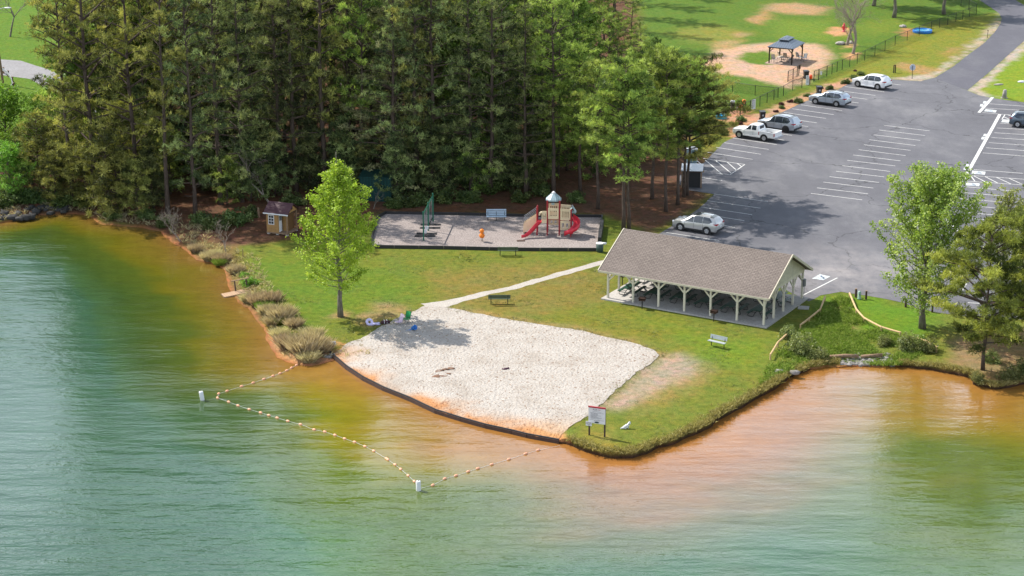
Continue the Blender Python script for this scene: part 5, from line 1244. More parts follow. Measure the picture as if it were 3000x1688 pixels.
def car(label, paint, ST, LENc, axles, kind, side, front, rear, rim, rails=None, sunroof=False, clad=True, wr=.36, truck=False, glass=None, spokes=5, group='parked vehicles in the lot'):
    """local +x = toward the tail, driver side = -y; side=-1 means the driver side faces us"""
    hw = ST[len(ST)//2][4]
    pf, pr = U(*front), U(*rear); d = (pr-pf); a = math.atan2(d.y, d.x)
    mid = (pf+pr)/2; xm = (axles[0]+axles[1])/2
    c, s = math.cos(a), math.sin(a); yo = side*hw*.93
    o = Vector((mid.x-(c*xm-s*yo), mid.y-(s*xm+c*yo), .025))
    t = thing(kind, label, 'pickup' if truck else 'car', o, a, group)
    mb = MB(); hull(mb, ST)
    body = mb.build('body', paint, t, True)
    bm = bmesh.new(); bm.from_mesh(body.data); bmesh.ops.recalc_face_normals(bm, faces=bm.faces); bm.to_mesh(body.data); bm.free()
    try: body.data.set_sharp_from_angle(angle=RAD(42))
    except Exception: pass
    for sy in (-1, 1):
        for wins in glass:
            b = MB()
            def P(x, u):
                x_, zb, zm, zt, w, wt = side_z(ST, x)
                z0, z1 = zm, zt-.03; y0, y1 = w*.985, wt; ym = (w*.985+wt)/2+.02
                z = z0+(z1-z0)*u
                y = y0+(ym-y0)*u/.5 if u < .5 else ym+(y1-ym)*(u-.5)/.5
                return (x, sy*(y+.014), z+.004)
            xa_, xb_ = min(q[0] for q in wins), max(q[0] for q in wins)
            xs_ = sorted(set([xa_+(xb_-xa_)*i/8 for i in range(9)]+[q[0] for q in ST if xa_ < q[0] < xb_]+[q[0] for q in wins]))
            cols = []
            for xx in xs_:
                us = []
                for (ax0, u0), (ax1, u1) in zip(wins, wins[1:]+wins[:1]):
                    if ax0 == ax1:
                        if abs(ax0-xx) < 1e-6: us += [u0, u1]
                    elif min(ax0, ax1)-1e-9 <= xx <= max(ax0, ax1)+1e-9: us.append(u0+(u1-u0)*(xx-ax0)/(ax1-ax0))
                lo_, hi_ = min(us), max(us); m_ = min(max(.5, lo_), hi_)
                cols.append([P(xx, lo_), P(xx, m_), P(xx, hi_)])
            vs = [p for c in cols for p in c]
            b.add(vs, [(i*3+j, i*3+3+j, i*3+4+j, i*3+1+j) for i in range(len(cols)-1) for j in (0, 1)])
            b.build('window', M_glass, t)
    st = ST
    def cross(i0, i1, shrink, name, mat, u0=.1, u1=.9):
        A, B = st[i0], st[i1]
        def pt(S_, k): return (S_[0], k*(S_[5]-.07), S_[3]+.0)
        n = Vector((-(B[3]-A[3]), 0, (B[0]-A[0]))).normalized()*.022
        if n.z < 0: n = -n
        def lerp(u, k): return Vector(pt(A, k)).lerp(Vector(pt(B, k)), u)+n
        b = MB(); b.add([lerp(u0, -1), lerp(u1, -1), lerp(u1, 1), lerp(u0, 1)], [(0, 1, 2, 3)]); b.build(name, mat, t)
    cross(*( (4, 5) ), 0, 'windscreen', M_glass, .12, .93)
    if not truck: cross(len(st)-4, len(st)-3, 0, 'rear_window', M_glass, .12, .86)
    if sunroof: cross(5, 6, 0, 'sunroof', M_glass, .1, 1.0)
    for ax_ in axles:
        for sy in (-1, 1):
            y = sy*hw
            b = MB(); seg = [(ax_+(wr+.09)*math.cos(q), y+sy*.012, wr+(wr+.09)*math.sin(q)) for q in [RAD(-25)+RAD(230)*i/14 for i in range(15)]]
            b.add(seg, [tuple(range(15))]); b.build('wheel_arch', M_clad if clad else M_blk, t)
            b = MB(); prof = [(.0, .0), (wr*.62, 0), (wr*.96, .01), (wr, .05), (wr, .19), (wr*.95, .22), (0, .22)]
            vs, fs = [], []; n = 20
            for r, q in prof[1:-1]:
                for k in range(n): vs.append((ax_+r*math.cos(2*math.pi*k/n), y+sy*(.035-q), wr+r*math.sin(2*math.pi*k/n)))
            for i in range(len(prof)-3):
                for k in range(n): fs.append((i*n+k, i*n+(k+1) % n, (i+1)*n+(k+1) % n, (i+1)*n+k))
            fs.append(tuple(range(n))); b.add(vs, fs); wh = b.build('wheel', M_tyre, t)
            b = MB()
            vs = [(ax_+wr*.62*math.cos(2*math.pi*k/20), y+sy*.034, wr+wr*.62*math.sin(2*math.pi*k/20)) for k in range(20)]+[(ax_+wr*.54*math.cos(2*math.pi*k/20), y+sy*.042, wr+wr*.54*math.sin(2*math.pi*k/20)) for k in range(20)]
            b.add(vs, [(k, (k+1) % 20, 20+(k+1) % 20, 20+k) for k in range(20)])
            for k in range(spokes):
                q = 2*math.pi*k/spokes+.3; dv = Vector((math.cos(q), 0, math.sin(q))); nv = Vector((-math.sin(q), 0, math.cos(q)))
                c0 = Vector((ax_, y+sy*.045, wr)); w0, w1 = (.05, .075) if spokes < 8 else (.025, .035)
                b.add([c0+nv*w0, c0-nv*w0, c0+dv*wr*.57-nv*w1, c0+dv*wr*.57+nv*w1], [(0, 1, 2, 3)])
            b.build('rim', rim, wh)
    x0_, zb0 = st[0][0], st[0][1]; e = st[-1]
    for sy in (-1, 1):
        b = MB(); z = st[1][2]-.1; b.slab([(.02, sy*.42, z), (.1, sy*hw*.95, z+.03), (.32, sy*hw*1.003, z+.1), (.1, sy*hw*.9, z+.16), (.04, sy*.45, z+.12)], (-.02, 0, .0)); b.build('headlamp', M_hl, t)
        b = MB(); xe = e[0]
        if truck: b.box((xe-.03, sy*(hw-.09), .86), (.1, .18, .32))
        else:
            zt = st[-2][2]-.02
            b.slab([(xe-.42, sy*(hw+.004), zt), (xe-.06, sy*(hw*.93), zt+.05), (xe+.012, sy*hw*.55, zt+.03), (xe+.012, sy*hw*.55, zt-.1), (xe-.03, sy*hw*.93, zt-.12)], (0, sy*.012, .0))
        b.build('tail_lamp', M_tail, t)
        b = MB(); xm_ = st[4][0]+.28; zm_ = side_z(ST, xm_)[2]; b.blob((xm_, sy*(hw+.1), zm_+.1), .1, 2, 1, 0, .05, (.7, 1.1, .75)); b.build('mirror', paint if not clad else M_clad, t, True)
        b = MB()
        for hx in ((2.0, 3.0) if not truck else (2.35,)): b.box((hx, sy*(hw+.012), side_z(ST, hx)[2]-.1), (.2, .03, .035))
        b.build('door_handle', paint, t)
        b = MB(); b.box(((axles[0]+axles[1])/2, sy*(hw+.006), side_z(ST, 2.2)[1]+.1), (axles[1]-axles[0]-wr*2-.16, .04, .14)); b.build('sill', M_clad if clad else paint, t)
        b = MB()
        for gx in ((1.32, 2.28, 3.22) if not truck else (1.5, 2.62)):
            S_ = side_z(ST, gx); b.box((gx, sy*(hw+.002), (S_[1]+.2+S_[2])/2), (.014, .012, S_[2]-S_[1]-.25))
        b.build('door_seam', M_clad, t)
        if rails:
            xa, xb = rails; za = side_z(ST, xa+.05)[3]; wv = side_z(ST, (xa+xb)/2)[5]*.9
            b = MB(); b.tube([(xa, sy*wv, za+.0), (xa+.12, sy*wv, za+.08), ((xa+xb)/2, sy*wv, side_z(ST, (xa+xb)/2)[3]+.085), (xb-.12, sy*wv, side_z(ST, xb)[3]+.085), (xb, sy*wv, side_z(ST, xb)[3])], .03, 6); b.build('roof_rail', M_clad, t)
    b = MB(); b.box((.0, 0, st[0][1]+.12), (.06, hw*1.5, .2)); b.box((e[0]-.02, 0, e[1]+.1), (.1, hw*1.75, .2)); b.build('bumper', M_clad if clad else (M_rim if truck else M_clad), t)
    b = MB(); b.box((e[0]+.02, 0, (e[1]+.42 if not truck else .62)), (.02, .34, .13)); b.build('number_plate', M_white, t)
    return t
def suv(L_, hw, h, s=1.0, hood=1.0, tail=.0):
    k = L_/4.65; dh = h-1.68
    return [(0, .38, .72, .78, hw*.76, hw*.6), (.1*k, .28, .86*hood, .9*hood, hw*.92, hw*.78), (.45*k, .25, .96*hood, 1.0*hood, hw*.985, hw*.84), (.95*k, .24, 1.0*hood, 1.05*hood, hw, hw*.86), (1.22*k, .24, 1.02*hood, 1.09*hood, hw, hw*.84), (1.98*k, .24, 1.0, 1.60+dh, hw, hw*.70), (2.75*k, .24, 1.02, 1.68+dh, hw, hw*.71), (3.7*k, .25, 1.04, 1.64+dh, hw, hw*.69), (4.22*k, .27, 1.08, 1.54+dh, hw*.985, hw*.66), (4.53*k, .3, 1.1, 1.14+tail, hw*.95, hw*.78), (4.63*k, .36, .9, .96, hw*.9, hw*.74)]
def suvglass(k):
    return [[(1.36*k, .04), (2.22*k, .04), (2.22*k, .96), (2.04*k, .96), (1.7*k, .62)], [(2.26*k, .04), (3.14*k, .04), (3.14*k, .96), (2.26*k, .96)], [(3.18*k, .04), (3.86*k, .06), (4.12*k, .42), (3.8*k, .95), (3.18*k, .96)]]
car('silver SUV with glass sunroof parked alone behind the shelter', carpaint('silver_paint', (.50, .49, .48), .45), suv(4.65, .92, 1.69), 4.65, (.93, 3.64), 'parked_car', -1, (1995, 677), (2069, 688.5), M_rim, None, True, True, .36, glass=suvglass(1))
car('white SUV parked at the far end of the lot by round shrubs', carpaint('white_paint_car', (.72, .72, .73), .0), suv(4.74, .96, 1.7), 4.74, (.95, 3.77), 'parked_car', -1, (2512, 255), (2572, 264.3), M_rim, None, False, False, .37, glass=suvglass(1.02), spokes=9)
car('pale silver blue estate car with roof rails and black cladding', carpaint('silver_blue_paint', (.40, .45, .51), .5), suv(4.86, .93, 1.66), 4.86, (.98, 3.73), 'parked_car', -1, (2389, 306.2), (2450, 314.5), M_rim, (1.95, 4.0), False, True, .36, glass=suvglass(1.045), spokes=9)
car('grey silver SUV with black wheels beside the white pickup', carpaint('lunar_silver_paint', (.36, .39, .43), .5), suv(4.84, .98, 1.79), 4.84, (.98, 3.8), 'parked_car', -1, (2237, 379.5), (2303, 390), M_rimk, (1.95, 4.0), False, True, .38, glass=suvglass(1.04), spokes=5)
car('dark slate blue SUV backed in at the right border row', carpaint('slate_blue_paint', (.085, .115, .15), .5), suv(4.6, .92, 1.68), 4.6, (.93, 3.64), 'parked_car', 1, (3056, 380), (2976, 374), M_rim, (1.95, 3.8), False, True, .36, glass=suvglass(.99), spokes=7)
TK = [(0, .45, .8, .85, .72, .6), (.1, .38, .95, 1.0, .84, .72), (.5, .36, 1.04, 1.08, .89, .78), (1.05, .36, 1.06, 1.12, .9, .8), (1.45, .36, 1.08, 1.14, .9, .78), (2.1, .36, 1.1, 1.66, .9, .66), (2.6, .36, 1.1, 1.72, .9, .66), (3.1, .36, 1.1, 1.68, .9, .66), (3.2, .36, 1.09, 1.6, .9, .64), (3.32, .36, 1.08, 1.12, .9, .8), (3.36, .4, 1.0, 1.05, .88, .8)]
WPT = carpaint('white_paint_truck', (.74, .73, .71), .0)
tk = car('white extended cab pickup parked beside the grey SUV', WPT, TK, 5.3, (.92, 4.0), 'pickup_truck', -1, (2163, 404.5), (2241, 416), M_rim, None, False, False, .38, True, [[(1.62, .1), (2.34, .1), (2.34, .9), (2.14, .9), (1.9, .6)], [(2.44, .1), (3.0, .1), (2.98, .9), (2.44, .9)]], 6)
b = MB()
for sy in (-1, 1): b.box((4.33, sy*.86, .8), (1.9, .09, .62)); 
b.box((3.42, 0, .8), (.06, 1.6, .6)); b.box((4.33, 0, .55), (1.86, 1.62, .08)); b.build('bed', WPT, tk)
b = MB(); b.box((5.26, 0, .82), (.07, 1.72, .56)); b.build('tailgate', WPT, tk)
b = MB(); b.box((5.38, 0, .5), (.2, 1.7, .2)); b.build('rear_bumper', M_rim, tk)
b = MB(); b.add([(3.24, -.52, 1.18), (3.24, .52, 1.18), (3.19, .5, 1.58), (3.19, -.5, 1.58)], [(0, 1, 2, 3)]); b.v = [(x+.06, y, z) for x, y, z in b.v]; b.build('rear_window', M_glass, tk)
for sy in (-1, 1): b = MB(); b.box((5.24, sy*.88, .86), (.1, .1, .3)); b.build('tail_lamp', M_tail, tk)
# ================================================================ plants
B_pine = barkmat('pine_bark', (.035, .025, .02), (.13, .095, .075))
B_grey = barkmat('grey_bark', (.07, .06, .05), (.24, .21, .17))
B_bare = barkmat('bare_twig_bark', (.14, .115, .095), (.36, .30, .25))
P_olive = leafmat('olive_needles', (.036, .046, .013), (.205, .22, .052), (.58, .56, .155), .33, .02, .2, .01)
P_green = leafmat('green_needles', (.038, .068, .015), (.175, .255, .048), (.47, .57, .13), .35, .02, .2, .012)
P_dark = leafmat('dark_needles', (.022, .035, .013), (.11, .142, .05), (.40, .44, .16), .3, .02, .28, .015)
P_pale = leafmat('pale_feathery_needles', (.12, .12, .06), (.30, .285, .14), (.50, .46, .25), .35, .02, .1)
P_lime = leafmat('lime_maple_leaves', (.13, .20, .012), (.29, .41, .035), (.48, .56, .10), .42, .02, .04, .005)
P_mgreen = leafmat('green_maple_leaves', (.10, .19, .025), (.27, .39, .06), (.50, .58, .18), .44, .03, .05, .005)
P_bright = leafmat('bright_broad_leaves', (.075, .15, .016), (.16, .28, .03), (.28, .41, .08), .38, .02)
P_bush = leafmat('bush_leaves', (.035, .06, .018), (.085, .13, .034), (.2, .25, .08), .3, .02)
P_obush = leafmat('olive_bush_leaves', (.09, .11, .035), (.18, .21, .065), (.32, .33, .13), .35, .02)
P_redb = leafmat('maroon_bush_leaves', (.03, .01, .012), (.07, .022, .025), (.13, .05, .05), .25, .02)
P_straw = leafmat('dry_straw_blades', (.17, .135, .075), (.43, .35, .225), (.62, .53, .37), .42, .01, .18, .03)
P_bank = leafmat('bank_grass_blades', (.12, .105, .028), (.27, .225, .085), (.44, .36, .18), .35, .01)
P_marsh = leafmat('marsh_grass_blades', (.08, .11, .018), (.165, .225, .035), (.33, .34, .11), .38, .01)
P_thin = leafmat('thin_spring_leaves', (.12, .14, .03), (.24, .26, .07), (.4, .4, .15), .4, .02)
def rv(r): 
    z = r.uniform(-1, 1); a = r.uniform(0, 6.2832); q = math.sqrt(1-z*z); return Vector((q*math.cos(a), q*math.sin(a), z))
def tuft(mb, p, r, n, ln, wd, t, up=.45):
    for _ in range(n):
        d = rv(r); d.z += up; d.normalize(); s = d.cross(rv(r))
        if s.length < .05: continue
        s.normalize(); l = ln*r.uniform(.6, 1.25); w = wd*r.uniform(.7, 1.3)
        q = p+d*l; m = p+d*l*.45
        b = len(mb.v); mb.v += [(p-s*w*.35)[:], (m+s*w)[:], q[:], (m-s*w)[:]]; tt = min(1, max(0, t+r.gauss(0, .13))); mb.t += [tt]*4
        mb.f.append([b, b+1, b+2, b+3]); mb.m.append(0)
def pine_mesh(seed, Hh, cb, Rm, dens=9.0, droop=.0, prof=1, rag=.5, tl=.36, gap=.8, lean=0, bare=6):
    r = random.Random(seed); tr = MB(); cr = MB(); R0 = .0095*Hh+.03
    N_ = 9; dx, dy = r.uniform(-.03, .03)+lean, r.uniform(-.02, .02); tp = []
    for i in range(N_+1):
        u = i/N_; tp.append(Vector((dx*Hh*u+r.uniform(-.1, .1)*(u > 0), dy*Hh*u+r.uniform(-.1, .1)*(u > 0), Hh*u*.98)))
    tr.tube(tp, [R0*(1-.9*(i/N_)**1.1)*(1.25 if i == 0 else 1) for i in range(N_+1)], 7)
    def at(z):
        u = max(0, min(.999, z/(Hh*.98)))*N_; i = int(u); return tp[i].lerp(tp[i+1], u-i)
    z = cb*Hh; a0 = r.uniform(0, 6)
    while z < Hh*.97:
        t = (z/Hh-cb)/(1-cb); n = r.choice((2, 3, 3, 4)) if prof != 2 else r.choice((4, 5, 5))
        if prof == 1: pr = (1-t)**.62*(.55+.75*min(1, t*2.6))
        elif prof == 2: pr = (1-t)**.85*(.85+.3*min(1, t*5))
        else: pr = (1-t)**.5*(.35+.9*min(1, t*1.6))
        for k in range(n):
            az = a0+k*6.283/n+r.uniform(-.5, .5); Ll = max(.5, Rm*pr*r.uniform(1-rag, 1.12)); el = r.uniform(.05, .4)+t*.45-droop*(1-t)
            d = Vector((math.cos(az), math.sin(az), 0)); s = at(z+r.uniform(-.25, .25)); up = math.tan(el)
            pts_ = [s+d*Ll*u+Vector((0, 0, Ll*u*up*(1-.35*u)))+Vector((r.uniform(-.1, .1), r.uniform(-.1, .1), r.uniform(-.06, .06)))*Ll*u*.6 for u in (0, .35, .7, 1)]
            rb = min(.11, .018+.018*Ll); tr.tube(pts_, [rb, rb*.75, rb*.5, .012], 4, 0, False)
            lt = r.gauss(.5, .2)
            nc = int(Ll*1.5)+1
            for c_ in range(nc):
                u = min(1.06, .26+.8*((c_+r.random())/nc)**.8); i = min(2, int(u/.3334)); q0 = pts_[i].lerp(pts_[min(3, i+1)], min(u*3-i, 1.15))
                w = .09*Ll*(1.35-u)+.05; q0 = q0+Vector((r.gauss(0, w), r.gauss(0, w), r.gauss(.04, .06)))
                ct = lt+r.gauss(-.02, .2); sd = r.uniform(.17, .32)
                for _ in range(int(Ll*dens/nc*r.uniform(.6, 1.4))):
                    tuft(cr, q0+Vector((r.gauss(0, sd), r.gauss(0, sd), r.gauss(.03, sd*.5))), r, 12, tl, .024, ct, .5)
        z += gap*r.uniform(.7, 1.3)*(1-.35*t); a0 += 2.4
    tuft(cr, tp[-1], r, 40, tl*1.2, .03, .6, .8)
    for _ in range(bare):
        z = r.uniform(.35, 1.0)*cb*Hh; az = r.uniform(0, 6.28); l = r.uniform(.5, 1.8); s = at(z)
        tr.tube([s, s+Vector((math.cos(az)*l*.6, math.sin(az)*l*.6, r.uniform(-.1, .25))), s+Vector((math.cos(az)*l, math.sin(az)*l, r.uniform(-.35, .3)))], [.035, .022, .01], 3, 0, False)
    return tr, cr
def leaf(mb, p, r, sz, t, up=.3):
    n = rv(r); n.z = abs(n.z)+up; n.normalize(); a = n.orthogonal().normalized(); b_ = n.cross(a); th = r.uniform(0, 6.28)
    u = (a*math.cos(th)+b_*math.sin(th))*sz*r.uniform(.6, 1.25); v = n.cross(u)*.42
    b = len(mb.v); mb.v += [(p-u*.5)[:], (p+v)[:], (p+u*.6)[:], (p-v)[:]]; tt = min(1, max(0, t+r.gauss(0, .16))); mb.t += [tt]*4; mb.f.append([b, b+1, b+2, b+3]); mb.m.append(0)
def maple_mesh(seed, Hh, hb, Rm, nl, leafn, lsz=.2, peak=.3, elev=(.75, 1.05), stems=1, tr_r=.19, top=.12, clump=.3):
    r = random.Random(seed); tr = MB(); cr = MB()
    tp = [Vector((r.uniform(-.12, .12)*min(1, i), r.uniform(-.12, .12)*min(1, i), Hh*.93*i/9)) for i in range(10)]
    tr.tube(tp, [tr_r*(1.3 if i == 0 else 1)*(1-i/9.6)+.012 for i in range(10)], 9)
    def at(z):
        u = max(0, min(.999, z/(Hh*.93)))*9; i = int(u); return tp[i].lerp(tp[i+1], u-i)
    for k in range(nl):
        t = (k+.5)/nl; t = t**.85; z = Hh*(hb+(.93-hb)*t); az = k*2.39996+r.uniform(-.4, .4)
        pr = (.45+.55*min(1, t/peak)) if t < peak else 1-(1-top)*((t-peak)/(1-peak))**1.15
        Ll = Rm*pr*r.uniform(.72, 1.15)/math.cos(r.uniform(*elev)*.75); el = r.uniform(*elev)*(.55+.5*min(1, t*1.8))+.22*t
        d = Vector((math.cos(az)*math.cos(el), math.sin(az)*math.cos(el), math.sin(el))); s = at(z*.93)
        c = Vector((0, 0, .12))*Ll
        pts_ = [s, s+d*Ll*.33-c*.5, s+d*Ll*.67-c*.2, s+d*Ll+c*.5]
        rb = .02+.009*Ll*(1.2-t); tr.tube(pts_, [rb, rb*.7, rb*.45, .008], 4, 0, False)
        lt = r.gauss(.5, .1)
        for _ in range(int(leafn*Ll/Rm)):
            u = .12+.9*r.random()**.62; i = min(2, int(u/.3334)); q = pts_[i].lerp(pts_[i+1], min(1.08, u*3-i))
            w = clump*(1.55-1.25*u)+.08; q = q+Vector((r.gauss(0, w), r.gauss(0, w), r.gauss(0, w*.8)))
            for _ in range(8): leaf(cr, q+Vector((r.gauss(0, .11), r.gauss(0, .11), r.gauss(0, .1))), r, lsz, lt)
    return tr, cr
def bare_mesh(seed, Hh, spread=.5, depth=4, r0=.1, fork=3, flat=.25, up=.3):
    r = random.Random(seed); mb = MB()
    def grow(p, d, l, rad, k):
        pts_ = [p]; q = p; dd = d.copy()
        for _ in range(3):
            dd = (dd+rv(r)*.22+Vector((0, 0, up*.12))).normalized(); q = q+dd*l/3; pts_.append(q)
        mb.tube(pts_, [rad, rad*.85, rad*.7, rad*.55], 5 if k > 2 else 3, 0, False)
        if k <= 0: return
        for _ in range(fork if k > 1 else fork+1):
            i = r.choice((1, 2, 3, 3)); nd = (dd+rv(r)*spread*1.5+Vector((0, 0, up*.35))).normalized()
            grow(pts_[i], nd, l*r.uniform(.55, .85), max(.008, rad*.5), k-1)
    grow(Vector((0, 0, 0)), Vector((flat, 0, 1)).normalized(), Hh*.36, r0, depth)
    return mb
def bush_mesh(seed, R_, n, lsz=.13, sq=(1, 1, .8), clumps=14, t0=.5):
    r = random.Random(seed); cr = MB(); st = MB()
    for _ in range(clumps):
        d = rv(r); d.z = abs(d.z); c = Vector((d.x*sq[0], d.y*sq[1], d.z*sq[2]))*R_*r.uniform(.25, .85); st.tube([(0, 0, 0), c*.5+Vector((0, 0, .08)), c], [.025, .018, .008], 3, 0, False)
        lt = r.gauss(t0, .13); rr = R_*r.uniform(.22, .42)
        for _ in range(int(n/clumps)):
            leaf(cr, c+rv(r)*rr*r.random()**.4, r, lsz, lt, .2)
    cr.v = [(x, y, max(.01, z)) for x, y, z in cr.v]
    return st, cr
def blades_mesh(seed, R_, n, h, w=.03, t0=.5, lean=.5, sq=1.0):
    r = random.Random(seed); cr = MB()
    for _ in range(n):
        a = r.uniform(0, 6.28); q = R_*math.sqrt(r.random()); p = Vector((q*math.cos(a), q*math.sin(a)*sq, 0)); d = Vector((r.gauss(0, lean*.5)+p.x*.5*lean/R_, r.gauss(0, lean*.5)+p.y*.5*lean/R_, 1)).normalized()
        l = h*r.uniform(.5, 1.15); s = d.cross(rv(r)).normalized()*w; tt = min(1, max(0, r.gauss(t0, .2)))
        b = len(cr.v); cr.v += [(p-s)[:], (p+s)[:], (p+d*l*.6+s*.7+Vector((d.x, d.y, 0))*l*.05)[:], (p+d*l+Vector((d.x, d.y, -.1))*l*.25)[:]]; cr.t += [tt]*4; cr.f.append([b, b+1, b+2, b+3]); cr.m.append(0)
    return cr
def plant(name, label, cat, p, tr, cr, mt, mc, group=None, rz=0, sc=1, pn=('trunk', 'crown')):
    t = thing(name, label, cat, p, rz, group); t.scale = (sc,)*3
    if tr is not None: tr.build(pn[0], mt, t, True)
    if cr is not None: cr.build(pn[1], mc, t, False, True)
    return t
# ---------------------------------------------------------------- the two maples
tr, cr = maple_mesh(3, 14.9, .16, 4.2, 92, 46, .165, .24, (.42, .82), 1, .2, .05, .17)
plant('maple_tree', 'lime green young maple standing alone on the lawn by the beach', 'tree', G(998, 928), tr, cr, B_grey, P_lime, 'maples', .4)
tr, cr = maple_mesh(9, 13.9, .10, 5.3, 104, 54, .165, .42, (.62, .95), 1, .24, .20, .30)
plant('maple_tree', 'broad mid green maple between the lot and the swale', 'tree', G(2702, 962), tr, cr, B_grey, P_mgreen, 'maples', 1.3)
# ---------------------------------------------------------------- pine prototypes
PROT = {}
for nm, mat_, seed, kw in [
    ('olive_a', P_olive, 21, dict(Hh=23, cb=.08, Rm=5.6, dens=8, rag=.62, prof=1, gap=1.0)), ('olive_b', P_olive, 22, dict(Hh=22, cb=.13, Rm=5.2, dens=8, rag=.65, prof=1, gap=1.0)), ('olive_c', P_olive, 27, dict(Hh=24, cb=.22, Rm=4.7, dens=8, rag=.6, prof=3, gap=1.0)),
    ('green_a', P_green, 23, dict(Hh=21, cb=.33, Rm=4.4, dens=9, rag=.55, prof=3, gap=.9)), ('green_b', P_green, 24, dict(Hh=20, cb=.3, Rm=4.0, dens=10, rag=.55, prof=1)),
    ('dark_a', P_dark, 25, dict(Hh=23, cb=.08, Rm=4.6, dens=7, rag=.6, prof=2, droop=.12, gap=1.1)), ('dark_b', P_dark, 26, dict(Hh=21, cb=.12, Rm=4.8, dens=8, rag=.65, prof=1, gap=1.0)),
    ('pale', P_pale, 28, dict(Hh=22, cb=.06, Rm=5.6, dens=8, rag=.45, prof=2, droop=.14, tl=.3, gap=1.0))]:
    tr, cr = pine_mesh(seed, **kw); PROT[nm] = [tr, cr, mat_, None]
LOOK = {'olive_a': 'olive green pine', 'olive_b': 'olive green pine', 'olive_c': 'tall olive pine', 'green_a': 'bright green pine', 'green_b': 'green pine', 'dark_a': 'dark conifer', 'dark_b': 'dark green pine', 'pale': 'pale feathery conifer'}
def pine(kind, px, py, label, group, sc=1.0, rz=None, zs=None):
    p = G(px, py); tr, cr, mt, proto = PROT[kind]; rz = rnd.uniform(0, 6.28) if rz is None else rz
    s = (sc, sc, sc*(zs or 1))
    if proto is None:
        o = plant('pine_tree', label, 'tree', p, tr, cr, B_pine, mt, group, rz); PROT[kind][3] = o; o.scale = s; return o
    return dup(proto, p, rz, label, group, s)
COLP = [(215, 'above the cove boulders'), (300, 'leaning over the cove corner'), (385, 'over the cove bend'), (470, 'left of the leafless shore shrub'), (560, 'above the leafless shore shrub'), (640, 'above the thin bare sapling'), (720, 'above the shrubs left of shed'), (800, 'above the shed roof'), (880, 'above the shed porch'), (965, 'left of the lime maple top'), (1050, 'right behind the lime maple top'), (1130, 'above the dark green hut'), (1210, 'left above the swing set'), (1290, 'right above the swing set'), (1370, 'above the orange spring rider'), (1450, 'above the pale blue bench'), (1530, 'left above the play tower'), (1610, 'above the play tower roof'), (1690, 'right above the play tower')]
rows = [(572, 'front row of the wood', 0), (512, 'second row of the wood', 40), (448, 'third row of the wood', 0), (380, 'fourth row of the wood', 40), (305, 'fifth row of the wood', 0), (215, 'sixth row of the wood', 40), (120, 'rearmost row of the wood', 0)]
for ry, rn, off in rows:
    for x, ph in COLP:
        px = x+off+rnd.uniform(-24, 24); py = ry+rnd.uniform(-18, 18)
        if ry == 572:
            py = np.interp(px, [200, 310, 390, 470, 560, 640, 760, 900, 1060, 1150, 1700], [592, 612, 600, 618, 640, 600, 572, 564, 556, 566, 580])+rnd.uniform(-8, 8)
            if 1080 < px < 1150: py -= 20
            if px > 1650: continue
        if ry < 300 and px < 250: continue
        if ry < 200 and px > 1620: continue
        if ry < 400 and (px < 160+(400-ry)*.15): continue
        if px > 1720: continue
        if px < 640: k = rnd.choice(['olive_a', 'olive_b', 'olive_c', 'olive_a', 'dark_b'])
        elif px < 1060: k = rnd.choice(['dark_a', 'dark_b', 'dark_a', 'olive_c', 'dark_b'])
        elif px < 1330: k = rnd.choice(['dark_a', 'dark_b', 'olive_c', 'green_b'])
        else: k = rnd.choice(['green_a', 'green_b', 'green_a', 'dark_b'])
        if ry == 572 and 1260 < px < 1560: k = rnd.choice(['dark_a', 'dark_b'])
        sc = rnd.uniform(.85, 1.08)*(.95 if px > 1330 else 1)
        pine(k, px, py, '%s in the %s, %s' % (LOOK[k], rn, ph), 'pines of the wood behind the playground', sc, None, 1.28 if px < 1330 else 1.12)
pine('pale', 1165, 552, 'pale feathery conifer standing out at the front of the dark wood', 'pines of the wood behind the playground', 1.02, 1.0)
pine('pale', 1030, 470, 'second pale feathery conifer, darker and partly hidden in the wood', 'pines of the wood behind the playground', .9, 2.0)
for nm, mat_, seed, kw in [('young_a', P_dark, 31, dict(Hh=7.5, cb=.04, Rm=2.5, dens=12, rag=.5, prof=2, gap=.5, bare=0)), ('young_b', P_green, 32, dict(Hh=6, cb=.05, Rm=2.2, dens=12, rag=.55, prof=1, gap=.5, bare=0)), ('young_c', P_olive, 33, dict(Hh=7, cb=.04, Rm=2.9, dens=11, rag=.6, prof=1, gap=.5, bare=0))]:
    tr, cr = pine_mesh(seed, **kw); PROT[nm] = [tr, cr, mat_, None]
yk = {'young_a': 'young dark conifer', 'young_b': 'young green pine', 'young_c': 'young olive pine'}
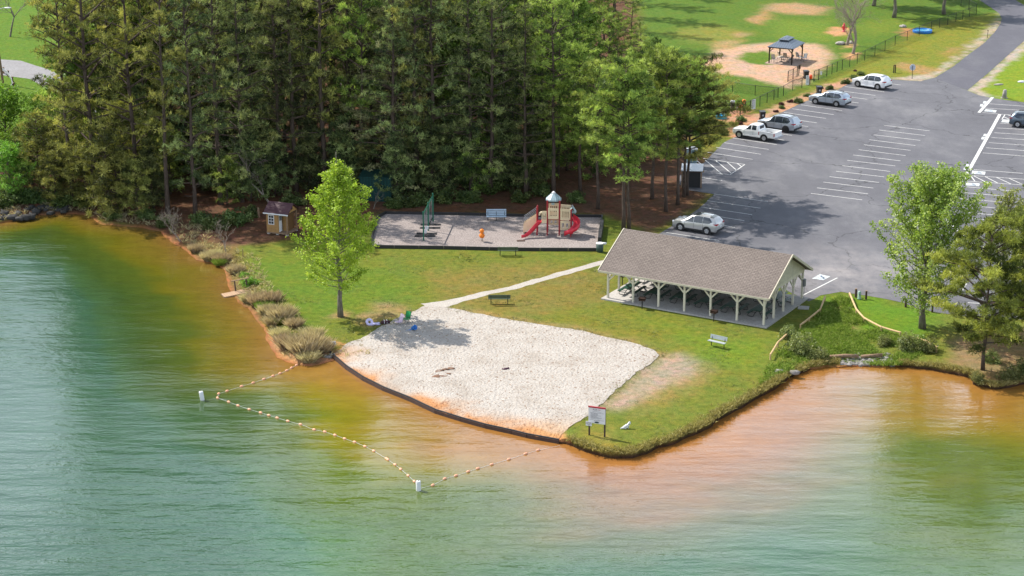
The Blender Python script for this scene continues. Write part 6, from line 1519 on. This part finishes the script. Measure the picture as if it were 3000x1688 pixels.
for px, py, k, sc, ph in [(180, 585, 'young_c', 1.0, 'above the cove boulders'), (255, 606, 'young_c', .8, 'at the clay bank'), (345, 628, 'young_c', .9, 'leaning over the cove'), (405, 634, 'young_c', .8, 'right of the one over the cove'), (450, 610, 'young_a', .9, 'behind the cove bend'), (600, 560, 'young_a', .8, 'deep above the bare sapling'), (665, 600, 'young_b', .8, 'behind the bush by bare sapling'), (735, 590, 'young_a', 1.0, 'left behind the shed'), (805, 575, 'young_a', .9, 'right behind the shed roof'), (905, 555, 'young_a', 1.0, 'behind the shed porch'), (1000, 560, 'young_a', 1.0, 'hidden behind the lime maple'), (1075, 555, 'young_a', .8, 'left of the green hut'), (1165, 585, 'young_a', .9, 'just right of the green hut'), (1210, 560, 'young_a', 1.0, 'behind the swing set, left'), (1270, 570, 'young_a', 1.0, 'behind the swing set, right'), (1330, 560, 'young_a', 1.1, 'above the spring rider'), (1395, 565, 'young_b', 1.0, 'left of the blue bench'), (1470, 555, 'young_a', 1.1, 'above the blue bench'), (1545, 560, 'young_a', 1.0, 'left above the play tower'), (1600, 530, 'young_b', 1.0, 'above the play tower roof'), (1660, 500, 'young_b', 1.1, 'right above the play tower'), (1745, 520, 'young_b', 1.1, 'left of the paired trunks'), (1770, 470, 'young_b', 1.1, 'deep left of the paired trunks'), (1890, 470, 'young_b', 1.0, 'right of the paired trunks'), (1700, 420, 'young_b', 1.2, 'deep in the wood near the small dog run'), (1930, 430, 'young_b', .9, 'beside the half hidden gazebo'), (318, 632, 'young_c', 1.35, 'tallest of those overhanging the cove'), (120, 575, 'young_c', 1.2, 'behind the boulder bank bushes'), (60, 585, 'young_b', .9, 'over the boulders at left'), (165, 605, 'young_c', .8, 'over the end of the boulder bank'), (230, 600, 'young_c', .9, 'low over the cove corner'), (210, 540, 'young_c', 1.3, 'second row above the cove corner'), (285, 560, 'young_b', 1.2, 'second row over the clay bank'), (370, 560, 'young_c', 1.3, 'second row over the cove'), (430, 530, 'young_a', 1.3, 'second row over the cove bend'), (500, 570, 'young_b', 1.1, 'left of the red straw clearing'), (150, 480, 'young_b', 1.3, 'third row by the lane'), (260, 470, 'young_c', 1.4, 'third row above the cove'), (360, 470, 'young_a', 1.4, 'third row above the cove bend'), (470, 460, 'young_c', 1.4, 'third row above the leafless shrub'), (560, 500, 'young_a', 1.2, 'in the second row above the bare shrub'), (640, 520, 'young_a', 1.2, 'in the second row left of shed'), (770, 500, 'young_a', 1.2, 'in the second row above the shed'), (1330, 480, 'young_a', 1.3, 'in the second row above the spring rider'), (1480, 470, 'young_b', 1.3, 'in the second row above the blue bench'), (1580, 430, 'young_b', 1.3, 'in the third row above the play tower')]:
    pine(k, px, py, '%s under the tall trees, %s' % (yk[k], ph), 'young evergreens under the wood', sc)
tr, cr = maple_mesh(35, 19, .28, 4.3, 84, 40, .26, .4, (.4, .85), 1, .24, .3, .42)
P_leaf = leafmat('wood_broad_leaves', (.06, .10, .018), (.16, .25, .04), (.34, .43, .10), .4, .02, .15, .012)
wb = None
for px, py, sc, ph in [(1365, 520, 1.0, 'above the spring rider'), (1440, 470, 1.05, 'above the pale blue bench'), (1560, 450, 1.0, 'left above the play tower'), (1640, 400, 1.0, 'right above the play tower'), (1500, 380, 1.1, 'deep above the blue bench'), (1330, 400, 1.1, 'deep above the swing set'), (1700, 340, .8, 'at the flank by the dog run'), (880, 430, 1.05, 'above the shed porch'), (720, 440, 1.0, 'above the shed'), (430, 480, 1.0, 'above the cove bend'), (250, 500, .9, 'above the cove corner'), (1590, 300, 1.0, 'beside the upper meadow')]:
    lab = 'fresh green broadleaf among the pines of the wood, '+ph
    if wb is None: wb = plant('broadleaf_tree', lab, 'tree', U(px, py), tr, cr, B_grey, P_leaf, 'broadleaf trees in the wood', 0, sc)
    else: dup(wb, U(px, py), rnd.uniform(0, 6), lab, None, sc)
# trees at the right flank and by the lot
LT = {}
for nm, seed, kw in [('r_a', 41, dict(Hh=16.5, cb=.38, Rm=4.6, dens=13, rag=.55, prof=1, gap=.62)), ('r_b', 42, dict(Hh=15.5, cb=.36, Rm=4.3, dens=13, rag=.55, prof=3, gap=.62)), ('r_c', 43, dict(Hh=14, cb=.30, Rm=5.9, dens=13, rag=.65, prof=1, gap=.62))]:
    tr, cr = pine_mesh(seed, **kw); PROT[nm] = [tr, cr, P_green if nm != 'r_c' else P_olive, None]
G_ = 'pines between the wood and the lot'
for k, px, py, sc, lab in [('r_a', 1826, 683, 1.0, 'pine with paired bare trunks, left trunk, left of the shelter roof'), ('r_b', 1842, 681, .97, 'pine with paired bare trunks, right trunk, left of the shelter roof'), ('r_b', 1752, 612, .95, 'pine just right of the play tower'), ('r_a', 1910, 583, .95, 'straight pine in the pine straw left of the dumpster pen'),
  ('r_b', 1951, 620, 1.0, 'slim pine beside the lot edge above the silver SUV'), ('r_a', 1985, 600, .9, 'pine in front of the dumpster pen, left of the pair'), ('r_c', 2003, 577, .96, 'pine right of the dumpster pen pair with a branch over the lot'), ('r_c', 2013, 572, .98, 'rightmost pine at the lot edge, branches over the striped hatching'), ('r_b', 1700, 560, .95, 'pine behind the right corner of the playground'), ('r_a', 1850, 520, .8, 'pine in mid shade behind the paired trunks'),
  ('green_b', 1805, 330, .6, 'small pine at the wood flank by the small dog run'), ('green_a', 1845, 205, .55, 'pine at the edge of the upper meadow, tall thin trunk'), ('green_b', 1750, 260, .62, 'green pine at the wood flank beside the upper meadow'), ('green_a', 1700, 160, .62, 'green pine at the top of the meadow edge'), ('olive_b', 1775, 2, .95, 'tall olive pine at the top corner of the meadow'), ('green_b', 1800, 45, .95, 'tall green pine shading the upper meadow, second from top'), ('green_a', 1795, 128, .85, 'tall green pine shading the upper meadow, fourth from top'), ('green_b', 1755, 178, .8, 'tall green pine at the meadow edge, fifth from top'), ('olive_c', 1745, 80, .85, 'tall olive pine shading the upper meadow, third from top'), ('olive_b', 1835, -25, .95, 'tall olive pine just above the picture over the meadow'), ('green_b', 1770, 120, .58, 'upper meadow edge pine, highest in the picture'), ('green_a', 1880, 370, .55, 'small pine left of the half hidden gazebo'), ('green_b', 1780, 430, .75, 'pine deep behind the paired trunks by the small dog run')]:
    pine(k, px, py, lab, G_, sc)
# pines on the right bank
tr, cr = pine_mesh(51, 12.0, .16, 5.4, 21, 0, 1, .5, .36, .6, 0, 4); P_bankp = leafmat('bank_pine_needles', (.045, .065, .012), (.20, .245, .045), (.45, .49, .10), .38, .02, .1, .008); PROT['bank'] = [tr, cr, P_bankp, None]
pine('bank', 2879, 1084, 'yellow green pine on the right bank above the orange shallows', 'pines on the right bank', 1.0, .7)
pine('bank', 3035, 1010, 'olive pine at the right picture edge behind the bank pine', 'pines on the right bank', 1.0, 2.5)
pine('bank', 3090, 1075, 'olive pine just outside the right bank corner', 'pines on the right bank', .85, 4.5)
tr, cr = maple_mesh(61, 12.2, .2, 2.9, 60, 11, .17, .5, (.7, 1.05), 1, .11, .3, .3)
plant('sapling', 'thin leaved sapling in front of the right border stalls', 'tree', G(2925, 960), tr, cr, B_grey, P_thin, None, .2)
tr, cr = maple_mesh(62, 10.5, .2, 2.6, 52, 10, .17, .5, (.7, 1.05), 1, .1, .3, .3)
plant('sapling', 'second thin leaved sapling at the right edge beside the pine', 'tree', G(2990, 930), tr, cr, B_grey, P_thin, None, 1.2)
# bare trees up the hill and in the cove
for px, py, seed, hh, lab, leanx in [(2482, 132, 71, 8.5, 'bare tan tree leaning right, further of the two by the boulders', .28), (2499, 158, 72, 8.8, 'bare tan tree leaning right, nearer of the two by the fence', .22)]:
    mb = bare_mesh(seed, hh, .5, 6, .24, 3, leanx, .3)
    t = thing('bare_tree', lab, 'tree', U(px, py), 0, 'bare trees in the dog park'); mb.build('trunk', B_bare, t, True)
for px, py, seed, hh, lab, mt_, dp, r0, fl in [(528, 708, 73, 4.6, 'pale leafless shrub leaning over the water below the pines', B_bare, 5, .07, -.35), (664, 745, 74, 4.4, 'thin bare sapling at the shore with a straight pale stem', B_bare, 4, .05, -.12), (790, 596, 75, 7.5, 'bare grey tree reaching left behind the shed', B_bare, 5, .12, -.5), (30, 108, 76, 8.0, 'many stemmed budding tree on the meadow beyond the lane', B_grey, 5, .16, .05), (112, 72, 77, 8.0, 'thin twin stemmed bare tree beyond the lane', B_grey, 5, .1, .1), (1095, 612, 78, 3.2, 'small bare snag at the wood edge by the hut', B_grey, 3, .05, .2)]:
    mb = bare_mesh(seed, hh, .5, dp, r0, 3, fl, .3); t = thing('bare_tree', lab, 'tree', G(px, py), 0, 'leafless trees'); mb.build('trunk', mt_, t, True)
tr, cr = maple_mesh(79, 9, .25, 4.4, 60, 20, .22, .4, (.6, .95), 1, .2, .3, .3)
o0 = plant('park_tree', 'green tree at the top of the dog park, pale trunk by the fence', 'tree', U(2765, 42), tr, cr, B_grey, P_bright, 'trees along the top of the dog park', 0, 1.3)
for px, py, sc, lab in [(2619, 52, 1.35, 'dark twin trunk tree at the top of the dog park'), (2560, 18, 1.3, 'tree behind the bare pair at the top of the dog park'), (2690, -6, 1.4, 'shady tree at the top edge between fence and twin trunk'), (2850, -10, 1.3, 'tree by the fence end where the road leaves the picture'), (2440, -30, 1.2, 'tree above the hydrant, only its lower leaves in view'), (2220, -70, 1.5, 'tree beyond the upper meadow casting the long shadow'), (2060, -60, 1.4, 'left tree beyond the upper meadow')]:
    dup(o0, U(px, py), rnd.uniform(0, 6), lab, None, sc)
tr, cr = maple_mesh(80, 7, .08, 3.6, 50, 24, .2, .4, (.5, .95), 1, .12, .3, .35)
o1 = plant('broadleaf_tree', 'bright green broadleaf tree on the bank below the lane', 'tree', G(20, 470), tr, cr, B_grey, P_bright, 'broadleaf trees left of the cove', 0, 1.1)
for px, py, sc, lab in [(-70, 520, 1.2, 'bright green broadleaf tree at the left picture edge'), (95, 540, .9, 'darker broadleaf tree at the cove edge left of the pines'), (120, 400, .7, 'small broadleaf tree under the guardrail bend'), (30, 590, .8, 'low broadleaf tree above the boulder bank')]:
    dup(o1, G(px, py), rnd.uniform(0, 6), lab, None, sc)
# ---------------------------------------------------------------- shrubs
st, cr = bush_mesh(81, .62, 1500, .1, (1, 1, .95), 26)
sb = plant('round_shrub', 'round green shrub nearest the white SUV bonnet', 'shrub', U(2477, 245), st, cr, B_grey, P_bush, 'shrubs in the mulch bed', 0, 1.15, ('stems', 'foliage'))
for px, py, sc, lab in [(2502, 231, 1.0, 'round green shrub second from the white SUV bonnet'), (2522, 220, .95, 'round green shrub farthest up the mulch bed'), (2430, 262, 1.05, 'round green shrub between the wheelie bin and maroon shrub'), (2339, 301, 1.15, 'round green shrub in front of the silver wagon'), (2364, 283, .8, 'small lime shrub just left of the silver wagon nose'), (2291, 318, .75, 'low green shrub in the middle of the mulch bed'), (2172, 354, 1.2, 'bright spreading shrub by the lower dog gate'), (2120, 395, 1.0, 'green shrub under the pine branches by the white pickup')]:
    dup(sb, U(px, py), rnd.uniform(0, 6), lab, None, sc)
st, cr = bush_mesh(82, .5, 900, .09, (1, 1, .8), 20)
sr = plant('maroon_shrub', 'round maroon shrub behind the wheelie bin by the wagon', 'shrub', U(2403, 259), st, cr, B_grey, P_redb, 'maroon shrubs in the mulch bed', 0, 1, ('stems', 'foliage'))
for px, py, sc, lab in [(2506, 209, .6, 'tiny maroon shrub above the round green pair'), (2288, 308, 1.0, 'low maroon shrub in the middle of the mulch bed'), (2316, 300, .95, 'low maroon shrub left of the shrub by the wagon'), (2274, 329, .8, 'small maroon shrub at the bed edge above empty stalls'), (2167, 364, 1.0, 'maroon shrub by the pickup bonnet')]:
    dup(sr, U(px, py), rnd.uniform(0, 6), lab, None, sc)
st, cr = bush_mesh(83, 1.5, 2800, .16, (1.15, 1, .85), 26); BU = plant('understorey_bush', 'dark leafy bush at the wood edge left of the shed', 'bush', G(690, 655), st, cr, B_grey, P_bush, 'bushes along the wood edge', 0, 1.1, ('stems', 'foliage'))
ub = [(735, 632, .8, 'fresh green bush just left of the shed wall'), (640, 668, 1.0, 'dark bush between bare sapling and shed'), (590, 655, .9, 'dark bush behind the thin bare sapling'), (480, 660, .8, 'low bush at the shore below the pines'), (1150, 606, .8, 'low bush below the dark green hut'), (1195, 604, .9, 'bush behind the playground edging left of swings'), (1235, 598, .9, 'bush directly behind the swing set'), (1300, 590, 1.0, 'shaded bush right of the swing set'), (1370, 590, 1.0, 'shaded bush behind the spring rider'), (1520, 588, .9, 'shaded bush behind the blue bench, right side'), (1590, 570, 1.0, 'shaded bush behind the play tower'),
      (20, 600, 1.2, 'dark bush above the boulders at left edge'), (75, 590, 1.2, 'dark bush above the boulder bank'), (135, 592, 1.2, 'dark brushy bush at the cove corner'), (190, 598, 1.2, 'brushy bush over the cove corner, second from the pines'), (245, 600, 1.0, 'bush over the orange clay bank'), (-40, 610, 1.3, 'dark bush at the far left of the boulder bank'), (330, 640, .7, 'low bush under the overhanging pine boughs'), (430, 640, .8, 'low bush on the bank right of the overhanging boughs'), (860, 600, .9, 'dark bush behind the shed porch'), (960, 600, 1.0, 'dark bush hidden behind the lime maple'), (1440, 560, 1.2, 'dark bush deep behind the blue bench'), (1690, 590, .8, 'small bush right of the play tower'), (1960, 455, .9, 'green bush behind the portable toilet')]
for px, py, sc, lab in ub: dup(BU, G(px, py), rnd.uniform(0, 6), lab, None, (sc*1.15, sc, sc))
st, cr = bush_mesh(84, 1.15, 2200, .12, (1.1, 1, 1.1), 24)
OB = plant('olive_bush', 'large olive bush at the swale mouth beside the lower rail', 'bush', G(2345, 1035), st, cr, B_grey, P_obush, 'bushes in the swale', 0, 1.35, ('stems', 'foliage'))
for px, py, sc, lab in [(2310, 990, .85, 'upper olive bush by the shelter side rail'), (2400, 1055, .9, 'grey green bush beside the timber log'), (2660, 1025, 1.15, 'brownish bush under the broad maple, by the riprap'), (2720, 1030, .9, 'olive bush left of the bank pine'), (2590, 1010, .7, 'small bush in the swale grass'), (2900, 1060, .8, 'bush right behind the bank pine trunk'), (2960, 1110, .9, 'dark bush on the waterline at the right edge'), (3010, 1095, 1.1, 'dark bush filling the right bank corner'), (2865, 1118, .6, 'low tangle at the tip of the right bank')]:
    dup(OB, G(px, py), rnd.uniform(0, 6), lab, None, (sc*1.1, sc, sc))
st, cr = bush_mesh(85, 1.0, 1700, .13, (1.2, 1, .8), 18)
GB = plant('green_bush', 'bright green bush at the shore just above the gangplank', 'bush', G(734, 836), st, cr, B_grey, P_bright, 'shore bushes', 0, .95, ('stems', 'foliage'))
for px, py, sc, lab in [(715, 812, .6, 'small lime bush left of the gangplank bush'), (2690, 1000, .8, 'lime bush at the foot of the broad maple'), (2480, 915, .6, 'lush green tuft at the head of the swale')]: dup(GB, G(px, py), 1, lab, None, sc)
# dried ornamental grasses on the left shore
gr = blades_mesh(91, .75, 1500, 1.3, .014, .5, .5)
GC = plant('grass_clump', 'tan dried grass clump at the upper end of the left shore', 'grass clump', G(574, 738), None, gr, None, P_straw, 'dried grass clumps on the left shore', 0, .6, ('stems', 'blades'))
gl = [(614, 762, .75, 'tan grass clump below the thin bare sapling'), (652, 768, .75, 'tan grass clump right of the thin bare sapling'), (632, 752, .6, 'small grass clump at the foot of the bare sapling'), (690, 800, .72, 'olive grass clump above the gangplank'), (728, 884, .7, 'dark grass clump just below the gangplank'), (760, 893, .95, 'large olive grass clump below the gangplank'), (793, 886, .9, 'tan grass clump inland below the gangplank'), (781, 918, .7, 'yellowish grass clump in the middle of the left shore'), (826, 934, 1.05, 'tall tan grass clump in the middle of the left shore'), (800, 952, .75, 'small brown grass clump at the water, middle shore'), (820, 990, .75, 'grey grass clump at the water above the beach corner'), (862, 958, .7, 'green tan grass clump inland, middle shore'), (845, 1018, 1.0, 'brown grass clump left of the biggest clump'), (893, 1034, 1.35, 'biggest tan grass clump near the beach corner'), (943, 1028, .95, 'tan grass clump nearest the small sign'), (915, 995, .9, 'pale grass clump behind the biggest clump'), (905, 1058, .8, 'dark low grass clump at the waterline near the floats')]
for i, (px, py, sc, lab) in enumerate(gl): dup(GC, G(px, py), i*1.3, lab, None, (sc*.92, sc*.92, sc*.85))
gr2 = blades_mesh(92, .75, 1300, .95, .016, .45, .55)
for (px, py, sc, lab) in [(642, 775, .6, 'greenish grass tuft under the tan clumps by the sapling'), (775, 905, .75, 'green grass tuft among the clumps below the gangplank'), (815, 950, .7, 'green grass tuft in the middle of the left shore'), (878, 1000, .8, 'green grass tuft behind the brown clumps')]:
    if 'GT' not in globals(): GT = plant('grass_clump', lab, 'grass clump', G(px, py), None, gr2, None, P_marsh, 'green grass tufts on the left shore', 0, sc, ('stems', 'blades'))
    else: dup(GT, G(px, py), 1, lab, None, sc)
# uncut grass along the banks and in the swale: uncountable
def scatter(name, label, mat, pts_, h, w, lean, t0=.5):
    r = random.Random(5); mb = MB()
    for (x, y, z, hh) in pts_:
        for _ in range(6):
            p = Vector((x+r.gauss(0, .09), y+r.gauss(0, .09), z-.02)); d = Vector((r.gauss(0, lean), r.gauss(0, lean)-.1, 1)).normalized(); l = h*hh*r.uniform(.5, 1.2); s = d.cross(rv(r)).normalized()*w
            b = len(mb.v); tt = min(1, max(0, r.gauss(t0, .22))); mb.v += [(p-s)[:], (p+s)[:], (p+d*l*.6+s*.7)[:], (p+d*l+Vector((d.x, d.y, -.2))*l*.35)[:]]; mb.t += [tt]*4; mb.f.append([b, b+1, b+2, b+3]); mb.m.append(0)
    o = mb.build(name, mat, None, False, True); tag(o, label, 'grass', None, 'stuff'); return o
r = random.Random(77); L1 = []
for i in range(len(SHL)-1):
    x, y, z = SHL[i]; px, py = PJ(x, y, z)
    if px < 1640 or px > 3000: continue
    a = Vector(SHL[i+1][:2])-Vector((x, y)); nrm = Vector((-a.y, a.x)).normalized()
    if 2440 < px < 2630: continue
    for _ in range(16):
        o_ = abs(r.gauss(0, .42))-.14; f = r.random()
        big = noise.noise(Vector((x*.5, y*.5, 3)))*.5+1
        L1.append((x+a.x*f+nrm.x*o_, y+a.y*f+nrm.y*o_, max(z, -.1)-(.08 if o_ < 0 else 0), (1.25 if o_ < .25 else .75)*big))
scatter('bank_grass', 'straw tipped uncut grass hanging over the right hand bank', P_bank, L1, .30, .022, .55, .5)
L2 = []
sw = plan([(2420, 900), (2465, 868), (2490, 880), (2530, 945), (2600, 975), (2680, 1000), (2700, 1040), (2630, 1064), (2440, 1052), (2330, 1075), (2250, 1115), (2210, 1150), (2260, 1060), (2330, 985)])
A_ = np.array(sw)
while len(L2) < 5200:
    x, y = r.uniform(A_[:, 0].min(), A_[:, 0].max()), r.uniform(A_[:, 1].min(), A_[:, 1].max())
    if inside(np.array([[x, y]]), sw)[0] and r.random() < .35+.8*noise.noise(Vector((x*.4, y*.4, 8))): L2.append((x, y, gz(x, y), .6+.9*max(0, noise.noise(Vector((x*.7, y*.7, 1))))))
scatter('swale_grass', 'long uncut green grass and weeds filling the drainage swale', P_marsh, L2, .5, .025, .5, .5)
L3 = []
for i in range(len(SHL)-1):
    x, y, z = SHL[i]; px, py = PJ(x, y, z)
    if not (-300 < px < 1000): continue
    a = Vector(SHL[i+1][:2])-Vector((x, y)); nrm = Vector((-a.y, a.x)).normalized()
    for _ in range(15):
        o_ = r.uniform(.05, 3.2 if px < 560 else 2.6)
        if r.random() < .5: L3.append((x+nrm.x*o_, y+nrm.y*o_, z*max(0, 1-o_/2.2), r.uniform(.5, 1.3)))
scatter('shore_grass', 'dry and green weeds along the left shore', P_straw, L3, .42, .016, .55, .4)
# lawn tufts: coarse clumps in the mown grass catching the light
L4 = []
lw = plan([(640, 770), (760, 735), (1085, 735), (1750, 740), (1800, 720), (1780, 880), (2240, 962), (2375, 900), (2420, 880), (2380, 960), (2250, 1080), (2050, 1240), (1850, 1325), (1690, 1300), (1660, 1285), (1770, 1195), (1870, 1175), (2010, 1120), (2060, 1085), (1940, 1030), (1600, 950), (1310, 898), (1240, 890), (1060, 960), (975, 1015), (900, 985), (830, 925)])
A_ = np.array(lw); Q = np.array([(r.uniform(A_[:, 0].min(), A_[:, 0].max()), r.uniform(A_[:, 1].min(), A_[:, 1].max())) for _ in range(60000)]); Q = Q[inside(Q, lw)]
pathp = [p[:] for p in pathc]; Q = Q[pdist(Q, pathp, False) > .6]
for x, y in Q:
    k = noise.noise(Vector((x*.35, y*.35, 6)))+.5*noise.noise(Vector((x*1.3, y*1.3, 2)))
    if r.random() < .25+.55*k: L4.append((float(x), float(y), 0.0, .6+.7*max(0, k)))
P_lawn = leafmat('lawn_blades', (.045, .07, .010), (.105, .145, .018), (.22, .23, .06), .3)
scatter('lawn_tufts', 'taller tufts in the mown lawn around the beach', P_lawn, L4[:11000], .11, .018, .9, .45)
L5 = []; se = plan(SAND[len(WALL):]+[SAND[0]])
for a, c in zip(se, se[1:]):
    d = math.hypot(c[0]-a[0], c[1]-a[1])
    for _ in range(int(d*16)):
        f = r.random(); x, y = a[0]+(c[0]-a[0])*f+r.gauss(0, .28), a[1]+(c[1]-a[1])*f+r.gauss(0, .28)
        if noise.noise(Vector((x*.6, y*.6, 4))) > -.25 and pdist(np.array([[x, y]]), pathp, False)[0] > .8: L5.append((x, y, gz(x, y)+.02, r.uniform(.5, 1.4)))
scatter('edge_grass', 'ragged dry grass creeping over the edge of the beach sand', leafmat('edge_blades', (.07, .075, .018), (.17, .155, .05), (.33, .28, .14), .3), L5, .12, .016, .8, .5)
# ---------------------------------------------------------------- rocks
M_rip = gravmat('white_riprap', (.23, .215, .20), 3, .45, .02); M_bl = gravmat('grey_boulder', (.05, .048, .046), 2.2, .5, .05)
mb = MB(); r = random.Random(12)
for _ in range(330):
    px, py = r.uniform(2465, 2622), r.uniform(1046, 1070)
    if px < 2500 and py < 1054: continue
    p = U(px, py, -.36); mb.blob((p.x, p.y, -.36+r.uniform(-.02, .22)*(1070-py)/22), r.uniform(.09, .24), r.random()*50, 1, 0, .3, (1.25, 1, .75))
o = mb.build('riprap', M_rip); tag(o, 'heap of white riprap stones at the mouth of the swale', 'riprap', None, 'stuff')
bl0 = None; places = ['at the far left waterline', 'low in the water at the left edge', 'beside the pale waterline stone', 'just under the dark bushes', 'on top of the left pile', 'in the middle of the bank', 'half sunk at the bank foot', 'right of the middle of the bank', 'toward the cove corner', 'nearest the clay bank', 'above the half sunk one', 'deep under the brush']
for i in range(24):
    px = -10+i*9+r.uniform(-6, 6); py = np.interp(px, [0, 70, 120, 220], [652, 640, 624, 620])+r.uniform(-30, 6)*(1 if px < 100 else .5)
    p = G(px, py); lab = '%s grey boulder %s' % ('larger' if i % 2 else 'smaller', places[i//2])
    sc = r.uniform(.45, .62) if i % 2 else r.uniform(.28, .42)
    mb = MB(); mb.blob((0, 0, .1), 1, i+40, 2, 0, .32, (1.2, .9, .7)) if bl0 is None else None
    if bl0 is None: bl0 = mb.build('boulder', M_bl, None, True); bl0.location = p; bl0.scale = (sc,)*3; tag(bl0, lab, 'boulder', 'grey boulders on the left bank')
    else: dup(bl0, p, r.uniform(0, 6), lab, None, (sc, sc*.9, sc*.8))
for i, (px, py, sc, lab) in enumerate([(960, 1047, .3, 'pale stone at the end of the beach edging'), (972, 1040, .22, 'small pale stone touching the beach edging end'), (2330, 1092, .3, 'pale stone at the waterline below the olive bush'), (2283, 1090, .35, 'bleached stump on the bank left of the riprap')]):
    mb = MB(); mb.blob((0, 0, .05), 1, i+90, 2, 0, .3, (1.3, .9, .6)); o = mb.build('shore_stone', M_rip, None, True); p = G(px, py); o.location = p; o.scale = (sc,)*3; tag(o, lab, 'stone')
# ---------------------------------------------------------------- light, sky, camera
SUN_AZ = Vector((-.845, .535)); SUN_EL = RAD(47.5)
w = bpy.data.worlds.new('World'); SC.world = w; w.use_nodes = True; nt = w.node_tree; nt.nodes.clear()
sky = nt.nodes.new('ShaderNodeTexSky'); sky.sky_type = 'NISHITA'; sky.sun_disc = False; sky.sun_elevation = SUN_EL
sky.sun_rotation = math.atan2(SUN_AZ.x, SUN_AZ.y); sky.air_density = 1.0; sky.dust_density = 1.2
bg = nt.nodes.new('ShaderNodeBackground'); bg.inputs[1].default_value = .13
tcw = nt.nodes.new('ShaderNodeTexCoord'); spw = nt.nodes.new('ShaderNodeSeparateXYZ'); L(nt, tcw.outputs['Generated'], spw.inputs[0])
mpw = nt.nodes.new('ShaderNodeMapping'); mpw.inputs['Scale'].default_value = (1, 1, 2.6); L(nt, tcw.outputs['Generated'], mpw.inputs[0])
cn = noise_(nt, mpw.outputs[0], 2.3, 6, .6)
fill_cloud = ramp(nt, cn, [(.33, (0, 0, 0)), (.52, (1, 1, 1))]).outputs[0]  # unseen clouds added to brighten lake reflections and fill the wood's shade
low = ramp(nt, spw.outputs[2], [(.0, (1, 1, 1)), (.42, (1, 1, 1)), (.72, (.12, .12, .12))]).outputs[0]  # added clouds kept low, where the lake mirrors them
skyc = mix(nt, math_(nt, 'MULTIPLY', math_(nt, 'MULTIPLY', fill_cloud, low), .9), sky.outputs[0], (8.4, 9.5, 10.6))
wo = nt.nodes.new('ShaderNodeOutputWorld'); nt.links.new(skyc, bg.inputs[0]); nt.links.new(bg.outputs[0], wo.inputs[0])
sl = bpy.data.lights.new('sun', 'SUN'); sl.energy = 5.0; sl.angle = RAD(.5); sl.color = (1, .95, .87)
so = bpy.data.objects.new('sun', sl); COL.objects.link(so)
sv = Vector((SUN_AZ.x*math.cos(SUN_EL), SUN_AZ.y*math.cos(SUN_EL), math.sin(SUN_EL)))
so.rotation_euler = sv.to_track_quat('Z', 'Y').to_euler(); so.location = (-60, 120, 120)
cam = bpy.data.cameras.new('camera'); cam.sensor_width = 36; cam.lens = F/3000*36; cam.clip_end = 12000; cam.clip_start = 1
co = bpy.data.objects.new('camera', cam); COL.objects.link(co); co.location = (0, 0, H); co.rotation_euler = (math.pi/2-TH, 0, 0)
SC.camera = co
SC.view_settings.view_transform = 'Standard'; SC.view_settings.look = 'None'; SC.view_settings.exposure = .66; SC.view_settings.gamma = 1
SC.render.engine = 'CYCLES'
SC.cycles.max_bounces = 6; SC.cycles.transparent_max_bounces = 12
